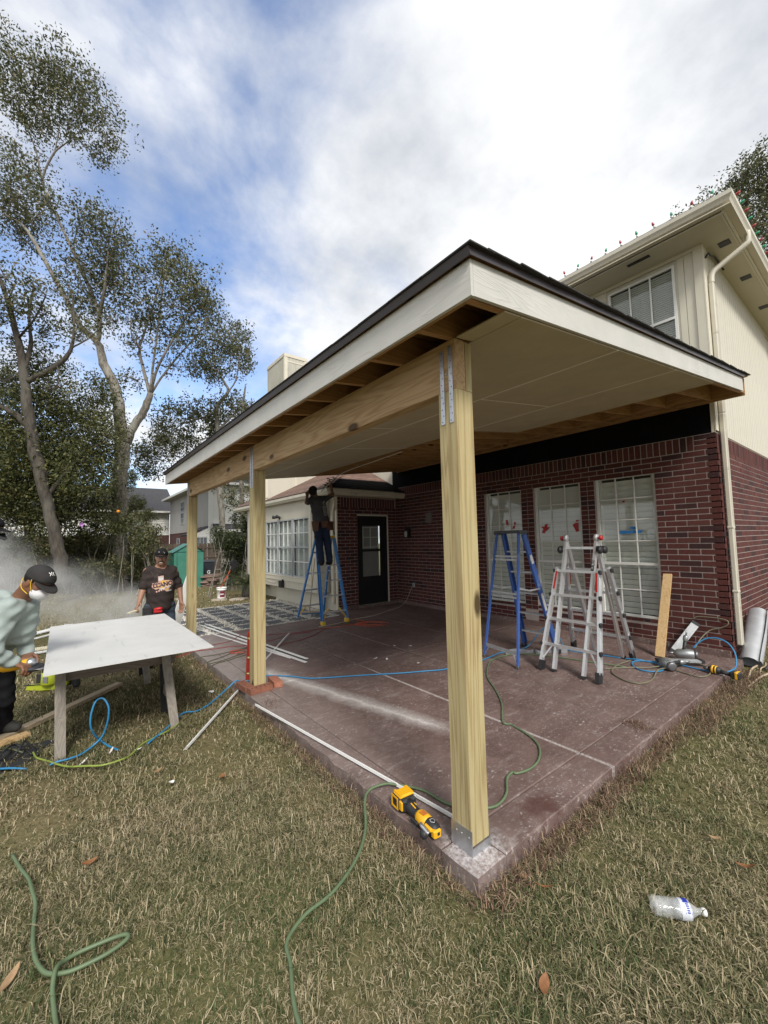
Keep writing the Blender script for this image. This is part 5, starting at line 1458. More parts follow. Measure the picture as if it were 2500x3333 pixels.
m = MB(); m.box((4.30, 22.45, 5.04), (13.3, 34.5, 5.06)); m.build('soffit', greysid, n1)
m = MB(); m.box((4.25, 22.40, 5.06), (4.30, 34.5, 5.20)); m.box((4.30, 22.40, 5.06), (13.3, 22.45, 5.20)); m.build('eave_gutter', M['whitewin'], n1)
m = MB(); m.add([(4.26, 22.41, 5.2), (13.3, 22.41, 5.2), (13.3, 34.5, 5.2), (4.26, 34.5, 5.2), (8.8, 26.5, 7.6), (8.8, 30.5, 7.6)], [(0, 1, 4), (1, 2, 5, 4), (2, 3, 5), (3, 0, 4, 5), (0, 3, 2, 1)]); m.build('roof', M['roofgrey'], n1)
def far_window(parent, x, y0, y1, z0, z1, rows, cols):
    m = MB(); m.box((x-0.03, y0, z0), (x-0.004, y0+0.07, z1)); m.box((x-0.03, y1-0.07, z0), (x-0.004, y1, z1)); m.box((x-0.03, y0+0.07, z0), (x-0.004, y1-0.07, z0+0.07)); m.box((x-0.03, y0+0.07, z1-0.07), (x-0.004, y1-0.07, z1)); m.box((x-0.03, y0+0.07, (z0+z1)/2-0.03), (x-0.004, y1-0.07, (z0+z1)/2+0.03))
    for i in range(1, cols): yy = y0+(y1-y0)*i/cols; m.box((x-0.02, yy-0.015, z0+0.07), (x-0.006, yy+0.015, z1-0.07))
    for i in range(1, rows): zz = z0+(z1-z0)*i/rows; m.box((x-0.021, y0+0.07, zz-0.015), (x-0.005, y1-0.07, zz+0.015))
    w = m.build('window', M['greywin'], parent)
    m = MB(); m.box((x-0.012, y0+0.03, z0+0.03), (x-0.009, y1-0.03, z1-0.03)); m.build('window_glass', pmat('far_glass', (0.10, 0.12, 0.14), 0.3, 3, 0.08), w)
far_window(n1, 4.775, 29.2, 30.3, 3.05, 4.68, 4, 2)
far_window(n1, 4.775, 30.5, 31.4, 0.9, 2.1, 3, 2)
# porch roof and small gabled porch of the grey house
m = MB(); m.prism([(4.95, 21.95, 2.42), (4.95, 22.88, 2.72), (4.95, 22.88, 2.80), (4.95, 21.95, 2.48)], (6.0, 0, 0)); m.build('porch_roof', M['roofgrey'], n1)
m = MB(); m.box((4.93, 21.90, 2.30), (10.9, 21.945, 2.44)); m.box((4.93, 22.84, 2.80), (10.9, 22.885, 2.90)); m.build('porch_trim', M['whitewin'], n1)
m = MB(); m.box((4.90, 22.0, GZ), (5.02, 22.12, 2.29)); m.box((7.8, 22.0, GZ), (7.92, 22.12, 2.29)); m.build('porch_post', farbrick, n1)
m = MB(); m.prism([(3.55, 22.5, 2.10), (4.60, 22.5, 2.58), (4.60, 22.5, 2.66), (3.50, 22.5, 2.16)], (0, 1.6, 0)); m.build('side_porch_roof', M['roofgrey'], n1)
m = MB(); m.prism([(3.62, 22.52, GZ), (4.68, 22.52, GZ), (4.68, 22.52, 2.56), (3.62, 22.52, 2.08)], (0, 0.05, 0)); m.build('side_porch_wall', whitesid, n1)
m = MB()
m.box((3.80, 22.48, 1.10), (4.55, 22.51, 1.16)); m.box((3.80, 22.48, 2.0), (4.55, 22.51, 2.06))
for k in range(5): m.box((3.80+0.18*k, 22.485, 1.161), (3.83+0.18*k, 22.515, 1.999))
m.box((3.80, 22.487, 1.55), (4.55, 22.512, 1.58)); m.build('porch_window', M['greywin'], n1)
m = MB(); m.box((3.82, 22.516, 1.12), (4.53, 22.5195, 2.04)); m.build('porch_window_glass', pmat('porch_glass', (0.16, 0.18, 0.19), 0.3, 3, 0.1), n1)

n2 = thing('white_house', 'white lap-sided neighbour house with a dark roof behind the oak', 'house', (0, 36, GZ))
m = MB(); m.box((-6, 36.03, GZ), (5.1, 44, 4.35)); m.build('wall_core', whitesid, n2)
m = MB()
for k in range(10):
    z = 2.45+0.19*k; m.prism([(-6.02, 35.985, z), (-6.02, 36.025, z), (-6.02, 36.025, z+0.188), (-6.02, 36.015, z+0.188)], (11.12, 0, 0))
o = m.build('lap_boards', whitesid, n2); o['kind'] = 'stuff'
m = MB(); m.box((-6.01, 36.0, GZ), (5.09, 36.028, 2.44)); m.build('brick_base', farbrick, n2)
m = MB(); m.add([(-6.5, 35.5, 4.35), (5.6, 35.5, 4.35), (5.6, 44.5, 4.35), (-6.5, 44.5, 4.35), (-6.5, 40, 6.75), (5.6, 40, 6.75)], [(0, 1, 5, 4), (2, 3, 4, 5), (0, 4, 3), (1, 2, 5), (0, 3, 2, 1)]); m.build('roof', M['roofgrey'], n2)
m = MB(); m.box((-6.5, 35.45, 4.25), (5.6, 35.495, 4.40)); m.build('eave_board', M['whitewin'], n2)

# ------------------------------------------------------------------ yard things near the back fence
tarp = pmat('green_tarp', (0.055, 0.21, 0.155), 0.14, 5, 0.45, bump=0.25, bscale=9)
sh = thing('garden_tent', 'small green tarpaulin garden shelter with a peaked roof by the fence', 'garden tent', (2.3, 16.9, GZ))
xa, xb, ya, yb, ze, zp = 1.72, 2.82, 16.42, 17.5, 1.36, 1.68
xm = (xa+xb)/2
m = MB()
def ripple(a, b, c, d, n=8, amp=0.012):   # wavy tarpaulin panel a-b bottom, d-c top
    a, b, c, d = map(Vector, (a, b, c, d)); nr = (b-a).cross(d-a).normalized(); vs = []; rg = random.Random(int(a.x*77+a.y*13))
    for j in range(n+1):
        for i in range(n+1):
            p = a.lerp(b, i/n).lerp(d.lerp(c, i/n), j/n)
            e_ = 0 if i in (0, n) or j in (0, n) else amp
            vs.append(p+nr*rg.uniform(-e_, e_))
    m.add(vs, [(j*(n+1)+i, j*(n+1)+i+1, (j+1)*(n+1)+i+1, (j+1)*(n+1)+i) for j in range(n) for i in range(n)], True)
ripple((xa, ya, GZ), (xb, ya, GZ), (xb, ya, ze), (xa, ya, ze)); ripple((xa, yb, GZ), (xa, ya, GZ), (xa, ya, ze), (xa, yb, ze)); ripple((xb, ya, GZ), (xb, yb, GZ), (xb, yb, ze), (xb, ya, ze)); ripple((xb, yb, GZ), (xa, yb, GZ), (xa, yb, ze), (xb, yb, ze))
m.add([(xa, ya, ze), (xb, ya, ze), (xm, ya, zp)], [(0, 1, 2)]); m.add([(xa, yb, ze), (xb, yb, ze), (xm, yb, zp)], [(0, 2, 1)])
m.build('tarp_walls', tarp, sh)
m = MB(); ripple((xa-0.05, ya-0.06, ze-0.03), (xm, ya-0.06, zp+0.012), (xm, yb, zp+0.012), (xa-0.05, yb, ze-0.03)); ripple((xm, ya-0.06, zp+0.012), (xb+0.05, ya-0.06, ze-0.03), (xb+0.05, yb, ze-0.03), (xm, yb, zp+0.012)); m.build('tarp_roof', tarp, sh)
m = MB()
for xx in (xa+0.10, xa+0.62): m.box((xx, ya-0.014, GZ), (xx+0.022, ya-0.004, ze))
m.box((xa, ya-0.016, ze-0.02), (xb, ya-0.005, ze+0.005)); m.build('zip_seam', pmat('dark_seam', (0.02, 0.11, 0.09), 0.1), sh)
bn = thing('wheelie_bin', 'black wheeled rubbish bin with a white letter beside the green tent', 'bin', (3.35, 17.9, GZ))
bx, by = 3.33, 17.9
m = MB()
def taper_box(m, c, b, t, z0, z1):
    m.add([(c[0]-b[0]/2, c[1]-b[1]/2, z0), (c[0]+b[0]/2, c[1]-b[1]/2, z0), (c[0]+b[0]/2, c[1]+b[1]/2, z0), (c[0]-b[0]/2, c[1]+b[1]/2, z0), (c[0]-t[0]/2, c[1]-t[1]/2, z1), (c[0]+t[0]/2, c[1]-t[1]/2, z1), (c[0]+t[0]/2, c[1]+t[1]/2, z1), (c[0]-t[0]/2, c[1]+t[1]/2, z1)], [(0, 3, 2, 1), (4, 5, 6, 7), (0, 1, 5, 4), (1, 2, 6, 5), (2, 3, 7, 6), (3, 0, 4, 7)])
binm = pmat('dark_bin_plastic', (0.022, 0.026, 0.034), 0.15, 6, 0.5)
taper_box(m, (bx, by), (0.44, 0.46), (0.55, 0.58), GZ+0.04, 0.86); m.build('bin_body', binm, bn)
m = MB(); taper_box(m, (bx, by), (0.60, 0.64), (0.52, 0.56), 0.861, 0.94); m.build('lid', binm, bn)
for s in (-1, 1):
    m = MB(); m.lathe([(0.10, -0.03), (0.10, 0.03)], (bx+0.22*s, by+0.22, GZ+0.10), (1, 0, 0), 14); m.build('wheel', M['black'], bn)
def text_mesh(name, body, size, mat_, parent, M4, bold=0.0, extrude=0.001):
    cu = bpy.data.curves.new(name, 'FONT'); cu.body = body; cu.size = size; cu.extrude = extrude; cu.offset = bold
    cu.align_x = 'CENTER'; cu.align_y = 'CENTER'; cu.resolution_u = 3
    to = bpy.data.objects.new(name, cu); COL.objects.link(to)
    dg = bpy.context.evaluated_depsgraph_get()
    me = bpy.data.meshes.new_from_object(to.evaluated_get(dg))
    bpy.data.objects.remove(to)
    me.transform(M4)
    me.materials.clear(); me.materials.append(mat_)
    return obj(name, me, mat_, parent)
def frame(o, xdir, ydir):
    xd = Vector(xdir).normalized(); zd = xd.cross(Vector(ydir)).normalized(); yd = zd.cross(xd)
    m4 = Matrix((xd, yd, zd)).transposed().to_4x4(); m4.translation = Vector(o); return m4
text_mesh('bin_letter', 'G', 0.20, M['whitewin'], bn, frame((bx+0.02, by-0.262, 0.40), (1, 0, 0), (0, -0.05, 1)), 0.006)
stonem = pmat('red_flagstone', (0.25, 0.17, 0.14), 0.3, 4, 0.9, bump=0.4, bscale=40, rnd=0.25)
palest = pmat('pale_flagstone', (0.38, 0.33, 0.27), 0.22, 4, 0.9, bump=0.4, bscale=40, rnd=0.15)
def flagstone(cx, cy, z, r, th, seed, tilt=0.0, mt=None, label=None, group='stacked flagstones'):
    rg = random.Random(seed); n = 9; poly = []
    for k in range(n):
        a = 2*math.pi*k/n; rr = r*rg.uniform(0.72, 1.15); poly.append((cx+rr*math.cos(a), cy+rr*0.75*math.sin(a), z+math.tan(tilt)*rr*math.cos(a)))
    m = MB(); m.prism(poly, (0, 0, th))
    return setp(m.build('flagstone', mt or stonem), label, 'flagstone', group)
rg = random.Random(3); z = GZ
for k in range(11):
    th = rg.uniform(0.028, 0.05)
    flagstone(3.10+rg.uniform(-0.07, 0.07), 16.4+rg.uniform(-0.08, 0.08), z, rg.uniform(0.30, 0.42), th, 100+k, rg.uniform(-0.03, 0.03), None, ('topmost', 'second', 'third', 'fourth', 'fifth', 'sixth', 'seventh', 'eighth', 'ninth', 'tenth', 'lowest')[10-k]+' rough reddish flagstone from the top of the low pile before the fence'); z += th+0.004
ston = [(2.14, 11.75, 0.26, 'pale stepping stone under the paint bucket', 201), (2.62, 11.45, 0.30, 'pale stepping stone just right of the paint bucket', 202), (1.75, 14.3, 0.34, 'grass-sunk stepping stone nearest the flagstone pile', 203), (1.35, 12.9, 0.30, 'grass-sunk stepping stone midway to the bucket', 204)]
for (x, y, r, lb, sd_) in ston: flagstone(x, y, GZ-0.005, r, 0.045, sd_, 0.0, palest, lb, 'stepping stones in the lawn')
m = MB(); m.ell((3.85, 16.2, GZ+0.12), (0.20, 0.17, 0.17), 10, 7); setp(m.build('boulder', pmat('grey_boulder', (0.10, 0.095, 0.085), 0.3, 6, 0.9, bump=0.5)), 'rounded dark boulder right of the flagstone pile', 'rock')
bk = thing('paint_bucket', 'white plastic bucket with a maroon label standing on a stepping stone', 'bucket', (2.20, 11.80, GZ+0.045))
m = MB(); c = (2.20, 11.80, GZ+0.046)
m.lathe([(0.125, 0.0), (0.132, 0.03), (0.142, 0.26), (0.150, 0.262), (0.150, 0.285), (0.145, 0.287), (0.146, 0.32), (0.156, 0.322), (0.156, 0.335), (0.147, 0.338), (0.143, 0.345), (0.14, 0.33), (0.12, 0.02)], c, n=24); m.build('bucket_shell', M['white'], bk)
m = MB(); n = 7
vs = []
for i in range(n+1):
    a = R(-128)+R(62)*i/n
    for zz, rr in ((0.05, 0.1352), (0.235, 0.1428)): vs.append((c[0]+rr*math.cos(a), c[1]+rr*math.sin(a), c[2]+zz))
m.add(vs, [(2*i, 2*i+2, 2*i+3, 2*i+1) for i in range(n)]); m.build('label', pmat('maroon_label', (0.17, 0.012, 0.035), 0.08, 8, 0.5), bk)
m = MB(); vs = []
for i in range(n+1):
    a = R(-124)+R(44)*i/n
    for zz, rr in ((0.125, 0.1408), (0.16, 0.1422)): vs.append((c[0]+rr*math.cos(a), c[1]+rr*math.sin(a), c[2]+zz))
m.add(vs, [(2*i, 2*i+2, 2*i+3, 2*i+1) for i in range(n)]); m.build('label_band', M['white'], bk)
m = MB(); m.tube(spline([(2.36, 11.80, GZ+0.33), (2.30, 11.66, GZ+0.22), (2.15, 11.62, GZ+0.20), (2.04, 11.76, GZ+0.32)], 4), 0.003, 5); m.build('bail_handle', M['bolt'], bk)
sv = thing('shovel', 'square black shovel with an orange-red handle leaning behind the bucket', 'shovel', (2.2, 12.2, GZ))
p0 = Vector((2.18, 11.90, GZ+0.33)); p1 = Vector((2.74, 12.50, 0.86))
m = MB(); m.tube([p0, p1], 0.019, 8); m.build('handle', pmat('orange_handle', (0.40, 0.07, 0.025), 0.12, 8, 0.5), sv)
dv = (p1-p0).normalized(); sx = dv.cross(Vector((0.3, -1, 0.1))).normalized(); nv = sx.cross(dv).normalized()
m = MB(); m.prism([p1-sx*0.11, p1+sx*0.13, p1+sx*0.13+dv*0.34, p1-sx*0.12+dv*0.34], nv*0.02); m.prism([p1-dv*0.18-sx*0.03, p1-dv*0.18+sx*0.03, p1+sx*0.03, p1-sx*0.03], nv*0.045); m.build('blade', M['black'], sv)
tb = thing('plant_tub', 'black plastic plant tub half hidden by the fence bush', 'tub', (0.30, 17.6, GZ))
m = MB(); m.lathe([(0.24, 0), (0.30, 0.42), (0.33, 0.42), (0.33, 0.46), (0.28, 0.46), (0.26, 0.30)], (0.30, 17.6, GZ), n=16); m.build('tub_shell', M['black'], tb)
m = MB(); m.lathe([(0.25, 0.36), (0.02, 0.40)], (0.30, 17.6, GZ), n=12); m.build('potting_soil', M['lawn'], tb)
fr_ = thing('metal_stand', 'thin rusty metal stand behind the flagstone pile', 'stand', (3.6, 18.0, GZ))
m = MB(); m.box((3.35, 17.98, 0.46), (4.45, 18.02, 0.50)); m.build('top_bar', M['oldwood'], fr_)
for xx in (3.62, 4.16): 
    m = MB(); m.tube([(xx, 18, GZ), (xx, 18, 0.459)], 0.02, 6); m.build('leg', M['oldwood'], fr_)
m = MB(); m.tube([(4.42, 18.1, GZ+0.1), (4.42, 18.3, 1.7)], 0.012, 6); m.lathe([(0.07, -0.1), (0.03, 0.05), (0.012, 0.10)], (4.42, 18.1, GZ+0.11), n=8); setp(m.build('plunger_pole', M['whitewin']), 'thin white pole leaning on the fence beside the trunk', 'pole')

# ------------------------------------------------------------------ work site: table, lumber, ladders, hoses, tools
def label_quad(parent, name, a, b, c, d, mat_):
    m = MB(); m.quad(a, b, c, d); return m.build(name, mat_, parent)
# cement board with a saw kerf at its left edge
BZ = 0.705
m = MB()
kx, ky = -1.812, 2.91
m.prism([(-1.812, 2.492, BZ), (-0.606, 2.494, BZ), (-0.604, 4.856, BZ), (-1.818, 4.850, BZ), (kx, ky+0.006, BZ), (kx+0.085, ky+0.002, BZ), (kx+0.085, ky-0.004, BZ), (kx, ky-0.004, BZ)], (0, 0, 0.008))
setp(m.build('cement_board', pmat('primed_cement_board', (0.60, 0.60, 0.585), 0.09, 3.0, 0.6, bump=0.1, bscale=70, stain=((0.36, 0.36, 0.355), (14, 2.2, 1), 0.60, 0.55))), 'large white fibre cement sheet lying across the saw horses', 'sheet')
def sawhorse(y0, lab):
    t = thing('saw_horse', lab, 'saw horse', (-1.28, y0, GZ), 'saw horses under the white sheet')
    m = MB(); m.box((-1.74, y0-0.022, 0.475), (-0.80, y0+0.022, 0.703)); m.build('top_beam', M['oldwood_y'], t)
    for sx, xt, xb in ((-1, -1.712, -1.695), (1, -0.895, -0.835)):
        for sy in (-1, 1):
            m = MB(); m.bar((xt, y0+sy*0.045, 0.60), (xb, y0+sy*0.235, GZ), 0.075, 0.038, (0, 1, 0)); m.build('leg', M['oldwood'] if sy < 0 else M['black_wood'], t)
        m = MB(); xx = xt+(xb-xt)*0.6; m.bar((xx, y0-0.17, 0.18), (xx, y0+0.17, 0.18), 0.03, 0.085); m.build('cross_brace', M['oldwood'], t)
    return t
M['black_wood'] = pmat('black_painted_wood', (0.02, 0.02, 0.022), 0.25, 12, 0.7)
sawhorse(3.17, 'grey wooden saw horse under the near end of the white sheet')
sawhorse(4.78, 'grey wooden saw horse under the far end of the white sheet')
# lumber on the grass
def plank(name, label, p0, p1, w, h, mat_, cat='board', group=None, up=(0, 0, 1)):
    m = MB(); m.bar(p0, p1, w, h, up); return setp(m.build(name, mat_), label, cat, group)
plank('wood_plank', 'long whitewashed two-by-four lying diagonally under the saw horses', (-2.28, 3.52, GZ+0.035), (-1.13, 4.68, GZ+0.035), 0.09, 0.038, M['pine_x'])
plank('wood_plank', 'short yellow plank end under the masked worker\'s shoe', (-2.5, 3.42, GZ+0.03), (-1.93, 3.66, GZ+0.03), 0.09, 0.03, M['pine'])
plank('wood_plank', 'knotty pine board leaning on the brick wall right of the windows', (4.62, 0.64, 0.005), (5.245, 0.676, 1.06), 0.105, 0.036, M['pine'], up=(-1, 0, 0.6))
offc = pmat('cream_trim_offcut', (0.68, 0.62, 0.45), 0.1, 5, 0.6)
for (p0, p1, w, mt, lb) in (((-2.22, 7.75, GZ+0.03), (-1.55, 7.78, GZ+0.03), 0.22, offc, 'cream board offcut lying on the grass behind the masked worker'), ((-2.22, 7.45, GZ+0.025), (-1.55, 7.52, GZ+0.025), 0.09, M['white'], 'white board strip in front of the cream offcut'), ((-2.35, 9.2, GZ+0.03), (-1.55, 10.1, GZ+0.03), 0.20, M['white'], 'white board strips lying farthest back on the lawn'), ((-2.1, 8.9, GZ+0.02), (-1.35, 9.75, GZ+0.02), 0.07, M['white'], 'narrow white strip beside the farthest white board')):
    plank('board_offcut', lb, p0, p1, w, 0.02, mt, 'offcut', 'board offcuts on the lawn')
# white panel strip leaning on the far post
m = MB(); m.prism([(0.02, 6.40, 1.15), (0.115, 6.40, 1.10), (-0.10, 6.70, -0.09), (-0.17, 6.70, -0.085), (-0.19, 6.62, 0.3)], (0.006, -0.012, 0)); setp(m.build('leaning_board', M['white']), 'narrow white panel strip leaning against the far post', 'panel')

# trim strips
def strip(label, p0, p1, w, h, kinks=()):
    t = thing('trim_strip', label, 'trim strip', p0, 'white trim strips on the patio'); t['kind'] = 'thing'
    m = MB(); m.bar(p0, p1, w, h*0.35); m.build('flange', M['white'], t)
    P0, P1 = Vector(p0), Vector(p1); u = (P1-P0).normalized().cross(Vector((0, 0, 1)))
    m = MB(); m.bar(P0+u*w*0.32+Vector((0, 0, h*0.5)), P1+u*w*0.32+Vector((0, 0, h*0.5)), w*0.28, h*0.6); m.build('bead', M['white'], t)
    return t
strip('white trim strip propped from the lawn over the slab edge behind the middle post', (-0.86, 2.39, -0.08), (1.442, 5.315, 0.045), 0.026, 0.02)
strip('white trim strip lying along the slab edge up to the nearest post', (-0.148, 2.66, 0.022), (0.155, 0.15, 0.012), 0.026, 0.018)
strip('upper white strip of the bundle crossing pavers and slab', (0.62, 7.45, 0.012), (0.985, 3.74, 0.030), 0.045, 0.018)
strip('lower white strip of the bundle crossing pavers and slab', (0.52, 7.42, 0.008), (0.925, 3.66, 0.012), 0.05, 0.018)
strip('separate white strip left of the bundle at the paver edge', (0.34, 7.25, 0.005), (0.86, 4.0, 0.010), 0.035, 0.016)
strip('short white strip on the slab under the blue ladder with the worker', (2.52, 6.32, 0.01), (3.1, 6.34, 0.01), 0.03, 0.016)
# red level leaning behind the middle post
lv = thing('spirit_level', 'red spirit level leaning against the middle post', 'level', (0.085, 3.54, 0.0))
redm = pmat('red_level_paint', (0.42, 0.045, 0.03), 0.1, 12, 0.45)
p0, p1 = Vector((0.080, 3.53, 0.004)), Vector((0.018, 3.285, 0.62)); dv = (p1-p0).normalized(); nx = Vector((0.787, -0.616, 0))
m = MB()
m.bar(p0-nx*0.020, p1-nx*0.020, 0.008, 0.024, (0.616, 0.787, 0)); m.bar(p0+nx*0.020, p1+nx*0.020, 0.008, 0.024, (0.616, 0.787, 0))
for a, b in ((0.0, 0.10), (0.16, 0.44), (0.50, 0.84), (0.90, 1.0)): m.bar(p0.lerp(p1, a), p0.lerp(p1, b), 0.031, 0.010, (0.616, 0.787, 0))
m.build('level_body', redm, lv)
m = MB()
for s in (0.13, 0.47, 0.87): m.tube([p0.lerp(p1, s)-nx*0.018, p0.lerp(p1, s)+nx*0.018], 0.008, 8)
m.build('bubble_vial', pmat('vial_yellow', (0.6, 0.6, 0.15), 0.1), lv)
# loose cored bricks round the middle post
def cored_brick(c, rot, label):
    m = MB(); Lb, Wb, Hb = 0.258, 0.098, 0.06
    n = 5; hw, hl = 0.040, 0.022
    m.box((-Lb/2, -Wb/2, 0), (Lb/2, -hw/2, Hb)); m.box((-Lb/2, hw/2, 0), (Lb/2, Wb/2, Hb))
    pit = (Lb-n*hl)/(n+1); x = -Lb/2
    for k in range(n+1): m.box((x, -hw/2, 0), (x+pit, hw/2, Hb)); x += pit+hl
    m.box((-Lb/2+0.004, -hw/2, 0.001), (Lb/2-0.004, hw/2, 0.012))
    o = m.build('cored_brick', M['loosebrick'], None, c); o.rotation_euler = (0, 0, rot)
    return setp(o, label, 'brick', 'loose bricks at the foot of the middle post')
cored_brick((0.045, 3.045, 0.001), R(3), 'cored brick lying in front of the middle post, facing the lawn corner')
cored_brick((-0.060, 3.235, 0.001), R(93), 'cored brick lying along the lawn side of the middle post')
cored_brick((0.270, 3.16, 0.001), R(84), 'cored brick lying apart behind the middle post, on the patio side')

# ---- fibreglass step ladders
bluefg = pmat('blue_fibreglass', (0.045, 0.11, 0.36), 0.16, 9, 0.5, stain=((0.40, 0.42, 0.46), (7, 7, 4), 0.60, 0.5))
bluefg2 = pmat('bright_blue_fibreglass', (0.04, 0.19, 0.48), 0.08, 9, 0.45)
M['alu'] = pmat('aluminium', (0.72, 0.73, 0.74), 0.07, 14, 0.38, 0.75)
M['aluold'] = pmat('worn_aluminium', (0.50, 0.51, 0.52), 0.2, 14, 0.5, 0.6, stain=((0.62, 0.62, 0.60), (12, 12, 12), 0.6, 0.6))
yellowp = pmat('yellow_plastic', (0.62, 0.40, 0.03), 0.1, 12, 0.5)
def channel(m, p0, p1, w, d, up, th=0.004):
    """C-section rail: web plus two flanges"""
    p0, p1 = Vector(p0), Vector(p1); t = (p1-p0).normalized(); u = t.cross(Vector(up)).normalized(); v = u.cross(t).normalized()
    m.bar(p0, p1, th, w, up)
    for s in (-1, 1): m.bar(p0+u*d/2+v*(s*(w/2-th/2)), p1+u*d/2+v*(s*(w/2-th/2)), d-th, th, up)
# ladder A: paint-spattered blue step ladder (steps face the window wall)
la = thing('step_ladder', 'paint-worn blue fibreglass step ladder by the windows', 'ladder', (3.3, 1.9, 0))
top = {'f': (3.27, ), 'r': (3.13, )}
fy = {0: 1.62, 1: 2.16}; ty = {0: 1.735, 1: 2.085}; ry = {0: 1.60, 1: 2.22}
def fr_pt(s, z):  # front (step) rail
    f = z/1.70; return Vector((3.81+(3.28-3.81)*f, fy[s]+(ty[s]-fy[s])*f, z))
def rr_pt(s, z):
    f = z/1.70; x0 = 2.80 if s == 0 else 2.93; return Vector((x0+(3.14-x0)*f, ry[s]+(ty[s]-ry[s])*f, z))
for s in (0, 1):
    m = MB(); channel(m, fr_pt(s, 0.05), fr_pt(s, 1.70), 0.085, 0.032 if s == 0 else -0.032, (1, 0, 0.3)); m.build('front_rail', bluefg, la)
    m = MB(); m.bar(rr_pt(s, 0.04), rr_pt(s, 1.70), 0.024, 0.034, (1, 0, 0)); m.build('rear_rail', bluefg, la)
    m = MB(); m.rbox(fr_pt(s, 0.03)+Vector((0.0, 0, 0)), (0.10, 0.045, 0.06), 0.006); m.build('foot', M['black'], la)
    m = MB(); m.rbox(rr_pt(s, 0.022), (0.045, 0.04, 0.042), 0.006); m.build('foot', M['bolt'], la)
    # spreader
    m = MB(); a, b = fr_pt(s, 0.93), rr_pt(s, 0.98); mid = a.lerp(b, 0.5)+Vector((0, 0, -0.03)); m.bar(a, mid, 0.006, 0.022); m.bar(mid, b, 0.006, 0.022); m.build('spreader', M['aluold'], la)
for z in (1.444, 1.152, 0.846, 0.544, 0.265):
    m = MB(); a, b = fr_pt(0, z), fr_pt(1, z); m.bar(a, b, 0.078, 0.018); 
    for k in (-1, 0, 1): m.bar(a+Vector((0.025*k, 0, 0.0105)), b+Vector((0.025*k, 0, 0.0105)), 0.008, 0.003)
    m.build('step', M['aluold'], la)
for z, n in ((1.39, 2), (0.90, 2), (0.17, 1)):
    for k in range(n):
        m = MB(); zz = z-0.045*k; m.bar(rr_pt(0, zz), rr_pt(1, zz), 0.012, 0.026 if n == 2 else 0.045); m.build('rear_brace', M['aluold'], la)
for s in (0, 1):
    m = MB(); a = rr_pt(s, 0.15); d = rr_pt(1-s, 0.15)-a; d.normalize(); m.bar(a+d*0.07, rr_pt(s, 0.05), 0.004, 0.03, (1, 0, 0)); m.build('gusset', M['aluold'], la)
m = MB(); m.rbox((3.21, 1.91, 1.725), (0.19, 0.43, 0.042), 0.010); m.box((3.12, 1.70, 1.69), (3.30, 1.715, 1.704)); m.box((3.12, 2.105, 1.69), (3.30, 2.12, 1.704))
m.build('top_cap', pmat('grey_ladder_cap', (0.07, 0.075, 0.085), 0.3, 18, 0.6, stain=((0.45, 0.45, 0.43), (12, 12, 12), 0.62, 0.6)), la)
stick = pmat('white_sticker', (0.6, 0.6, 0.58), 0.1, 20, 0.5)
for z0, z1 in ((1.28, 1.40), (0.62, 0.86), (0.50, 0.58)):
    m = MB(); a, b = fr_pt(0, z0), fr_pt(0, z1); m.bar(a+Vector((0, -0.0035, 0)), b+Vector((0, -0.0035, 0)), 0.001, 0.05, (1, 0, 0.3)); m.build('sticker', stick, la)

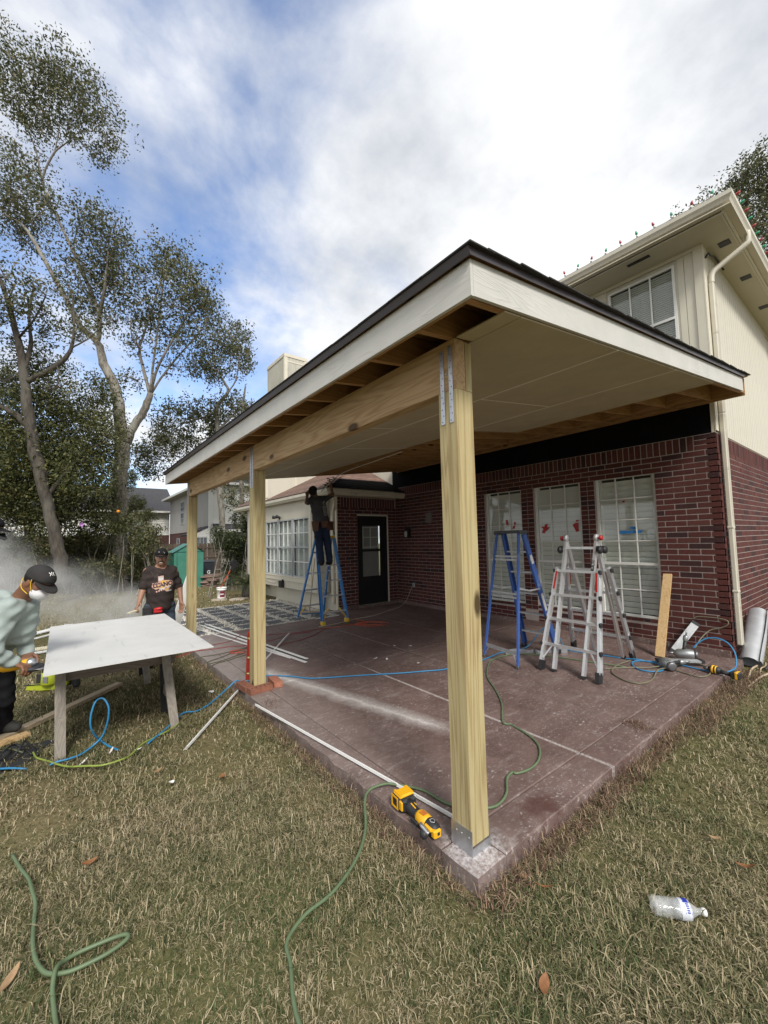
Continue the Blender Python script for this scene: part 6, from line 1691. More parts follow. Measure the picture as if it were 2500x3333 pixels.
# ladder B: aluminium multi ladder standing open
lb = thing('multi_ladder', 'silver telescoping multi ladder with black grips standing open', 'ladder', (3.5, 1.07, 0))
HZ = 1.585
HX = 3.52
def rail_pt(side, kind, front, z):
    """outer rails flare below the second rung; inner rails run straight"""
    f = 1-z/HZ
    xf = (3.045 if front else 4.22)
    x = HX+(xf-HX)*f
    yt = 1.27 if side else 0.88
    if kind == 'i': yb = (1.26 if side else 0.90) if front else (1.30 if side else 0.93)
    else: yb = (1.39 if side else 0.74) if front else (1.60 if side else 0.85)
    if kind == 'i': y = yt+(yb-yt)*f
    else: y = yt+(yb-yt)*f + (0.025 if side else -0.025)
    if kind == 'o': x += -0.03 if front else 0.03
    return Vector((x, y, z))
for front in (True, False):
    for side in (0, 1):
        m = MB(); m.bar(rail_pt(side, 'i', front, 0.03 if front else 0.03), rail_pt(side, 'i', front, HZ), 0.030, 0.062, (1, 0, 0)); m.build('inner_rail', M['alu'], lb)
        zt = 1.24
        m = MB(); channel(m, rail_pt(side, 'o', front, 0.09), rail_pt(side, 'o', front, zt), 0.070, 0.03 if side else -0.03, (1, 0, 0)); m.build('outer_rail', M['alu'], lb)
        m = MB(); a, b = rail_pt(side, 'o', front, 0.0), rail_pt(side, 'o', front, 0.11); m.bar(a, b, 0.045, 0.085, (1, 0, 0)); m.build('rubber_foot', M['black'], lb)
        m = MB(); a, b = rail_pt(side, 'i', front, 0.0), rail_pt(side, 'i', front, 0.029); m.bar(a, b, 0.036, 0.068, (1, 0, 0)); m.build('foot', M['black'], lb)
        # stickers: red and black strips
        m = MB(); a, b = rail_pt(side, 'o', front, 0.98), rail_pt(side, 'o', front, 1.20); off = Vector((-0.037 if front else 0.037, 0, 0)); m.bar(a+off, b+off, 0.024, 0.002, (1, 0, 0.0)); m.build('red_sticker', M['redtape'], lb)
    # rungs: upper two on the inner rails, lower three on the outer
    for z, kind in ((1.495, 'i'), (1.204, 'o'), (0.907, 'o'), (0.611, 'o'), (0.308, 'o')):
        m = MB(); a, b = rail_pt(0, kind, front, z), rail_pt(1, kind, front, z); d = (b-a).normalized()
        m.bar(a-d*0.01, b+d*0.01, 0.040, 0.030); m.build('rung', M['alu'], lb)
        for p, s in ((a, -1), (b, 1)):
            m = MB(); m.rbox(p+d*s*0.035+Vector((-0.02 if front else 0.02, 0, 0)), (0.05, 0.03, 0.055), 0.008); m.build('rung_cap', M['black'], lb)
    for side in (0, 1):   # diagonal gusset at the lowest rung
        m = MB(); a = rail_pt(side, 'o', front, 0.14); b = rail_pt(0, 'o', front, 0.30).lerp(rail_pt(1, 'o', front, 0.30), 0.86 if side else 0.14); m.bar(a, b, 0.016, 0.006, (1, 0, 0)); m.build('gusset', M['alu'], lb)
for side in (0, 1):
    yy = 1.27 if side else 0.88; s = 1 if side else -1
    m = MB(); m.lathe([(0.045, -0.018), (0.048, -0.010), (0.048, 0.010), (0.045, 0.018)], (HX, yy, HZ+0.035), (0, 1, 0), 16); m.build('hinge', M['aluold'], lb)
    m = MB(); m.lathe([(0.012, 0.0), (0.014, 0.02), (0.030, 0.024), (0.034, 0.040), (0.028, 0.052), (0.01, 0.056)], (HX, yy+s*0.018, HZ+0.035), (0, s, 0), 14); m.build('hinge_knob', M['redtape'], lb)
    for fx in (-0.055, 0.075):
        m = MB(); m.lathe([(0.016, 0), (0.018, 0.02), (0.044, 0.026), (0.048, 0.046), (0.04, 0.062), (0.015, 0.066)], (HX+fx, yy+s*0.018, 1.47), (0, s, 0), 12); m.build('lock_knob', M['black'], lb)
text_mesh('ladder_lettering', 'MULTI', 0.055, M['black'], lb, frame(rail_pt(0, 'i', True, 1.27)+Vector((-0.034, 0, 0)), rail_pt(0, 'i', True, 1.4)-rail_pt(0, 'i', True, 1.2), (0, 1, 0)), 0.002)

# ladder C: the blue ladder the man stands on
lc = thing('step_ladder', 'clean blue step ladder with yellow feet and a man standing on it', 'ladder', (2.6, 6.1, 0))
def cf(s, z):
    f = z/1.72; x = (2.33 if s == 0 else 2.885)*(1-f)+(2.395 if s == 0 else 2.78)*f; return Vector((x, 5.665+(5.985-5.665)*f, z))
def cr(s, z):
    f = z/1.72; x = (2.29 if s == 0 else 2.92)*(1-f)+(2.40 if s == 0 else 2.775)*f; return Vector((x, 6.70+(6.06-6.70)*f, z))
for s in (0, 1):
    m = MB(); channel(m, cf(s, 0.06), cf(s, 1.72), 0.085, 0.03 if s == 0 else -0.03, (0, 1, 0.2)); m.build('front_rail', bluefg2, lc)
    m = MB(); m.bar(cr(s, 0.03), cr(s, 1.72), 0.030, 0.045, (0, 1, 0)); m.build('rear_rail', bluefg2, lc)
    m = MB(); m.rbox(cf(s, 0.04), (0.075, 0.10, 0.078), 0.01); m.build('foot', yellowp, lc)
    m = MB(); m.rbox(cr(s, 0.02), (0.05, 0.06, 0.038), 0.008); m.build('foot', M['galv'], lc)
    for z in (0.30,):
        inn = cf(0, z).lerp(cf(1, z), 0.26 if s == 0 else 0.74)
        m = MB(); m.bar(cf(s, 0.10), inn, 0.012, 0.05, (0, 1, 0)); m.build('foot_brace', yellowp, lc)
        inn = cr(0, 0.28).lerp(cr(1, 0.28), 0.24 if s == 0 else 0.76)
        m = MB(); m.bar(cr(s, 0.06), inn, 0.012, 0.045, (0, 1, 0)); m.build('foot_brace', yellowp, lc)
    m = MB(); a, b = cf(s, 1.0), cr(s, 1.03); md = a.lerp(b, 0.5)-Vector((0, 0, 0.03)); m.bar(a, md, 0.006, 0.022); m.bar(md, b, 0.006, 0.022); m.build('spreader', M['aluold'], lc)
for z in (1.155, 0.853, 0.546, 0.234):
    m = MB(); m.bar(cf(0, z), cf(1, z), 0.08, 0.022); m.build('step', M['aluold'], lc)
for z in (1.42, 0.98, 0.62, 0.27):
    m = MB(); m.bar(cr(0, z), cr(1, z), 0.014, 0.035); m.build('rear_brace', M['aluold'], lc)
m = MB(); m.rbox((2.587, 6.02, 1.74), (0.44, 0.14, 0.055), 0.012); m.build('top_cap', yellowp, lc)
text_mesh('ladder_lettering', 'WERNER', 0.06, M['white'], lc, frame(cf(0, 1.36)+Vector((-0.0035, 0, 0)), -(cf(0, 1.5)-cf(0, 1.2)), (0, -1, 0.2)), 0.001)

# ---- hoses and cords
def hose(name, label, pts, r, mat_, z=None, n=5, cat='hose', group=None):
    P = [(p[0], p[1], p[2] if len(p) > 2 else z) for p in pts]
    m = MB(); m.tube(spline(P, n), r, 8)
    return setp(m.build(name, mat_), label, cat, group)
hg = pmat('sage_green_hose', (0.115, 0.165, 0.085), 0.12, 12, 0.5)
hol = pmat('olive_hose', (0.17, 0.16, 0.105), 0.12, 12, 0.5)
hb = pmat('blue_air_hose', (0.03, 0.21, 0.42), 0.08, 12, 0.45)
hl = pmat('lime_hose', (0.24, 0.31, 0.06), 0.1, 12, 0.45)
cr_ = pmat('red_cord', (0.25, 0.03, 0.025), 0.12, 12, 0.5)
co_ = pmat('orange_cord', (0.42, 0.07, 0.03), 0.12, 12, 0.5)
cg_ = pmat('dark_green_cord', (0.075, 0.085, 0.04), 0.12, 12, 0.5)
g_ = GZ+0.040
hose('garden_hose', 'sage green hose looping on the grass at the lower left', [(-1.90, 1.75, g_-0.02), (-1.852, 1.548, g_), (-1.814, 1.419, g_+0.008), (-1.796, 1.312, g_+0.012), (-1.778, 1.2, g_+0.008), (-1.778, 1.068, g_), (-1.775, 0.946, g_+0.008), (-1.762, 0.845, g_+0.012), (-1.735, 0.764, g_+0.012), (-1.703, 0.725, g_+0.012), (-1.654, 0.698, g_+0.010), (-1.599, 0.686, g_+0.012), (-1.53, 0.681, g_+0.014), (-1.475, 0.69, g_+0.016), (-1.45, 0.705, g_+0.018), (-1.459, 0.729, g_+0.016), (-1.5, 0.754, g_+0.008), (-1.561, 0.77, g_+0.004), (-1.625, 0.777, g_+0.004), (-1.67, 0.761, g_+0.012), (-1.695, 0.723, g_+0.028), (-1.704, 0.667, g_+0.012), (-1.701, 0.605, g_+0.004), (-1.69, 0.50, g_), (-1.66, 0.30, g_), (-1.7, -0.2, g_)], 0.0085, hg)
zs = 0.011
hose('garden_hose', 'sage green hose running from the lawn round the nearest post to the ladders', [(-1.02, -0.25, g_), (-1.004, -0.012, g_), (-0.943, 0.164, g_), (-0.914, 0.262, g_), (-0.793, 0.327, g_), (-0.631, 0.35, g_), (-0.431, 0.442, g_+0.006), (-0.274, 0.577, g_+0.02), (-0.17, 0.73, 0.005), (-0.094, 0.779, zs+0.012), (0.007, 0.757, zs+0.02), (0.075, 0.718, zs+0.008), (0.18, 0.57, zs), (0.213, 0.344, zs), (0.378, 0.174, zs), (0.55, 0.188, zs), (0.70, 0.285, zs+0.004), (0.799, 0.31, zs), (0.81, 0.285, zs), (0.91, 0.257, zs), (1.031, 0.266, zs), (1.153, 0.313, zs), (1.278, 0.403, zs), (1.365, 0.546, zs), (1.417, 0.743, zs), (1.409, 0.828, zs), (1.732, 1.071, zs), (1.987, 1.33, zs), (2.268, 1.662, zs), (2.637, 1.932, zs), (2.845, 2.029, zs), (3.09, 2.051, zs), (3.4, 1.95, zs), (3.6, 1.55, zs), (3.70, 1.20, zs), (3.82, 0.75, zs)], 0.0085, hg)
hose('air_hose', 'blue air hose looping upright on the grass beside the saw horse', [(-1.76, 2.815, g_-0.01), (-1.72, 2.812, g_), (-1.631, 2.811, g_), (-1.554, 2.838, g_), (-1.472, 2.90, g_+0.02), (-1.41, 2.90, 0.02), (-1.380, 2.86, 0.14), (-1.375, 2.84, 0.26), (-1.405, 2.86, 0.335), (-1.440, 2.88, 0.345), (-1.475, 2.86, 0.32), (-1.50, 2.85, 0.22), (-1.495, 2.86, 0.12), (-1.455, 2.92, 0.02), (-1.409, 2.966, g_+0.008), (-1.367, 2.842, g_), (-1.308, 2.741, g_-0.012)], 0.0078, hb)
hose('air_hose', 'blue air hose crossing the grass to the middle post and over the slab', [(-1.10, 2.69, g_-0.016), (-1.072, 2.708, g_), (-0.941, 2.845, g_+0.006), (-0.8, 3.05, g_+0.006), (-0.697, 3.168, g_), (-0.581, 3.176, g_-0.02), (-0.426, 3.244, g_), (-0.22, 3.38, 0.0), (-0.105, 3.40, 0.06), (-0.03, 3.42, 0.03), (0.12, 3.44, zs), (0.308, 3.478, zs), (0.412, 3.384, zs), (0.524, 3.247, zs), (0.658, 3.04, zs), (0.817, 2.926, zs), (1.047, 2.79, zs), (1.295, 2.64, zs), (1.59, 2.455, zs), (1.839, 2.321, zs), (2.12, 2.184, zs), (2.5, 2.12, zs), (2.805, 2.126, zs), (3.11, 2.162, zs), (3.25, 2.166, zs), (3.648, 2.08, zs), (3.80, 2.02, 0.10), (3.87, 1.95, 0.23), (3.92, 1.86, 0.31), (3.98, 1.76, 0.28), (4.02, 1.70, 0.14), (4.05, 1.62, zs), (4.10, 1.30, zs), (4.185, 0.95, zs)], 0.0078, hb)
hose('air_hose', 'blue air hose coiled on the slab and arching by the house corner', [(4.185, 0.90, zs), (4.204, 0.752, zs+0.016), (4.249, 0.671, zs), (4.244, 0.547, zs), (4.129, 0.447, zs), (3.998, 0.414, zs), (3.883, 0.455, zs), (3.827, 0.569, zs), (3.909, 0.692, zs), (4.075, 0.773, zs), (4.204, 0.745, zs), (4.279, 0.586, zs+0.010), (4.366, 0.412, zs+0.012), (4.383, 0.26, zs), (4.357, 0.047, zs), (4.407, -0.06, zs), (4.494, -0.118, zs+0.01), (4.62, -0.15, 0.05), (4.75, -0.13, 0.16), (4.83, -0.06, 0.26), (4.85, 0.04, 0.31), (4.84, 0.15, 0.30), (4.80, 0.24, 0.24), (4.76, 0.30, 0.16)], 0.0085, hb)
hose('air_hose', 'short end of blue hose at the lower left edge of the lawn', [(-2.2, 3.08, g_), (-2.063, 2.982, g_), (-1.989, 2.929, g_), (-1.90, 2.88, g_-0.016)], 0.0078, hb)
hose('air_hose', 'lime green hose curving over the grass in front of the saw horse', [(-1.875, 3.16, g_-0.01), (-1.872, 3.133, g_), (-1.845, 3.006, g_), (-1.771, 2.877, g_), (-1.706, 2.756, g_), (-1.642, 2.649, g_+0.006), (-1.537, 2.565, g_+0.008), (-1.432, 2.491, g_+0.008), (-1.319, 2.49, g_+0.008), (-1.243, 2.543, g_), (-1.141, 2.672, g_+0.01), (-1.037, 2.759, g_), (-0.916, 2.823, g_), (-0.812, 2.915, g_), (-0.789, 2.991, g_-0.02)], 0.0072, hl)
hose('air_hose', 'olive hose coiled in wide loops near the nail guns', [(3.55, 0.90, zs), (3.837, 0.712, zs), (3.976, 0.576, zs), (4.107, 0.466, zs+0.015), (4.282, 0.352, zs+0.02), (4.513, 0.278, zs+0.01), (4.576, 0.174, zs), (4.487, 0.078, zs), (4.317, 0.022, zs), (4.151, 0.013, zs), (4.057, 0.06, zs), (4.055, 0.139, zs), (4.088, 0.229, zs), (4.108, 0.336, zs+0.006), (4.037, 0.4, zs+0.02), (3.905, 0.436, zs+0.012), (3.651, 0.387, zs), (3.483, 0.372, zs), (3.352, 0.401, zs), (3.30, 0.47, zs), (3.33, 0.60, zs), (3.50, 0.78, zs), (3.8, 0.85, zs), (4.1, 0.80, zs+0.016)], 0.0078, hol)
hose('air_hose', 'brown hose looping up the brick wall from the nail gun', [(4.95, 0.33, 0.12), (5.08, 0.30, 0.22), (5.20, 0.22, 0.33), (5.23, 0.10, 0.38), (5.235, 0.03, 0.43), (5.24, 0.03, 0.48), (5.245, 0.12, 0.50), (5.245, 0.25, 0.50), (5.245, 0.36, 0.49), (5.24, 0.41, 0.45)], 0.007, hol)
hose('extension_cord', 'upper dark green cord running from the lawn to the middle post', [(-0.30, 5.02, g_), (-0.14, 4.99, 0.0), (0.076, 4.943, 0.008), (0.296, 4.957, 0.008), (0.61, 5.043, 0.008)], 0.005, cg_, cat='cord', group='cords across the far slab edge')
hose('extension_cord', 'dark green cord dropping off the slab onto the grass', [(-0.60, 3.75, g_), (-0.333, 4.07, g_), (-0.147, 4.34, 0.0), (-0.037, 4.46, 0.008), (0.115, 4.506, 0.008), (0.426, 4.619, 0.008), (0.62, 4.70, 0.008)], 0.005, cg_, cat='cord', group='cords across the far slab edge')
hose('extension_cord', 'dark green cord looping back near the slab edge', [(0.585, 4.975, 0.008), (0.395, 4.92, 0.008), (0.124, 4.743, 0.008), (-0.065, 4.647, 0.008), (-0.12, 4.55, 0.008), (-0.02, 4.53, 0.008), (0.2, 4.60, 0.012), (0.5, 4.78, 0.008)], 0.005, cg_, cat='cord', group='cords across the far slab edge')
hose('extension_cord', 'red cord running from the lawn behind the middle post', [(-0.9, 5.25, g_), (-0.45, 5.40, g_), (-0.232, 5.391, -0.03), (-0.1, 5.37, 0.008), (0.024, 5.351, 0.008), (0.232, 5.305, 0.008), (0.42, 5.282, 0.008), (0.642, 5.20, 0.008), (0.95, 5.45, 0.008), (1.176, 5.646, 0.008), (1.507, 5.487, 0.008), (1.834, 5.42, 0.008), (2.178, 5.435, 0.008)], 0.005, cr_, cat='cord')
hose('extension_cord', 'thin red cord bending to the white strip bundle', [(-0.6, 5.35, g_), (-0.227, 5.414, -0.02), (0.042, 5.423, 0.008), (0.256, 5.594, 0.008), (0.503, 5.626, 0.008), (0.715, 5.781, 0.035), (0.82, 5.81, 0.035), (1.0, 5.217, 0.008), (1.457, 5.378, 0.008), (1.9, 5.30, 0.008)], 0.0045, cr_, cat='cord')
hose('extension_cord', 'red cord passing under the white strips towards the man\'s ladder', [(0.6, 4.86, 0.008), (0.857, 4.842, 0.008), (1.138, 4.829, 0.008), (1.605, 4.936, 0.008), (2.0, 5.20, 0.008), (2.25, 5.45, 0.008)], 0.0045, cr_, cat='cord')
hose('extension_cord', 'tangled red cord ball behind the middle post', [(0.35, 4.75, 0.008), (0.42, 4.86, 0.012), (0.36, 4.95, 0.02), (0.28, 4.86, 0.012), (0.38, 4.78, 0.02), (0.50, 4.84, 0.012), (0.44, 4.95, 0.02), (0.32, 4.92, 0.012), (0.33, 4.80, 0.02), (0.47, 4.74, 0.01)], 0.0045, co_, cat='cord')
hose('extension_cord', 'orange extension cord heaped on the slab before the door', [(2.178, 5.419, 0.01), (2.488, 5.323, 0.01), (2.736, 5.294, 0.01), (2.82, 5.158, 0.016), (2.927, 4.948, 0.01), (3.135, 4.851, 0.01), (3.30, 4.86, 0.01), (3.388, 4.989, 0.01), (3.234, 5.256, 0.016), (2.95, 5.33, 0.02), (2.80, 5.22, 0.022), (3.0, 4.99, 0.02), (3.2, 4.90, 0.02), (3.25, 5.05, 0.02), (3.05, 5.25, 0.02), (2.86, 5.30, 0.024), (2.95, 5.10, 0.028), (3.10, 5.3, 0.02), (3.114, 5.74, 0.01)], 0.006, co_, cat='cord')
hose('extension_cord', 'pale cord plugged into the wall outlet and lying over the slab', [(D-0.045, 6.22, 0.50), (D-0.12, 6.22, 0.40), (5.0, 6.25, 0.12), (4.75, 6.22, 0.01), (4.3, 6.05, 0.008), (3.7, 5.80, 0.008), (3.2, 5.75, 0.008), (2.6, 5.62, 0.008), (2.2, 5.60, 0.008)], 0.0045, M['gutter'], cat='cord')

# ---- coated wire heap at the lower left, drop cloth
hp = thing('cable_heap', 'dark heap of cloth and cables on the grass at the left edge', 'heap', (-2.05, 3.15, GZ))
m = MB(); rg = random.Random(4); n = 18; vs = []
for j in range(n+1):
    for i in range(n+1):
        u, v = i/n*2-1, j/n*2-1; rr = math.sqrt(u*u+v*v); h = max(0.0, 1-rr)**0.6
        vs.append((-2.10+0.42*u*(0.9+0.2*math.sin(5*v)), 3.20+0.30*v+0.10*u, GZ-0.01+0.10*h*(0.55+0.45*math.sin(9*u+4*v)*math.cos(7*v-3*u))+rg.uniform(0, 0.018)*h))
m.add(vs, [(j*(n+1)+i, j*(n+1)+i+1, (j+1)*(n+1)+i+1, (j+1)*(n+1)+i) for j in range(n) for i in range(n)], True)
m.build('dark_cloth', pmat('dark_cloth', (0.022, 0.023, 0.026), 0.3, 14, 0.9, bump=0.5, bscale=60), hp)
for k in range(3):
    m = MB(); m.tube(spline([(-2.25+0.12*k, 3.0+0.05*k, GZ+0.05), (-2.15+0.1*k, 3.12, GZ+0.12), (-2.05+0.06*k, 3.22+0.03*k, GZ+0.10), (-1.92+0.04*k, 3.18-0.05*k, GZ+0.03)], 5), 0.008, 6); m.build('cable', M['black'] if k else cg_, hp)

# ---- yellow and black cordless tools
yel = pmat('tool_yellow', (0.80, 0.42, 0.015), 0.05, 10, 0.4)
blk = pmat('tool_black', (0.022, 0.023, 0.026), 0.15, 16, 0.55)
def multi_tool(origin, ang, label):
    """oscillating tool lying on its side; local +x runs from battery to head"""
    t = thing('oscillating_tool', label, 'power tool', origin)
    M4 = Matrix.Translation(Vector(origin)) @ Matrix.Rotation(ang, 4, 'Z')
    def add(name, fn, mat_):
        m = MB(); fn(m)
        m.v = [tuple(M4 @ Vector(v)) for v in m.v]
        return m.build(name, mat_, t)
    I = None
    add('battery', lambda m: (m.rbox((0.048, 0.005, 0.045), (0.085, 0.118, 0.078), 0.010), m.rbox((0.012, 0.005, 0.048), (0.026, 0.105, 0.064), 0.008)), blk)
    add('battery_shell', lambda m: (m.rbox((0.058, 0.004, 0.091), (0.080, 0.104, 0.020), 0.007), m.box((0.020, -0.045, 0.095), (0.095, -0.030, 0.104)), m.box((0.020, 0.035, 0.095), (0.095, 0.050, 0.104))), yel)
    add('battery_frame', lambda m: (m.box((0.012, -0.058, 0.018), (0.082, -0.0545, 0.028)), m.box((0.012, -0.058, 0.076), (0.082, -0.0545, 0.086)), m.box((0.012, -0.058, 0.028), (0.022, -0.0545, 0.076)), m.box((0.072, -0.058, 0.028), (0.082, -0.0545, 0.076))), yel)
    add('release_button', lambda m: m.rbox((0.105, -0.046, 0.052), (0.030, 0.016, 0.052), 0.004), yel)
    add('battery_port', lambda m: m.rbox((0.108, 0.003, 0.052), (0.045, 0.098, 0.074), 0.012), blk)
    add('grip', lambda m: m.tube([(0.115, 0.0, 0.050), (0.145, 0.0, 0.046), (0.185, 0.002, 0.040), (0.215, 0.002, 0.040), (0.225, 0.0, 0.042)], [0.040, 0.031, 0.029, 0.032, 0.030], 14), blk)
    add('grip_stripe', lambda m: (m.rbox((0.168, -0.004, 0.0725), (0.050, 0.008, 0.004), 0.0015, Matrix.Rotation(0.12, 4, 'Y')), m.rbox((0.150, 0.020, 0.0695), (0.040, 0.006, 0.004), 0.0015)), yel)
    add('body', lambda m: m.tube([(0.215, 0.0, 0.042), (0.235, 0.0, 0.044), (0.285, 0.0, 0.045), (0.315, 0.0, 0.044)], [0.028, 0.039, 0.041, 0.036], 14), yel)
    add('body_label', lambda m: m.rbox((0.270, -0.004, 0.086), (0.040, 0.030, 0.003), 0.001), pmat('orange_label', (0.55, 0.17, 0.03), 0.2, 40))
    add('trigger', lambda m: m.rbox((0.235, -0.044, 0.030), (0.070, 0.016, 0.030), 0.006), blk)
    add('gear_case', lambda m: m.tube([(0.300, 0.0, 0.044), (0.320, 0.0, 0.046), (0.365, 0.0, 0.046), (0.388, 0.0, 0.042)], [0.030, 0.039, 0.037, 0.026], 14), blk)
    add('nose', lambda m: (m.rbox((0.385, -0.006, 0.042), (0.036, 0.052, 0.046), 0.008), m.rbox((0.352, -0.034, 0.060), (0.060, 0.018, 0.022), 0.006)), yel)
    add('lamp_window', lambda m: m.rbox((0.404, -0.004, 0.046), (0.003, 0.016, 0.016), 0.001), blk)
    add('lever', lambda m: m.tube(spline([(0.305, -0.048, 0.060), (0.325, -0.060, 0.066), (0.350, -0.056, 0.058), (0.375, -0.052, 0.048)], 4), [0.011]*13, 8), M['galv'])
    add('clamp', lambda m: m.lathe([(0.012, -0.02), (0.022, -0.012), (0.026, 0.0), (0.022, 0.012)], (0.345, -0.062, 0.034), (0, 1, 0), 14), blk)
    add('blade', lambda m: m.prism([(0.345, -0.066, 0.020), (0.372, -0.066, 0.016), (0.440, -0.066, 0.004), (0.440, -0.066, 0.0), (0.400, -0.066, 0.0), (0.352, -0.066, 0.012)], (0, 0.003, 0)), M['bolt'])
    # emblem outline on the gear case
    add('emblem', lambda m: m.tube([(0.333, 0.010, 0.0838), (0.333, -0.010, 0.0838), (0.352, -0.013, 0.0830), (0.364, 0.0, 0.0828), (0.352, 0.013, 0.0830), (0.333, 0.010, 0.0838)], 0.0012, 5), M['white'])
    return t
multi_tool((-0.015, 0.585, 0.0), math.atan2(0.235-0.565, -0.035-0.0), 'yellow and black cordless oscillating tool on the slab by the nearest post')
dr = thing('cordless_driver', 'dusty yellow and black cordless driver lying off the slab by the house corner', 'power tool', (4.15, -0.18, 0))
M4 = Matrix.Translation(Vector((4.33, 0.04, 0.0))) @ Matrix.Rotation(math.atan2(-0.32, -0.05), 4, 'Z')
def tb_(name, fn, mat_):
    m = MB(); fn(m); m.v = [tuple(M4 @ Vector(v)) for v in m.v]; m.build(name, mat_, dr)
tb_('head', lambda m: m.tube([(0, 0, 0.05), (0.03, 0, 0.052), (0.09, 0, 0.052), (0.12, 0, 0.046)], [0.026, 0.042, 0.044, 0.030], 12), blk)
tb_('head_shell', lambda m: (m.tube([(0.035, 0, 0.054), (0.055, 0, 0.054)], 0.0465, 12), m.tube([(0.07, 0, 0.054), (0.085, 0, 0.054)], 0.0465, 12)), yel)
tb_('grip', lambda m: m.tube([(0.11, 0, 0.045), (0.15, 0, 0.04), (0.22, 0, 0.038)], [0.026, 0.022, 0.026], 12), blk)
tb_('battery', lambda m: m.rbox((0.26, 0, 0.042), (0.09, 0.09, 0.078), 0.012), blk)
tb_('battery_band', lambda m: m.rbox((0.275, 0, 0.044), (0.035, 0.0945, 0.081), 0.008), yel)
tb_('chuck', lambda m: m.lathe([(0.02, -0.045), (0.024, -0.02), (0.022, 0.0)], (0.0, 0, 0.05), (1, 0, 0), 12), M['bolt'])

# ---- framing nail guns by the wall
gunm = pmat('grey_magnesium', (0.36, 0.38, 0.38), 0.15, 14, 0.42, 0.7)
def hup_off(a, hup):
    u = a.cross(Vector(hup)).normalized(); v = u.cross(a).normalized(); return v*0.03
def nail_gun(label, O, ax_mag, ax_body, ax_grip, mag_len, name='nail_gun', mag=None):
    """O is the gun nose end of the grip root; axes are unit directions for magazine, body and handle"""
    t = thing(name, label, 'nail gun', O, 'pneumatic nail guns by the wall')
    O = Vector(O); a = Vector(ax_mag).normalized(); b = Vector(ax_body).normalized(); g = Vector(ax_grip).normalized()
    m = MB(); m.tube([O-b*0.125, O-b*0.10, O-b*0.02, O+b*0.06, O+b*0.10], [0.046, 0.062, 0.066, 0.058, 0.028], 14); m.build('cylinder_body', gunm, t)
    m = MB(); m.tube([O-b*0.155, O-b*0.150, O-b*0.12], [0.034, 0.050, 0.054], 14); m.build('exhaust_cap', M['bolt'], t)
    m = MB(); m.tube([O+b*0.085, O+b*0.15, O+b*0.17], [0.020, 0.016, 0.012], 10); m.build('nose', M['bolt'], t)
    m = MB(); m.tube([O+g*0.045, O+g*0.07, O+g*0.17], [0.026, 0.021, 0.022], 12); m.build('handle', blk, t)
    m = MB(); m.tube([O+g*0.168, O+g*0.18, O+g*0.235, O+g*0.245], [0.024, 0.030, 0.029, 0.018], 12); m.tube([O+g*0.24, O+g*0.31], [0.011, 0.008], 8); m.build('handle_end', gunm, t)
    s = O+b*0.13
    u = a.cross(b).normalized()
    if mag is not None: s, a, mag_len = Vector(mag[0]), (Vector(mag[1])-Vector(mag[0])).normalized(), (Vector(mag[1])-Vector(mag[0])).length
    hup = Vector(mag[2]) if mag is not None else b.cross(a).cross(a)
    m = MB(); m.bar(s, s+a*mag_len, 0.022, 0.095, hup); m.bar(s+a*0.02+hup_off(a, hup), s+a*(mag_len-0.02)+hup_off(a, hup), 0.034, 0.016, hup); m.build('magazine', M['aluold'], t)
    m = MB(); m.bar(s+a*(mag_len-0.004), s+a*(mag_len+0.03), 0.036, 0.105, hup); m.bar(s-a*0.05, s-a*0.002, 0.034, 0.09, hup); m.build('magazine_end', blk, t)
    return t
nail_gun('grey nail gun propped up with its magazine leaning on the brick wall', (4.72, 0.40, 0.075), (0.42, -0.42, 0.90), (-0.35, 0.94, -0.02), (0.10, -0.16, 1.0), 0.40, mag=((5.02, 0.585, 0.03), (5.235, 0.385, 0.385), (0.2, -1, -0.55)))
nail_gun('grey nail gun lying flat on the slab with its cap towards the lawn', (4.16, 0.42, 0.062), (0.85, -0.95, 0.0), (0.70, 0.62, 0.0), (0.80, -0.55, 0.03), 0.44)

# ---- lime circular saw on the grass
ls = thing('circular_saw', 'lime green and black power saw lying on the grass left of the saw horse', 'power tool', (-1.80, 5.1, GZ))
limep = pmat('lime_plastic', (0.40, 0.46, 0.03), 0.08, 9, 0.45)
M4 = Matrix.Translation(Vector((-1.84, 5.10, GZ+0.02))) @ Matrix.Rotation(R(-38), 4, 'Z')
def ts(name, fn, mat_):
    m = MB(); fn(m); m.v = [tuple(M4 @ Vector(v)) for v in m.v]; m.build(name, mat_, ls)
ts('base_plate', lambda m: m.rbox((0.05, 0.10, 0.09), (0.52, 0.02, 0.14), 0.006), blk)
ts('blade_guard', lambda m: m.prism([(-0.26, 0, 0.0), (-0.10, 0, -0.01), (0.10, 0, 0.0), (0.24, 0, 0.05), (0.26, 0, 0.13), (0.20, 0, 0.14), (0.10, 0, 0.085), (-0.05, 0, 0.06), (-0.24, 0, 0.05)], (0, 0.06, 0)), limep)
ts('motor_housing', lambda m: m.lathe([(0.085, 0.0), (0.095, 0.02), (0.09, 0.14), (0.08, 0.15)], (0.02, 0.03, 0.06), (0, 0, 1), 18), limep)
ts('motor_cap', lambda m: m.lathe([(0.082, 0.0), (0.086, 0.06), (0.07, 0.085)], (0.02, 0.03, 0.21), (0, 0, 1), 18), blk)
ts('rating_plate', lambda m: m.rbox((0.03, -0.062, 0.135), (0.06, 0.006, 0.075), 0.002), M['galv'])
ts('rear_handle', lambda m: m.rbox((0.31, 0.06, 0.08), (0.10, 0.06, 0.15), 0.02), blk)
ts('guard_edge', lambda m: m.tube([(-0.28, -0.004, 0.055), (-0.05, -0.006, 0.068), (0.10, -0.006, 0.095), (0.21, -0.006, 0.150)], 0.006, 6), blk)

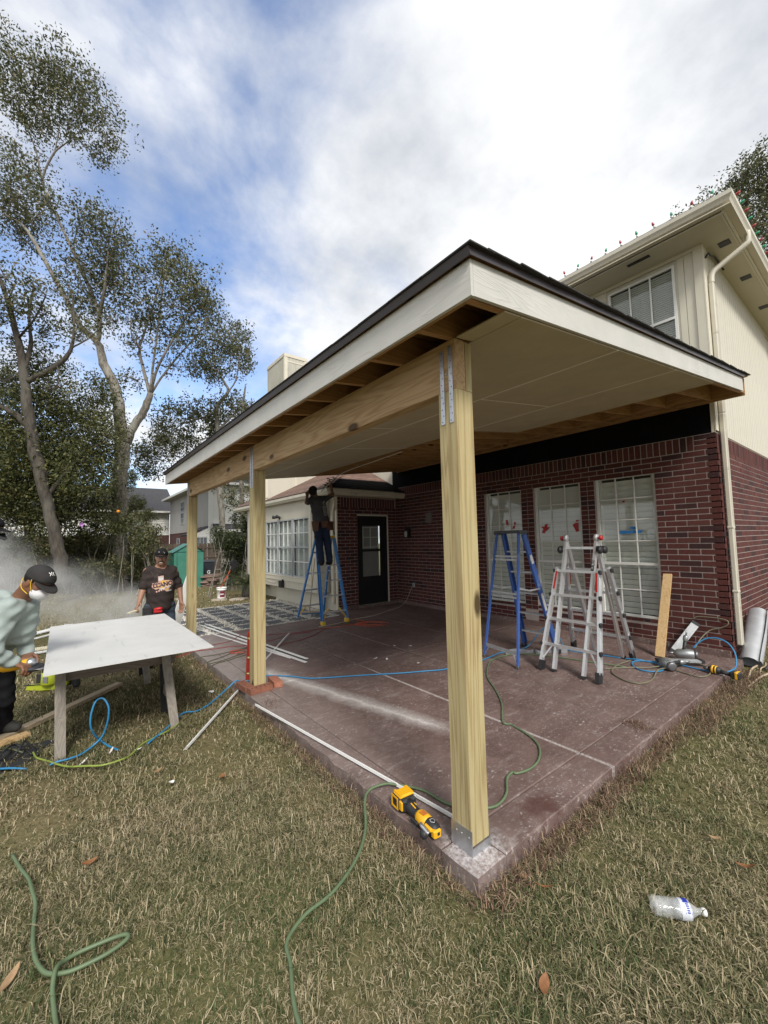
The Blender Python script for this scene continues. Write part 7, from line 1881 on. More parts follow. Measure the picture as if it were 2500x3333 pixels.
# ---- roll of grey flashing at the corner, small metal shoe, paper strip, broom
fl = thing('flashing_roll', 'dented grey roll of sheet flashing leaning at the house corner', 'sheet roll', (5.35, -0.17, GZ))
m = MB(); p0 = Vector((5.27, -0.16, GZ+0.01)); p1 = Vector((6.10, -0.14, 0.44)); dv = (p1-p0).normalized(); u = Vector((0.1, -1, 0)); u = (u-dv*u.dot(dv)).normalized(); w = dv.cross(u)
vs = []; nn, ml = 26, 8; rg = random.Random(2)
for j in range(ml+1):
    c = p0.lerp(p1, j/ml)+Vector((0, 0, 0.075))
    for i in range(nn+1):
        an = R(-35)+R(385)*i/nn; rr = 0.125*(1-0.25*i/nn)*(1+0.05*math.sin(3*an+j*0.7)+rg.uniform(-0.015, 0.015))
        vs.append(c+u*(math.cos(an)*rr)+w*(math.sin(an)*rr*0.72))
m.add(vs, [(j*(nn+1)+i, j*(nn+1)+i+1, (j+1)*(nn+1)+i+1, (j+1)*(nn+1)+i) for j in range(ml) for i in range(nn)], True)
m.build('rolled_sheet', pmat('dull_zinc', (0.42, 0.43, 0.445), 0.16, 7, 0.5, 0.35), fl)
m = MB(); m.tube(spline([(5.27, -0.30, GZ+0.02), (5.33, -0.38, GZ+0.10), (5.55, -0.42, GZ+0.12)], 4), 0.02, 6); m.build('inner_layer', M['bolt'], fl)
for (p0, p1, r, lb) in (((4.30, -0.30, GZ+0.02), (5.5, -0.42, GZ+0.05), 0.012, 'longer dry cane lying on the grass by the flashing roll'), ((4.70, -0.24, GZ+0.02), (5.6, -0.20, GZ+0.06), 0.012, 'upper dry cane lying against the flashing roll'), ((5.0, -0.30, GZ+0.02), (5.5, -0.27, GZ+0.05), 0.008, 'thin dry cane lying between two thicker canes')):
    m = MB(); a, b = Vector(p0), Vector(p1); m.tube(spline([a, a.lerp(b, 0.4)+Vector((0, 0.015, 0.008)), a.lerp(b, 0.7)-Vector((0, 0.012, 0)), b], 4), r, 6); setp(m.build('dry_cane', M['pine_x']), lb, 'cane', 'dry canes on the grass')
ps = thing('foil_strip', 'curled strip of grey metal tape left on the slab under the old ladder', 'metal strip', (3.4, 1.95, 0))
m = MB(); path = [(3.20, 2.06), (3.35, 1.99), (3.50, 1.93), (3.56, 1.86), (3.60, 1.88), (3.58, 1.80), (3.75, 1.72), (3.85, 1.62), (3.92, 1.55)]
P = spline([(x, y, 0.004) for x, y in path], 4); vs = []
for i, p in enumerate(P): vs += [p, p+Vector((0, 0, 0.06+0.02*math.sin(i*0.5)))]
m.add(vs, [(2*i, 2*i+2, 2*i+3, 2*i+1) for i in range(len(P)-1)]); m.build('strip', M['galv'], ps)
br = thing('push_broom', 'push broom leaning on the bay wall behind the man\'s ladder', 'broom', (2.75, 7.05, 0))
m = MB(); m.tube([(2.76, 7.05, 0.05), (3.045, 7.30, 1.25)], 0.013, 8); m.build('handle', M['pine_x'], br)
m = MB(); m.rbox((2.80, 7.0, 0.045), (0.05, 0.48, 0.04), 0.008, Matrix.Rotation(R(58), 4, 'Z')); m.build('head', M['pine_x'], br)
m = MB(); m.rbox((2.80, 7.0, 0.012), (0.07, 0.47, 0.022), 0.006, Matrix.Rotation(R(58), 4, 'Z')); m.build('bristles', pmat('blue_bristles', (0.05, 0.16, 0.35), 0.2, 40), br)

# ---- water bottle on the lawn
wb = thing('water_bottle', 'crumpled clear plastic water bottle lying on the lawn at lower right', 'bottle', (0.53, -0.75, GZ))
b0 = Vector((0.455, -0.668, GZ+0.056)); b1 = Vector((0.602, -0.823, GZ+0.048)); ax = (b1-b0).normalized(); Lb = (b1-b0).length
def pet():
    t = NT('clear_plastic'); t.col((0.92, 0.95, 0.96)); t.set(Roughness=0.08, Transmission_Weight=0.0, Specular_IOR_Level=0.9, Alpha=0.24)
    return t.m
prof = []
for i in range(33):
    s = i/32
    if s < 0.04: r = 0.034+0.05*s
    elif s < 0.70: r = 0.0368+0.0020*math.sin(s*95)
    elif s < 0.90: r = 0.0368-(s-0.70)/0.20*0.0228
    else: r = 0.0125
    prof.append((r, s*Lb*0.965))
m = MB(); m.lathe(prof, b0, ax, 20)
rg = random.Random(5)
m.v = [tuple(Vector(v)+Vector((rg.uniform(-1, 1), rg.uniform(-1, 1), rg.uniform(-1, 1)))*0.0022*(1 if i < 20*23 else 0.2)) for i, v in enumerate(m.v)]
m.build('bottle_shell', pet(), wb)
m = MB(); m.lathe([(0.0385, Lb*0.50), (0.0392, Lb*0.52), (0.0392, Lb*0.68), (0.0375, Lb*0.70)], b0, ax, 24, cap=False); m.build('label', pmat('bottle_label', (0.62, 0.65, 0.70), 0.12, 60, 0.4), wb)
def lab_patch(name, s0, s1, a0, a1, mat_, r=0.0397):
    u = ax.cross(Vector((0, 0, 1))).normalized(); w = u.cross(ax); m = MB(); vs = []; n = 6
    for i in range(n+1):
        an = a0+(a1-a0)*i/n
        for s in (s0, s1): vs.append(b0+ax*(Lb*s)+u*(math.cos(an)*r)+w*(math.sin(an)*r))
    m.add(vs, [(2*i, 2*i+2, 2*i+3, 2*i+1) for i in range(n)]); m.build(name, mat_, wb)
blu = pmat('label_blue', (0.02, 0.04, 0.35), 0.05)
lab_patch('label_logo', 0.575, 0.675, R(75), R(118), blu)
lab_patch('label_line', 0.565, 0.572, R(-10), R(170), blu)
lab_patch('label_line', 0.683, 0.689, R(-10), R(170), blu)
for k in range(5): lab_patch('label_text', 0.60, 0.655, R(20+11*k), R(27+11*k), blu)
m = MB(); m.lathe([(0.0155, 0), (0.0158, 0.012), (0.014, 0.017), (0.002, 0.018)], b0+ax*(Lb*0.955), ax, 16); m.build('bottle_cap', M['white'], wb)

# ---- fallen leaves and paper scraps
def leaf_obj(name, c, L_, W_, ang, mat_, label, cat, group=None, curl=0.012):
    m = MB(); n = 6; vs = []
    for i in range(n+1):
        s = i/n; w = W_*math.sin(math.pi*min(1, 0.04+s*0.94))**0.8; x = (s-0.5)*L_; z = curl*(2*s-1)**2
        for k in (-1, 0, 1): vs.append((x, k*w/2, z+(0.35*curl if k else 0)))
    fs = []
    for i in range(n):
        for k in range(2): fs.append((3*i+k, 3*i+3+k, 3*i+4+k, 3*i+1+k))
    m.add(vs, fs, True); o = m.build(name, mat_, None, c); o.rotation_euler = (random.uniform(-0.25, 0.25), random.uniform(-0.25, 0.25), ang); return setp(o, label, cat, group)
lf = pmat('dead_leaf', (0.22, 0.095, 0.035), 0.3, 40, 0.7)
lf2 = pmat('dead_leaf_tan', (0.30, 0.19, 0.10), 0.3, 40, 0.7)
zl = GZ+0.045
for c, Ln, Wd, an, mt, lb in (((-0.228, -0.532), 0.075, 0.042, 0.4, lf, 'rounded amber leaf lying at the bottom of the lawn'), ((1.075, -0.88), 0.08, 0.035, 1.9, lf, 'rust red leaf on the lawn right of the water bottle'), ((1.197, -0.723), 0.07, 0.022, 2.3, lf2, 'narrow tan leaf on the right lawn above the water bottle'), ((0.177, -0.295), 0.08, 0.020, 2.2, lf, 'narrow rust leaf just below the dusty slab corner'), ((0.147, -0.195), 0.06, 0.04, 0.2, lf2, 'pale torn leaf touching the foot of the slab corner'), ((-1.113, 2.114), 0.07, 0.04, 0.2, lf2, 'dull brown leaf on the lawn above the white paper scrap'), ((-0.755, 1.71), 0.08, 0.045, 1.2, lf, 'russet leaf halfway between saw horse and slab edge'), ((-1.562, 1.351), 0.075, 0.03, 0.1, lf, 'amber leaf on the lawn right of the green hose end'), ((-1.841, 0.819), 0.10, 0.03, 0.9, lf2, 'grey-brown leaf left of the green hose loop'), ((-0.02, 2.30), 0.05, 0.03, 0.9, lf2, 'yellow leaf at the slab edge below the middle post')):
    leaf_obj('fallen_leaf', (c[0], c[1], zl), Ln, Wd, an, mt, lb, 'leaf', 'fallen leaves on the lawn')
for c, Ln, Wd, an, lb in (((-1.061, 1.888, zl), 0.05, 0.032, 0.6, 'white paper scrap in the middle of the lawn'), ((-1.36, 2.72, zl), 0.10, 0.014, 1.2, 'white splinter lying between blue and lime hoses'), ((-1.18, 2.60, zl), 0.06, 0.02, 0.1, 'white chip lying on the lime hose'), ((-1.55, 2.66, zl), 0.10, 0.012, 0.9, 'long pale splinter just left of the lime hose dip'), ((-0.33, 3.58, zl), 0.07, 0.06, 0.3, 'pale broken lump at the slab edge left of the middle post')):
    leaf_obj('paper_scrap', c, Ln, Wd, an, M['white'], lb, 'scrap', 'white scraps on the lawn', 0.006)
for c, Ln, Wd, an, lb in (((2.55, 3.35, 0.004), 0.10, 0.05, 0.5, 'largest white flake on the slab behind the white strips'), ((2.38, 3.52, 0.004), 0.06, 0.03, 1.5, 'small white flake left of the largest one'), ((1.75, 3.18, 0.004), 0.09, 0.035, 0.2, 'long white flake in the middle of the slab'), ((1.85, 3.05, 0.004), 0.06, 0.03, 0.8, 'curled white flake beside the long one'), ((2.05, 2.62, 0.004), 0.05, 0.025, 2.0, 'tiny white flake nearest the nearest post')):
    leaf_obj('paint_flake', c, Ln, Wd, an, M['white'], lb, 'flake', 'white flakes on the slab', 0.005)

# ------------------------------------------------------------------ people: one smooth surface grown from a skeleton
class Body:
    """smooth union of round cones and ellipsoids, turned into a single closed mesh (surface nets)"""
    def __init__(s, vox): s.p = []; s.vox = vox
    def cone(s, a, b, r0, r1=None, k=0.03, flat=None):
        s.p.append(('c', np.array(a, float), np.array(b, float), r0, r0 if r1 is None else r1, k, flat)); return s
    def chain(s, pts, rs, k=0.03):
        for i in range(len(pts)-1): s.cone(pts[i], pts[i+1], rs[i], rs[i+1], k)
        return s
    def ell(s, c, r, k=0.03, M=None):
        s.p.append(('e', np.array(c, float), np.array(r, float), None if M is None else np.array(M.to_3x3()), 0, k, None)); return s
    def mesh(s, name, wrinkle=0.0, wf=30, clip=None):
        lo = np.full(3, 1e9); hi = np.full(3, -1e9)
        for q in s.p:
            if q[0] == 'c':
                R_ = max(q[3], q[4])*(1 if q[6] is None else 1.0)
                lo = np.minimum(lo, np.minimum(q[1], q[2])-R_); hi = np.maximum(hi, np.maximum(q[1], q[2])+R_)
            else:
                R_ = q[2].max(); lo = np.minimum(lo, q[1]-R_); hi = np.maximum(hi, q[1]+R_)
        v = s.vox; lo -= 5*v; hi += 5*v
        n = np.ceil((hi-lo)/v).astype(int)+1
        F = np.full(n, 0.2, np.float32)
        ax = [lo[i]+np.arange(n[i])*v for i in range(3)]
        for q in s.p:
            k = q[5]; pad = k*1.2+3*v
            if q[0] == 'c':
                R_ = max(q[3], q[4]); a = np.minimum(q[1], q[2])-R_-pad; b = np.maximum(q[1], q[2])+R_+pad
            else:
                R_ = q[2].max(); a = q[1]-R_-pad; b = q[1]+R_+pad
            i0 = np.maximum(((a-lo)/v).astype(int), 0); i1 = np.minimum(((b-lo)/v).astype(int)+2, n)
            X = ax[0][i0[0]:i1[0], None, None]; Y = ax[1][None, i0[1]:i1[1], None]; Z = ax[2][None, None, i0[2]:i1[2]]
            if q[0] == 'c':
                A, B = q[1], q[2]; d = B-A; L2 = max(d@d, 1e-12)
                t = np.clip(((X-A[0])*d[0]+(Y-A[1])*d[1]+(Z-A[2])*d[2])/L2, 0, 1)
                dx, dy, dz_ = X-A[0]-t*d[0], Y-A[1]-t*d[1], Z-A[2]-t*d[2]
                if q[6] is not None:        # flattened along a direction: (direction, factor)
                    fd, ff = q[6]; fd = np.array(fd, float); fd /= np.linalg.norm(fd)
                    pr = dx*fd[0]+dy*fd[1]+dz_*fd[2]
                    g = pr*(1/ff-1)
                    dx, dy, dz_ = dx+g*fd[0], dy+g*fd[1], dz_+g*fd[2]
                D_ = np.sqrt(dx*dx+dy*dy+dz_*dz_)-(q[3]+t*(q[4]-q[3]))
            else:
                dx, dy, dz_ = X-q[1][0], Y-q[1][1], Z-q[1][2]
                if q[3] is not None:
                    m_ = q[3]; lx = dx*m_[0, 0]+dy*m_[1, 0]+dz_*m_[2, 0]; ly = dx*m_[0, 1]+dy*m_[1, 1]+dz_*m_[2, 1]; lz = dx*m_[0, 2]+dy*m_[1, 2]+dz_*m_[2, 2]
                else: lx, ly, lz = dx, dy, dz_
                r = q[2]
                k0 = np.sqrt((lx/r[0])**2+(ly/r[1])**2+(lz/r[2])**2); k1 = np.sqrt((lx/r[0]**2)**2+(ly/r[1]**2)**2+(lz/r[2]**2)**2)+1e-9
                D_ = k0*(k0-1)/k1
            sub = F[i0[0]:i1[0], i0[1]:i1[1], i0[2]:i1[2]]
            h = np.clip(0.5+0.5*(sub-D_)/k, 0, 1)
            sub[...] = sub+(D_-sub)*h-k*h*(1-h)
        if wrinkle:
            X = ax[0][:, None, None]; Y = ax[1][None, :, None]; Z = ax[2][None, None, :]
            wv = np.sin(wf*(Z+0.35*X)+3*np.sin(9*X+7*Y))*np.sin(0.6*wf*(X-Y)+4*np.sin(8*Z))+0.5*np.sin(1.9*wf*(Z-0.5*Y)+2*np.sin(14*X))
            F += (wrinkle*wv).astype(np.float32)
        if clip is not None:      # list of (point, normal): keep the side the normal points away from
            X = ax[0][:, None, None]; Y = ax[1][None, :, None]; Z = ax[2][None, None, :]
            for (pt, nn) in clip:
                nn = np.array(nn, float); nn /= np.linalg.norm(nn)
                F = np.maximum(F, ((X-pt[0])*nn[0]+(Y-pt[1])*nn[1]+(Z-pt[2])*nn[2]).astype(np.float32))
        ins = F < 0
        c = [ins[i:n[0]-1+i, j:n[1]-1+j, k:n[2]-1+k] for i in (0, 1) for j in (0, 1) for k in (0, 1)]
        cnt = sum(x.astype(np.int8) for x in c)
        act = (cnt > 0) & (cnt < 8)
        idx = -np.ones(act.shape, np.int32); cells = np.argwhere(act); idx[act] = np.arange(len(cells))
        corners = np.array([(i, j, k) for i in (0, 1) for j in (0, 1) for k in (0, 1)])
        val = np.stack([F[cells[:, 0]+o[0], cells[:, 1]+o[1], cells[:, 2]+o[2]] for o in corners], 1)
        acc = np.zeros((len(cells), 3)); wsum = np.zeros(len(cells))
        for a in range(8):
            for b in range(a+1, 8):
                df = corners[b]-corners[a]
                if np.abs(df).sum() != 1: continue
                cr = (val[:, a] < 0) != (val[:, b] < 0)
                t = np.where(cr, val[:, a]/(val[:, a]-val[:, b]+1e-12), 0)
                acc += np.where(cr[:, None], corners[a]+t[:, None]*df, 0); wsum += cr
        V = lo+(cells+acc/np.maximum(wsum, 1)[:, None])*v
        quads = []
        for d in range(3):
            e1, e2 = [x for x in range(3) if x != d]
            sl0 = [slice(None)]*3; sl1 = [slice(None)]*3
            sl0[d] = slice(0, -1); sl1[d] = slice(1, None)
            for q_ in (e1, e2): sl0[q_] = slice(1, -1); sl1[q_] = slice(1, -1)
            A = ins[tuple(sl0)]; B = ins[tuple(sl1)]
            pos = np.argwhere(A != B)
            if len(pos) == 0: continue
            flip = A[tuple(pos.T)]
            base = pos.copy(); base[:, e1] += 1; base[:, e2] += 1
            def cell(o1, o2):
                p_ = base.copy(); p_[:, e1] -= o1; p_[:, e2] -= o2
                return idx[p_[:, 0], p_[:, 1], p_[:, 2]]
            Q = np.stack([cell(1, 1), cell(0, 1), cell(0, 0), cell(1, 0)], 1)
            if d == 1: flip = ~flip
            Q[~flip] = Q[~flip][:, ::-1]
            quads.append(Q[(Q >= 0).all(1)])
        Q = np.concatenate(quads)
        return mesh_np(name, V, np.full(len(Q), 4), Q.ravel(), True)

def skin_mat(name, c): return pmat(name, c, 0.12, 18, 0.5, bump=0.08, bscale=180, spec=0.45)
def cloth_mat(name, c, stain=None, var=0.12):
    return pmat(name, c, var*1.6, 7, 0.9, bump=0.5, bscale=45, spec=0.12, stain=stain)
V3 = lambda *a: np.array(a, float)
def unit(v): v = np.array(v, float); return v/np.linalg.norm(v)

def add_hand(b, wrist, d, nrm, thumb, curl, size=1.0, k=0.006, spread=0.012):
    """wrist point, direction to the fingertips, palm normal (towards which fingers curl), thumb side"""
    d = unit(d); nrm = unit(nrm - d*np.dot(nrm, d)); th = unit(thumb-d*np.dot(thumb, d)-nrm*np.dot(thumb, nrm))
    s = size
    w = np.array(wrist, float)
    for o in (-0.026, -0.009, 0.009, 0.026):
        b.cone(w+d*0.008*s+th*o*0.7*s, w+d*0.085*s+th*o*1.05*s, 0.0145*s, 0.0125*s, 0.014)
    lens = (0.072, 0.082, 0.076, 0.060)
    for i, (o, L_) in enumerate(zip((0.030, 0.010, -0.010, -0.029), lens)):
        p = w+d*0.088*s+th*o*s; ang = curl*0.55+0.05*i; dirv = d+th*(o*3.0*spread/0.012*0.35)
        pts = [p]
        for seg, f in enumerate((0.45, 0.31, 0.24)):
            ang2 = ang*(1+0.9*seg)
            p = p+(unit(dirv)*math.cos(ang2)+nrm*math.sin(ang2))*L_*f*s; pts.append(p)
        b.chain(pts, [0.0105*s, 0.0095*s, 0.0088*s, 0.0075*s], k)
    p = w+d*0.022*s+th*0.030*s
    q1 = p+(d*0.55+th*0.75+nrm*0.25)*0.038*s; q2 = q1+(d*0.85+th*0.25+nrm*(0.3+0.3*curl))*0.032*s; q3 = q2+(d*0.95-th*0.05+nrm*(0.3+0.5*curl))*0.026*s
    b.chain([p, q1, q2, q3], [0.016*s, 0.0125*s, 0.0105*s, 0.008*s], 0.008)

def add_head(b, c, fwd, up, s=1.0, nose=True, jaw=1.0):
    """c head centre; fwd face direction; up crown direction"""
    f = unit(fwd); u = unit(up-f*np.dot(up, f)); r = np.cross(f, u)
    P = lambda a, bb, cc: c+(f*a+r*bb+u*cc)*s
    Mh = Matrix((Vector(f), Vector(r), Vector(u))).transposed()
    b.ell(P(-0.008, 0, 0.030), (0.094*s, 0.074*s, 0.088*s), 0.02, Mh)         # skull
    b.ell(P(0.022, 0, -0.045), (0.066*s, 0.058*s*jaw, 0.070*s), 0.03, Mh)     # face
    b.ell(P(0.050, 0, -0.095), (0.030*s, 0.032*s*jaw, 0.022*s), 0.025, Mh)    # chin
    for e in (-1, 1):
        b.ell(P(0.052, 0.036*e, -0.028), (0.026*s, 0.024*s, 0.020*s), 0.018, Mh)       # cheek
        b.cone(P(0.074, 0.012*e, 0.012), P(0.060, 0.045*e, 0.010), 0.011*s, 0.009*s, 0.012)   # brow
        b.ell(P(-0.008, 0.075*e, -0.012), (0.020*s, 0.008*s, 0.031*s), 0.006, Mh)      # ear
    if nose:
        b.cone(P(0.080, 0, 0.006), P(0.104, 0, -0.034), 0.0085*s, 0.0115*s, 0.010)
        for e in (-1, 1): b.ell(P(0.090, 0.013*e, -0.036), (0.010*s, 0.008*s, 0.008*s), 0.006, Mh)
    b.cone(P(0.084, -0.018, -0.070), P(0.084, 0.018, -0.070), 0.0065*s, 0.0065*s, 0.006)     # lips
    b.cone(P(0.081, -0.016, -0.081), P(0.081, 0.016, -0.081), 0.0075*s, 0.0075*s, 0.006)
    return P, f, r, u

def cap_mesh(P, f, r, u, parent, mat_, s=1.0, brim_len=0.075, brim_drop=0.12, logo=None, open_back=False):
    b = Body(0.007)
    Mh = Matrix((Vector(f), Vector(r), Vector(u))).transposed()
    b.ell(P(-0.010, 0, 0.045), (0.104*s, 0.086*s, 0.088*s), 0.02, Mh)
    b.ell(P(0.062, 0, 0.048), (0.036*s, 0.060*s, 0.050*s), 0.03, Mh)
    me = b.mesh('cap', clip=[(P(0, 0, 0.028), -u+0.16*f)])
    cp = obj('cap', me, mat_, parent)
    m = MB(); n, k = 12, 5; vs = []
    for j in range(k+1):
        for i in range(n+1):
            t = (i/n*2-1); ang = t*1.15
            r0 = 0.090; rr = r0+brim_len*math.cos(t*1.25)**0.7*j/k
            x = math.cos(ang)*rr-0.002; y = math.sin(ang)*rr*0.86*(1-0.04*j)
            z = 0.030+0.012*0-brim_drop*(x-0.06)-0.020*(abs(t)**2)*(0.4+0.6*j/k)+0.006
            vs.append(P(x, y, z))
    top = [(j*(n+1)+i, j*(n+1)+i+1, (j+1)*(n+1)+i+1, (j+1)*(n+1)+i) for j in range(k) for i in range(n)]
    off = len(vs); vs2 = [v-u*0.005 for v in vs]
    edge = []
    for i in range(n): edge.append((k*(n+1)+i, k*(n+1)+i+1, off+k*(n+1)+i+1, off+k*(n+1)+i))
    m.add(vs+vs2, top+[tuple(off+q for q in f_)[::-1] for f_ in top]+edge, True)
    m.build('brim', mat_, cp)
    m = MB(); m.ell(P(-0.010, 0, 0.134), (0.008, 0.008, 0.005), 8, 5); m.build('cap_button', mat_, cp)
    return cp

def project_on(target, items, eye_dir, offset=0.003):
    """drape flat pieces (lists of world points) onto a mesh object along eye_dir"""
    me = target.data; bv = BVHTree.FromPolygons([v.co[:] for v in me.vertices], [p.vertices[:] for p in me.polygons])
    d = Vector(eye_dir).normalized(); out = []
    for pts in items:
        res = []
        for p in pts:
            h = bv.ray_cast(Vector(p)-d*0.5, d)
            res.append(h[0]-d*offset if h[0] is not None else Vector(p))
        out.append(res)
    return out

def drape_text(name, body, size, mat_, target, origin, xdir, ydir, eye, bold=0.0, off=0.004):
    o = text_mesh(name, body, size, mat_, target, frame(origin, xdir, ydir), bold, 0.0)
    bmx = bmesh.new(); bmx.from_mesh(o.data); bmesh.ops.triangulate(bmx, faces=bmx.faces); bmesh.ops.subdivide_edges(bmx, edges=[e for e in bmx.edges if e.calc_length() > size*0.25], cuts=2); bmx.to_mesh(o.data); bmx.free()
    pts = project_on(target, [[v.co for v in o.data.vertices]], eye, off)[0]
    for v, p in zip(o.data.vertices, pts): v.co = p
    return o
def drape_poly(name, poly, mat_, target, eye, off=0.003, n=6):
    """poly: list of 2 rails [(p0..),(p1..)] drawn as a strip"""
    a, b = poly; strip = []
    for i in range(len(a)):
        for k in range(n+1): strip.append(Vector(a[i]).lerp(Vector(b[i]), k/n))
    pts = project_on(target, [strip], eye, off)[0]
    m = MB(); m.add(pts, [(i*(n+1)+k, i*(n+1)+k+1, (i+1)*(n+1)+k+1, (i+1)*(n+1)+k) for i in range(len(a)-1) for k in range(n)], True)
    return m.build(name, mat_, target)

def shoe(b, ankle, toe_dir, ground, s=1.0):
    t = unit(toe_dir); a = np.array(ankle, float)
    b.cone((a[0], a[1], ground+0.045), a+V3(0, 0, 0.02), 0.050*s, 0.050*s, 0.03)
    b.cone(np.array([a[0], a[1], ground+0.043])-t*0.05*s, np.array([a[0], a[1], ground+0.042])+t*0.09*s, 0.042*s, 0.046*s, 0.03)
    b.cone(np.array([a[0], a[1], ground+0.042])+t*0.08*s, np.array([a[0], a[1], ground+0.036])+t*0.155*s, 0.044*s, 0.034*s, 0.03)

SK1 = skin_mat('brown_skin', (0.20, 0.095, 0.055)); SK2 = skin_mat('tan_skin', (0.30, 0.155, 0.10)); SK3 = skin_mat('deep_tan_skin', (0.15, 0.075, 0.045))
hairm = pmat('black_hair', (0.012, 0.010, 0.009), 0.3, 60, 0.6)
eyew = pmat('eye_white', (0.55, 0.52, 0.48), 0.03); eyed = pmat('eye_iris', (0.015, 0.01, 0.008), 0.05, 5, 0.15)
capm = cloth_mat('charcoal_cap', (0.040, 0.038, 0.038)); capb = cloth_mat('black_cap', (0.016, 0.016, 0.018))
dusted = ((0.20, 0.185, 0.175), (5, 5, 3.5), 0.58, 0.55)

def eyes(P, f, r, u, parent, s=1.0, up_off=0.0):
    for e in (-1, 1):
        m = MB(); m.ell(P(0.071, 0.031*e, -0.004+up_off), (0.0115*s,)*3, 10, 8); o = m.build('eye', eyew, parent)
        m = MB(); m.ell(P(0.0785, 0.031*e, -0.005+up_off), (0.0055*s,)*3, 8, 6); m.build('iris', eyed, o)

# ================= the standing man in the brown printed T-shirt
def man_standing():
    C0 = V3(-0.56, 5.40, 0)
    t = thing('person', 'smiling man in dark printed T-shirt and black cap standing behind the white sheet', 'person', (-0.56, 5.40, GZ))
    head = V3(-0.565, 5.36, 1.475); fw = unit(V3(-0.22, -0.97, -0.08)); up = unit(V3(0.02, -0.05, 1))
    shL, shR = V3(-0.722, 5.42, 1.26), V3(-0.398, 5.45, 1.26)   # image left / right
    elL, elR = V3(-0.800, 5.37, 1.005), V3(-0.302, 5.44, 1.000)
    wrL, wrR = V3(-0.860, 5.25, 0.835), V3(-0.290, 5.36, 0.775)
    hipL, hipR = V3(-0.665, 5.44, 0.76), V3(-0.465, 5.45, 0.76)
    knL, knR = V3(-0.685, 5.40, 0.38), V3(-0.44, 5.42, 0.38)
    ankL, ankR = V3(-0.70, 5.44, 0.0), V3(-0.43, 5.46, 0.0)
    b = Body(0.0065)
    P, f, r, u = add_head(b, head, fw, up, 1.0, True, 1.06)
    b.cone(head+V3(0, 0.02, -0.07), V3(-0.557, 5.43, 1.29), 0.060, 0.066, 0.03)
    b.cone(shL, shR, 0.075, 0.075, 0.06, ((0, 1, 0), 0.95)); b.cone(V3(-0.635, 5.42, 1.18), V3(-0.62, 5.42, 0.90), 0.11, 0.11, 0.06, ((0, 1, 0), 0.85)); b.cone(V3(-0.485, 5.42, 1.18), V3(-0.51, 5.42, 0.90), 0.11, 0.11, 0.06, ((0, 1, 0), 0.85))
    b.cone(V3(-0.565, 5.41, 0.95), V3(-0.565, 5.43, 0.76), 0.138, 0.138, 0.06)
    for a, e_, w in ((shL, elL, wrL), (shR, elR, wrR)):
        b.cone(a, e_, 0.054, 0.043, 0.03); b.cone(e_, w, 0.043, 0.028, 0.02)
    add_hand(b, wrL, V3(-0.35, -0.55, -0.45), V3(0.55, -0.2, -0.55), V3(0.1, -0.5, 0.9), 0.75)
    add_hand(b, wrR, V3(0.02, -0.12, -1.0), V3(-0.75, -0.55, 0.0), V3(-0.5, -0.8, 0.0), 0.45)
    for h_, k_, a in ((hipL, knL, ankL), (hipR, knR, ankR)):
        b.cone(h_, k_, 0.085, 0.058, 0.04); b.cone(k_, a, 0.058, 0.040, 0.03); b.cone(a+V3(0, 0, -0.05), a+V3(0, -0.14, -0.065), 0.035, 0.03, 0.03)
    body = obj('body', b.mesh('body'), SK2, t)
    # shirt
    b = Body(0.008)
    b.cone(shL+V3(0.02, 0, -0.005), shR+V3(-0.02, 0, -0.005), 0.087, 0.087, 0.05)
    b.cone(V3(-0.635, 5.42, 1.17), V3(-0.620, 5.42, 0.86), 0.126, 0.128, 0.06, ((0, 1, 0), 0.92)); b.cone(V3(-0.485, 5.42, 1.17), V3(-0.510, 5.42, 0.86), 0.126, 0.128, 0.06, ((0, 1, 0), 0.85))
    b.cone(V3(-0.565, 5.39, 0.98), V3(-0.565, 5.40, 0.75), 0.158, 0.164, 0.06)
    b.cone(V3(-0.59, 5.43, 1.27), V3(-0.53, 5.43, 1.27), 0.078, 0.078, 0.05)
    for a, e_ in ((shL, elL), (shR, elR)):
        b.cone(a, a+(e_-a)*0.86, 0.066, 0.064, 0.035)
    dL, dR = unit(elL-shL), unit(elR-shR)
    shirtm = cloth_mat('dark_brown_tee', (0.040, 0.031, 0.029), dusted)
    shirt = obj('t_shirt', b.mesh('t_shirt', 0.0065, 30, [(V3(0, 0, 0.705), (0, 0, -1)), (head+V3(0, 0, -0.155), unit(V3(0.0, -0.55, 1.0))), (V3(0, 0, 1.36), (0, 0, 1))]), shirtm, t)
    # printed emblem on the chest
    inkY = pmat('print_yellow', (0.62, 0.36, 0.05), 0.15, 60, 0.8); inkP = pmat('print_pink', (0.55, 0.33, 0.28), 0.15, 60, 0.8); inkD = pmat('print_dark', (0.03, 0.02, 0.022), 0.1, 60, 0.8); inkW = pmat('print_white', (0.55, 0.52, 0.50), 0.12, 60, 0.8)
    eye = V3(0.06, 1, 0); ox, oz = -0.565, 1.075
    Q = lambda x, z: (ox+x, 5.0, oz+z+0.18*x*0.5)
    def strip_x(name, rows, m_, off):      # rows: (x, z_low, z_high)
        return drape_poly(name, ([Q(x, a) for x, a, c_ in rows], [Q(x, c_) for x, a, c_ in rows]), m_, shirt, eye, off)
    strip_x('state_outline', [(-0.150, -0.012, 0.008), (-0.125, -0.040, 0.004), (-0.10, -0.058, 0.006), (-0.072, -0.052, 0.010), (-0.0721, -0.052, 0.125), (-0.03, -0.045, 0.128), (0.005, -0.075, 0.126), (0.0051, -0.075, 0.060), (0.035, -0.105, 0.056), (0.06, -0.10, 0.052), (0.085, -0.055, 0.048), (0.105, -0.025, 0.040), (0.115, 0.0, 0.030)], inkP, 0.003)
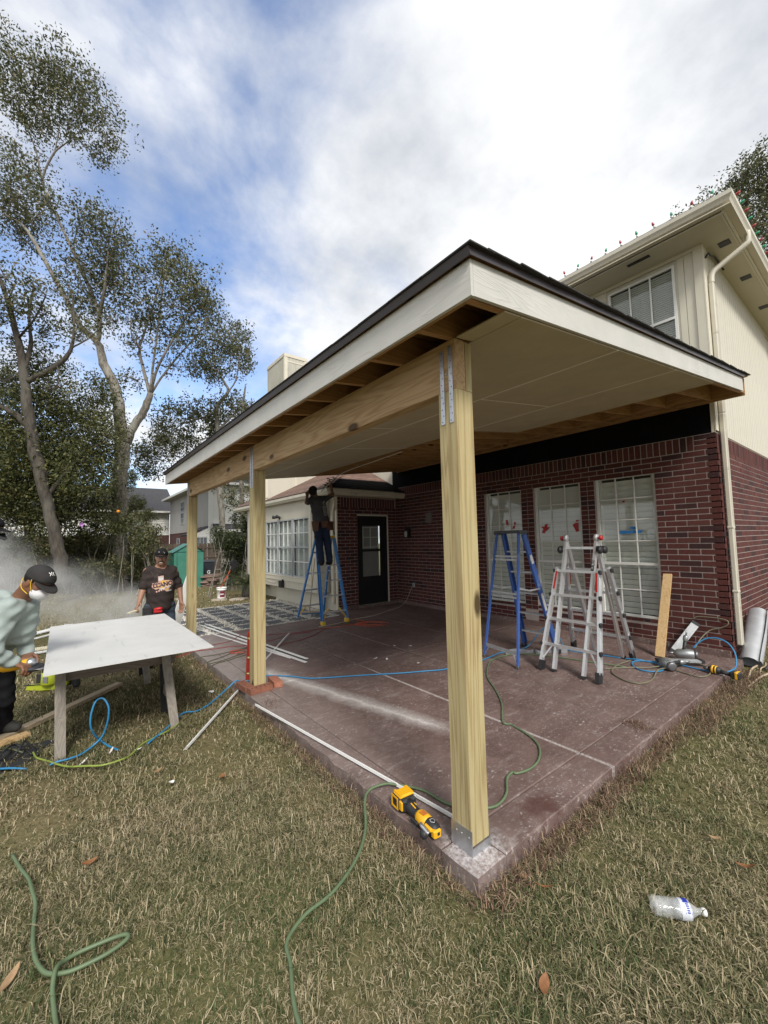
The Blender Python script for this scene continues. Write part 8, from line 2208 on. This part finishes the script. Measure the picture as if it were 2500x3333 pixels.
    strip_x('state_fill', [(-0.118, -0.030, 0.0), (-0.095, -0.046, 0.002), (-0.064, -0.042, 0.002), (-0.03, -0.036, 0.058), (0.0, -0.06, 0.058), (0.035, -0.088, 0.048), (0.06, -0.085, 0.044), (0.09, -0.04, 0.038)], inkY, 0.005)
    strip_x('state_panel', [(-0.065, 0.062, 0.118), (-0.02, 0.062, 0.120), (-0.002, 0.062, 0.120)], inkW, 0.0055)
    strip_x('banner', [(-0.055, -0.072, -0.050), (0.0, -0.062, -0.040), (0.06, -0.052, -0.030), (0.10, -0.046, -0.024)], inkW, 0.0065)
    strip_x('banner_line', [(-0.045, -0.064, -0.058), (0.02, -0.053, -0.047), (0.09, -0.042, -0.036)], inkD, 0.0075)
    drape_text('shirt_lettering', 'LLANO', 0.082, inkD, shirt, (ox-0.005, 5.0, oz+0.0), (1, 0, 0.12), (0, 0, 1), eye, 0.004, 0.0085)
    drape_text('shirt_lettering', 'LLANO', 0.082, inkP, shirt, (ox-0.005, 5.0, oz+0.0), (1, 0, 0.12), (0, 0, 1), eye, 0.0085, 0.0070)
    drape_text('shirt_lettering', 'NIKE', 0.030, inkW, shirt, (ox+0.075, 5.0, oz-0.092), (1, 0, 0.08), (0, 0, 1), eye, 0.001, 0.0075)
    for k in range(6): strip_x('shirt_stroke', [(-0.10+0.03*k, -0.098+0.006*k, -0.076+0.005*k), (-0.082+0.03*k, -0.096+0.006*k, -0.078+0.006*k)], inkP, 0.0065)
    # trousers and belt pouch
    b = Body(0.010)
    for h_, k_, a in ((hipL, knL, ankL), (hipR, knR, ankR)):
        b.cone(h_+V3(0, 0, -0.02), k_, 0.112, 0.085, 0.04); b.cone(k_, a+V3(0, 0, 0.02), 0.085, 0.078, 0.03)
    b.cone(V3(-0.60, 5.42, 0.755), V3(-0.53, 5.42, 0.755), 0.145, 0.145, 0.05)
    obj('trousers', b.mesh('trousers', 0.004, 34, [(V3(0, 0, 0.80), (0, 0, 1)), (V3(0, 0, -0.03), (0, 0, -1))]), cloth_mat('blue_grey_jeans', (0.055, 0.075, 0.10), dusted), t)
    b = Body(0.010)
    for a in (ankL, ankR): shoe(b, a, V3(0, -1, 0), GZ)
    obj('boots', b.mesh('boots'), cloth_mat('brown_boots', (0.05, 0.035, 0.025)), t)
    m = MB(); m.rbox((-0.735, 5.33, 0.66), (0.14, 0.07, 0.22), 0.02); m.rbox((-0.74, 5.285, 0.60), (0.10, 0.05, 0.14), 0.015); pch = m.build('tool_pouch', M['black'], t)
    m = MB(); m.tube([(-0.668, 5.235, 0.732), (-0.60, 5.225, 0.735), (-0.57, 5.228, 0.735)], [0.020, 0.030, 0.020], 10, squash=0.8); m.rbox((-0.62, 5.24, 0.71), (0.11, 0.05, 0.075), 0.015); m.build('red_pouch', pmat('red_nylon', (0.55, 0.02, 0.025), 0.1, 20, 0.5), t)
    # face: moustache, stubble-dark goatee, teeth, eyes
    m = MB()
    m.tube(spline([P(0.078, -0.040, -0.068), P(0.092, -0.020, -0.056), P(0.096, 0, -0.053), P(0.092, 0.020, -0.056), P(0.078, 0.040, -0.068)], 4), 0.0065, 6); m.build('moustache', hairm, t)
    m = MB(); m.tube([P(0.086, -0.020, -0.074), P(0.091, 0, -0.073), P(0.086, 0.020, -0.074)], 0.005, 6); m.build('teeth', eyew, t)
    for e in (-1, 1):
        m = MB(); m.tube([P(0.084, 0.012*e, 0.016), P(0.080, 0.032*e, 0.020), P(0.068, 0.050*e, 0.012)], 0.0045, 5); m.build('eyebrow', hairm, t)
    eyes(P, f, r, u, t)
    b = Body(0.008); Mh = Matrix((Vector(f), Vector(r), Vector(u))).transposed(); b.ell(P(-0.02, 0, 0.02), (0.090, 0.080, 0.075), 0.02, Mh)
    obj('hair', b.mesh('hair', clip=[(P(0.01, 0, 0), f), (P(0, 0, -0.05), -u)]), hairm, t)
    cp = cap_mesh(P, f, r, u, t, capb, 1.0, 0.065, 0.22)
    items = [[P(0.16, -0.045, 0.062), P(0.16, 0.030, 0.078), P(0.16, 0.034, 0.090), P(0.16, -0.03, 0.086)]]
    pts = project_on(cp, items, -f, 0.003)[0]
    m = MB(); m.add(pts, [(0, 1, 2, 3)]); m.build('cap_logo', M['white'], cp)
    # chip of board in his hand
    o = MB(); o.prism([(-1.02, 5.10, 0.735), (-0.985, 5.06, 0.737), (-0.86, 5.16, 0.748), (-0.895, 5.20, 0.748)], (0, 0, 0.012)); setp(o.build('board_chip', offc), 'small pale board chip held in the standing man\'s hand', 'offcut')
man_standing()

# ================= the man with dust mask, cutting the sheet
def man_cutting():
    t = thing('person', 'bent worker in pale grey hoodie, dust mask and charcoal cap cutting the white sheet', 'person', (-2.15, 3.6, GZ))
    rg_ = unit(V3(RGT.x, RGT.y, 0)); fw_ = unit(V3(FWD.x, FWD.y, 0))
    head = V3(-1.872, 2.945, 1.375)
    f = unit(rg_*0.82-fw_*0.10+V3(0, 0, -0.56)); up = unit(rg_*0.55+V3(0, 0, 0.85))
    shN, shF = V3(-2.06, 2.93, 1.16), V3(-1.965, 3.30, 1.165)
    elN, elF = V3(-2.13, 2.80, 0.875), V3(-1.965, 3.27, 0.90)
    wrN, wrF = V3(-2.000, 2.885, 0.755), V3(-1.935, 3.07, 0.775)
    hipN, hipF = V3(-2.33, 3.42, 0.80), V3(-2.22, 3.62, 0.80)
    knN, knF = V3(-2.30, 3.40, 0.36), V3(-2.13, 3.70, 0.34)
    ankN, ankF = V3(-2.36, 3.50, -0.02), V3(-2.14, 3.82, -0.02)
    chest = (shN+shF)/2+V3(-0.05, 0.06, -0.10); pel = (hipN+hipF)/2
    b = Body(0.0065)
    P, f, r, u = add_head(b, head, f, up, 1.04, True, 1.0)
    b.cone(head-f*0.03+np.array([-0.03, 0.01, -0.05]), (shN+shF)/2+V3(0.0, 0, 0.03), 0.062, 0.07, 0.03)
    b.cone(shN, shF, 0.07, 0.07, 0.06); b.cone(chest, pel, 0.14, 0.14, 0.06)
    for a, e_, w in ((shN, elN, wrN), (shF, elF, wrF)):
        b.cone(a, e_, 0.052, 0.042, 0.03); b.cone(e_, w, 0.042, 0.030, 0.02)
    add_hand(b, wrN, unit(rg_*0.9+V3(0, 0, -0.25)), V3(0, 0, -1)-fw_*0.1, fw_*0.9, 1.25, 1.08)
    add_hand(b, wrF, unit(rg_*0.55-fw_*0.6+V3(0, 0, -0.2)), V3(0, 0, -1), rg_*0.9, 1.15, 1.05)
    for h_, k_, a in ((hipN, knN, ankN), (hipF, knF, ankF)):
        b.cone(h_, k_, 0.085, 0.058, 0.04); b.cone(k_, a, 0.055, 0.04, 0.03)
    obj('body', b.mesh('body'), SK1, t)
    b = Body(0.009)
    b.cone(shN, shF, 0.098, 0.095, 0.06); b.cone(chest, chest+(pel-chest)*0.5, 0.185, 0.18, 0.07); b.cone(chest+(pel-chest)*0.5, pel+V3(0.02, 0, -0.02), 0.18, 0.185, 0.07)
    b.cone((shN+shF)/2+V3(0.01, -0.02, -0.02), chest+V3(0.06, -0.05, -0.10), 0.12, 0.12, 0.06)
    for a, e_, w in ((shN, elN, wrN), (shF, elF, wrF)):
        b.cone(a, e_, 0.080, 0.066, 0.03); b.cone(e_, e_+(w-e_)*0.88, 0.064, 0.046, 0.02)
        for q in (0.35, 0.55, 0.72, 0.86): b.cone(e_+(w-e_)*q-V3(0.002, 0, 0), e_+(w-e_)*(q+0.02), 0.060-0.014*q, 0.060-0.014*q, 0.012)
    # hood bunched behind the neck
    nb = (shN+shF)/2
    b.cone(nb+V3(-0.04, -0.085, 0.075), nb+V3(-0.105, 0.03, 0.095), 0.040, 0.052, 0.04); b.cone(nb+V3(-0.105, 0.03, 0.095), nb+V3(0.0, 0.125, 0.075), 0.052, 0.040, 0.04)
    hood = cloth_mat('pale_grey_hoodie', (0.33, 0.385, 0.365), ((0.42, 0.46, 0.45), (8, 8, 8), 0.56, 0.5), 0.10)
    obj('hoodie', b.mesh('hoodie', 0.0095, 36), hood, t)
    b = Body(0.011)
    for h_, k_, a in ((hipN, knN, ankN), (hipF, knF, ankF)):
        b.cone(h_, k_, 0.115, 0.090, 0.05); b.cone(k_, a+V3(0, 0, 0.0), 0.090, 0.085, 0.03)
    b.cone(hipN+V3(0, 0, 0.02), hipF+V3(0, 0, 0.02), 0.135, 0.135, 0.05)
    # bulging work pouch on the thigh
    b.cone(V3(-2.10, 3.52, 0.62), V3(-2.08, 3.54, 0.30), 0.07, 0.06, 0.05)
    obj('trousers', b.mesh('trousers', 0.006, 30), cloth_mat('black_work_trousers', (0.014, 0.014, 0.016)), t)
    b = Body(0.009)
    shoe(b, ankF, unit(rg_-fw_*0.05), GZ+0.06, 1.05); shoe(b, ankN, unit(rg_-fw_*0.2), GZ, 1.05)
    obj('shoes', b.mesh('shoes'), cloth_mat('dusty_shoes', (0.045, 0.045, 0.042), dusted), t)
    # mask with yellow straps
    b = Body(0.006); Mh = Matrix((Vector(f), Vector(r), Vector(u))).transposed()
    b.ell(P(0.074, 0, -0.062), (0.056, 0.058, 0.056), 0.02, Mh); b.ell(P(0.050, 0, -0.060), (0.040, 0.066, 0.064), 0.02, Mh)
    mk = obj('dust_mask', b.mesh('dust_mask', 0.0012, 60), pmat('mask_white', (0.66, 0.66, 0.68), 0.06, 20, 0.8), t)
    m = MB()
    for e in (-1, 1):
        m.tube(spline([P(0.050, 0.068*e, -0.050), P(0.020, 0.078*e, -0.005), P(0.006, 0.082*e, 0.04)], 4), 0.0035, 5)
        m.tube(spline([P(0.035, 0.068*e, -0.085), P(-0.03, 0.076*e, -0.070), P(-0.075, 0.06*e, -0.03), P(-0.098, 0.03*e, 0.01)], 4), 0.0035, 5)
    m.build('mask_strap', pmat('strap_yellow', (0.70, 0.45, 0.03), 0.05), mk)
    eyes(P, f, r, u, t, 1.04)
    b = Body(0.007); b.ell(P(-0.026, 0, 0.020), (0.092, 0.081, 0.085), 0.02, Mh)
    b.ell(P(0.01, 0.0, 0.03), (0.07, 0.080, 0.04), 0.02, Mh)
    obj('hair', b.mesh('hair', 0.0012, 80, clip=[(P(0.028, 0, 0), f), (P(0, 0, -0.045), -u+f*0.5)]), hairm, t)
    cp = cap_mesh(P, f, r, u, t, capm, 1.06, 0.082, 0.30)
    pts = project_on(cp, [[P(0.05+0.026*i, -0.016+0.02*j, 0.30) for i in range(2) for j in range(3)]], -u, 0.003)[0]
    m = MB(); m.tube([pts[0], pts[4], pts[2]], 0.0035, 4); m.tube([pts[3], pts[1], pts[5]], 0.0035, 4); m.build('cap_emblem', M['white'], cp)
    # the grinder in his hands
    g = thing('angle_grinder', 'yellow angle grinder held in the masked worker\'s hands', 'power tool', (-1.95, 2.9, 0.72))
    a = V3(-2.085, 2.945, 0.715); e_ = V3(-1.870, 2.865, 0.745); d = unit(e_-a)
    m = MB(); m.tube([a, a+d*0.02, a+d*0.08, a+d*0.14, a+d*0.185], [0.022, 0.033, 0.036, 0.033, 0.036], 14); m.build('motor_body', yel, g)
    m = MB(); m.tube([a+d*0.183, a+d*0.20, a+d*0.235], [0.034, 0.036, 0.024], 12); m.build('gear_head', M['galv'], g)
    m = MB(); c = a+d*0.215+V3(0, 0, -0.045); m.lathe([(0.066, -0.010), (0.072, -0.004), (0.072, 0.016), (0.064, 0.020)], c, (0.05, -0.1, 1), 20); m.build('guard', blk, g)
    m = MB(); m.lathe([(0.066, -0.001), (0.066, 0.001)], c+V3(0.05, -0.02, 0.004), (0.05, -0.1, 1), 24); m.build('disc', M['bolt'], g)
    m = MB(); m.tube(spline([a, a-d*0.05+V3(0, 0, -0.02), V3(-2.16, 2.92, 0.45), V3(-2.17, 2.95, 0.05), V3(-2.10, 3.02, GZ+0.03)], 5), 0.006, 6); m.build('cord', M['black'], g)
man_cutting()

# ================= the man on the ladder, seen from behind
def man_ladder():
    z0 = 1.168
    t = thing('person', 'man in grey work T-shirt and brown tool belt reaching up from the blue ladder', 'person', (2.52, 5.83, z0))
    head = V3(2.215, 5.80, 2.655); f = unit(V3(0.50, 0.45, 0.55)); up = unit(V3(-0.30, -0.35, 0.8))
    shL, shR = V3(2.19, 5.80, 2.495), V3(2.485, 5.86, 2.515)
    elL, elR = V3(2.04, 5.74, 2.425), V3(2.70, 5.86, 2.63)
    wrL, wrR = V3(2.10, 5.84, 2.585), V3(2.645, 5.84, 2.86)
    hipL, hipR = V3(2.335, 5.86, 1.98), V3(2.495, 5.87, 1.98)
    knL, knR = V3(2.375, 5.86, 1.60), V3(2.575, 5.87, 1.59)
    ankL, ankR = V3(2.405, 5.84, z0+0.09), V3(2.60, 5.84, z0+0.09)
    b = Body(0.009)
    P, f, r, u = add_head(b, head, f, up, 0.92)
    nk = (shL+shR)/2
    b.cone(head+V3(-0.01, 0, -0.05), nk+V3(-0.03, 0, 0.02), 0.055, 0.06, 0.03)
    b.cone(shL, shR, 0.06, 0.06, 0.05); b.cone(nk+V3(0, 0, -0.1), V3(2.41, 5.86, 2.05), 0.12, 0.115, 0.06)
    for a, e_, w in ((shL, elL, wrL), (shR, elR, wrR)):
        b.cone(a, e_, 0.048, 0.038, 0.03); b.cone(e_, w, 0.038, 0.027, 0.02)
    add_hand(b, wrL, V3(0.35, 0.1, 0.7), V3(0.6, 0.4, 0), V3(0, 0.6, 0.5), 0.6, 0.9, 0.008)
    add_hand(b, wrR, V3(-0.25, 0.0, 0.95), V3(-0.5, 0.2, 0.4), V3(-0.2, 0.9, 0), 0.9, 0.9, 0.008)
    for h_, k_, a in ((hipL, knL, ankL), (hipR, knR, ankR)):
        b.cone(h_, k_, 0.08, 0.055, 0.04); b.cone(k_, a, 0.05, 0.036, 0.03)
    obj('body', b.mesh('body'), SK3, t)
    b = Body(0.009)
    b.cone(shL+V3(0.01, 0, 0), shR+V3(-0.01, 0, 0), 0.074, 0.074, 0.05); b.cone(nk+V3(-0.03, 0, -0.08), V3(2.37, 5.85, 2.10), 0.138, 0.125, 0.06); b.cone(nk+V3(0.03, 0, -0.08), V3(2.46, 5.86, 2.10), 0.138, 0.122, 0.06)
    b.cone(V3(2.37, 5.85, 2.10), V3(2.46, 5.86, 2.02), 0.125, 0.13, 0.05)
    b.cone(shL, shL+(elL-shL)*0.85, 0.062, 0.060, 0.03); b.cone(shR, shR+(elR-shR)*0.95, 0.062, 0.055, 0.03); b.cone(elR, elR+(wrR-elR)*0.55, 0.050, 0.045, 0.03)
    shirt = obj('t_shirt', b.mesh('t_shirt', 0.004, 30, [(V3(0, 0, 2.0), (0, 0, -1)), (nk+V3(0, 0, 0.085), (0, -0.2, 1))]), cloth_mat('charcoal_tee', (0.060, 0.060, 0.066)), t)
    ink = pmat('back_print_white', (0.45, 0.45, 0.46), 0.15, 60, 0.8); eye = V3(0.35, 1, 0)
    rg2 = random.Random(9)
    for k in range(8):
        xa = 2.255+0.006*k; za = 2.345-0.025*k; ln = 0.15-0.008*k
        for j in range(3):
            x0 = xa+ln*j/3+0.004; x1 = xa+ln*(j+1)/3-0.004
            sl = 0.16
            drape_poly('print_line', ([(x0, 5.4, za+sl*(x0-xa)), (x1, 5.4, za+sl*(x1-xa))], [(x0, 5.4, za+sl*(x0-xa)+0.010), (x1, 5.4, za+sl*(x1-xa)+0.010)]), ink, shirt, eye, 0.004, 1)
    pts = [(2.26, 2.43), (2.285, 2.43), (2.287, 2.465), (2.305, 2.463), (2.307, 2.435), (2.335, 2.43), (2.338, 2.40), (2.315, 2.375), (2.30, 2.385), (2.285, 2.405), (2.26, 2.43)]
    pr = project_on(shirt, [[(x, 5.4, z) for x, z in pts]], eye, 0.004)[0]
    m = MB(); m.tube(pr, 0.0035, 4); m.build('state_print', ink, shirt)
    b = Body(0.009)
    for h_, k_, a in ((hipL, knL, ankL), (hipR, knR, ankR)):
        b.cone(h_+V3(0, 0, -0.02), k_, 0.098, 0.074, 0.04); b.cone(k_, a+V3(0, 0, 0.0), 0.074, 0.066, 0.03)
    b.cone(V3(2.36, 5.86, 2.01), V3(2.47, 5.87, 2.01), 0.120, 0.118, 0.05)
    obj('trousers', b.mesh('trousers', 0.004, 34, [(V3(0, 0, 2.06), (0, 0, 1))]), cloth_mat('navy_jeans', (0.022, 0.032, 0.062)), t)
    b = Body(0.009); shoe(b, ankL, V3(0.1, 1, 0), z0, 0.95); shoe(b, ankR, V3(0.15, 1, 0), z0, 0.95)
    obj('boots', b.mesh('boots'), cloth_mat('dark_boots', (0.025, 0.022, 0.02)), t)
    leather = pmat('brown_leather', (0.095, 0.042, 0.022), 0.25, 14, 0.6, bump=0.2, bscale=60)
    m = MB(); vs = []; n = 28
    for i in range(n+1):
        an = 2*math.pi*i/n
        for zz in (2.03, 2.09): vs.append((2.415+0.178*math.cos(an), 5.86+0.136*math.sin(an), zz+0.01*math.cos(an)))
    m.add(vs, [(2*i, 2*i+2, 2*i+3, 2*i+1) for i in range(n)], True); bt = m.build('tool_belt', leather, t)
    for (x, y, w, h, a) in ((2.245, 5.78, 0.15, 0.20, -0.5), (2.40, 5.705, 0.14, 0.13, 0.0), (2.58, 5.775, 0.17, 0.18, 0.55)):
        m = MB(); Mr = Matrix.Rotation(a, 4, 'Z')
        m.prism([(-w/2, -0.05, 0), (w/2, -0.05, 0), (w/2*0.72, -0.04, -h), (-w/2*0.72, -0.04, -h)], (0, 0.09, 0), Mr)
        m.v = [(p[0]+x, p[1]+y, p[2]+2.06) for p in m.v]
        m.build('belt_pouch', leather, bt)
    m = MB(); m.tube([(2.66, 5.80, 2.0), (2.69, 5.80, 1.78)], 0.010, 6); m.build('hammer_handle', M['black'], bt)
    b = Body(0.009); Mh = Matrix((Vector(f), Vector(r), Vector(u))).transposed(); b.ell(P(-0.022, 0, 0.015), (0.090, 0.082, 0.085), 0.02, Mh)
    obj('hair', b.mesh('hair', clip=[(P(0.03, 0, 0), f)]), hairm, t)
    cap_mesh(P, f, r, u, t, capb, 0.98, 0.07, 0.05)
    b = Body(0.007); b.ell(P(0.080, 0, -0.055), (0.045, 0.050, 0.048), 0.02, Mh); obj('dust_mask', b.mesh('dust_mask'), pmat('mask_white_far', (0.5, 0.5, 0.5), 0.06), t)
    # the bowed strip he is fixing
    m = MB(); P_ = spline([(2.36, 5.74, 2.66), (2.50, 5.76, 2.78), (2.66, 5.78, 2.92), (2.78, 5.60, 3.05), (2.86, 5.2, 3.115), (2.84, 4.6, 3.13), (2.70, 3.6, 3.122)], 6)
    for i in range(len(P_)-1): m.bar(P_[i], P_[i+1], 0.028, 0.007)
    setp(m.build('flexible_strip', M['ceiltrim']), 'thin pale strip bowed from the ladder man\'s hand up to the ceiling', 'trim strip')
man_ladder()

# ================= a fourth worker almost out of the picture: only the cap brim shows at the left edge
def man_edge():
    t = thing('person', 'worker cut off by the left picture edge, only a dark double-edged cap brim showing', 'person', (-2.35, 3.05, GZ))
    rg_ = unit(V3(RGT.x, RGT.y, 0)); head = V3(-2.045, 2.834, 1.80)-rg_*0.19
    f = unit(rg_+V3(0, 0, -0.12)); up = V3(0.1, 0, 1)
    b = Body(0.011)
    P, f, r, u = add_head(b, head, f, up, 1.0)
    c = head-rg_*0.32
    b.cone(head+V3(0, 0, -0.06), c+V3(0, 0, -0.20), 0.06, 0.065, 0.03)
    b.cone(c-r*0.17+V3(0, 0, -0.24), c+r*0.17+V3(0, 0, -0.24), 0.075, 0.075, 0.06); b.cone(c+V3(0, 0, -0.30), c+V3(0, 0, -0.80), 0.14, 0.14, 0.06)
    for s in (-1, 1):
        b.cone(c+r*0.19*s+V3(0, 0, -0.25), c+r*0.23*s+V3(0, 0, -0.56), 0.052, 0.042, 0.03); b.cone(c+r*0.23*s+V3(0, 0, -0.56), c+r*0.21*s+V3(0, 0, -0.80), 0.042, 0.03, 0.03)
        add_hand(b, c+r*0.21*s+V3(0, 0, -0.80), V3(0, 0, -1), -r*s, f, 0.4, 1.0, 0.01)
        b.cone(c+r*0.10*s+V3(0, 0, -0.85), c+r*0.11*s+V3(0, 0, -1.30), 0.09, 0.06, 0.04); b.cone(c+r*0.11*s+V3(0, 0, -1.30), c+r*0.11*s+V3(0, 0, -1.78), 0.058, 0.042, 0.03)
    obj('body', b.mesh('body'), SK1, t)
    b = Body(0.012)
    b.cone(c-r*0.16+V3(0, 0, -0.24), c+r*0.16+V3(0, 0, -0.24), 0.09, 0.09, 0.06); b.cone(c+V3(0, 0, -0.28), c+V3(0, 0, -0.85), 0.16, 0.165, 0.06)
    for s in (-1, 1): b.cone(c+r*0.19*s+V3(0, 0, -0.25), c+r*0.22*s+V3(0, 0, -0.48), 0.07, 0.066, 0.03)
    obj('t_shirt', b.mesh('t_shirt', 0.004, 28), cloth_mat('black_tee', (0.02, 0.02, 0.022)), t)
    b = Body(0.012)
    for s in (-1, 1): b.cone(c+r*0.10*s+V3(0, 0, -0.85), c+r*0.11*s+V3(0, 0, -1.80), 0.11, 0.075, 0.04)
    obj('trousers', b.mesh('trousers', 0.004, 28), cloth_mat('dark_trousers', (0.03, 0.032, 0.04)), t)
    b = Body(0.011)
    for s in (-1, 1): shoe(b, c+r*0.11*s+V3(0, 0, -1.78), f, GZ)
    obj('boots', b.mesh('boots'), cloth_mat('edge_boots', (0.03, 0.025, 0.02)), t)
    cp = cap_mesh(P, f, r, u, t, capb, 1.0, 0.085, 0.25)
    m = MB(); m.prism([P(0.10, -0.05, -0.012), P(0.175, 0.0, -0.052), P(0.165, 0.01, -0.066), P(0.10, 0.06, -0.030)], u*0.006); m.build('sunglasses', M['black'], cp)
man_edge()

# ------------------------------------------------------------------ dust hanging in the air behind the cutter
def dust_cloud():
    m = MB(); m.box((-4.6, 3.1, GZ+0.02), (1.1, 11.0, 3.1)); 
    t = NT('cement_dust'); 
    vol = t.n('ShaderNodeVolumePrincipled'); vol.inputs['Color'].default_value = (0.99, 0.99, 0.99, 1); vol.inputs['Anisotropy'].default_value = 0.15
    v = t.co()
    nz = t.noise(t.co((1, 0.7, 1)), 1.9, 6, 0.66, 1.1)
    tot = None
    for (cx, cy, cz, rx, ry, rz_, w) in ((-1.05, 6.6, 0.55, 0.95, 2.0, 0.60, 0.85), (-2.6, 6.2, 1.15, 0.80, 2.2, 1.0, 1.0), (-1.9, 8.0, 0.85, 1.3, 1.8, 0.75, 0.55), (-0.75, 5.6, 0.45, 0.45, 0.8, 0.40, 0.55)):
        mpn = t.co((1/rx, 1/ry, 1/rz_), (-cx/rx, -cy/ry, -cz/rz_))
        ln = t.n('ShaderNodeVectorMath', operation='LENGTH'); t.l(mpn, ln.inputs[0])
        f = t.math('MULTIPLY', t.ramp(ln.outputs['Value'], [(0.15, 1.0), (1.0, 0.0)], 'EASE'), w)
        tot = f if tot is None else t.math('ADD', tot, f)
    den = t.math('MULTIPLY', tot, t.ramp(nz, [(0.40, 0.0), (0.68, 1.0)]))
    t.l(t.math('MULTIPLY', den, DUST_DENSITY), vol.inputs['Density'])
    t.t.nodes.remove(t.b); t.l(vol.outputs[0], t.o.inputs['Volume'])
    o = m.build('dust_cloud', t.m)
    setp(o, 'pale cement dust drifting behind the masked worker', 'dust', None, 'stuff')
DUST_DENSITY = 1.5
dust_cloud()
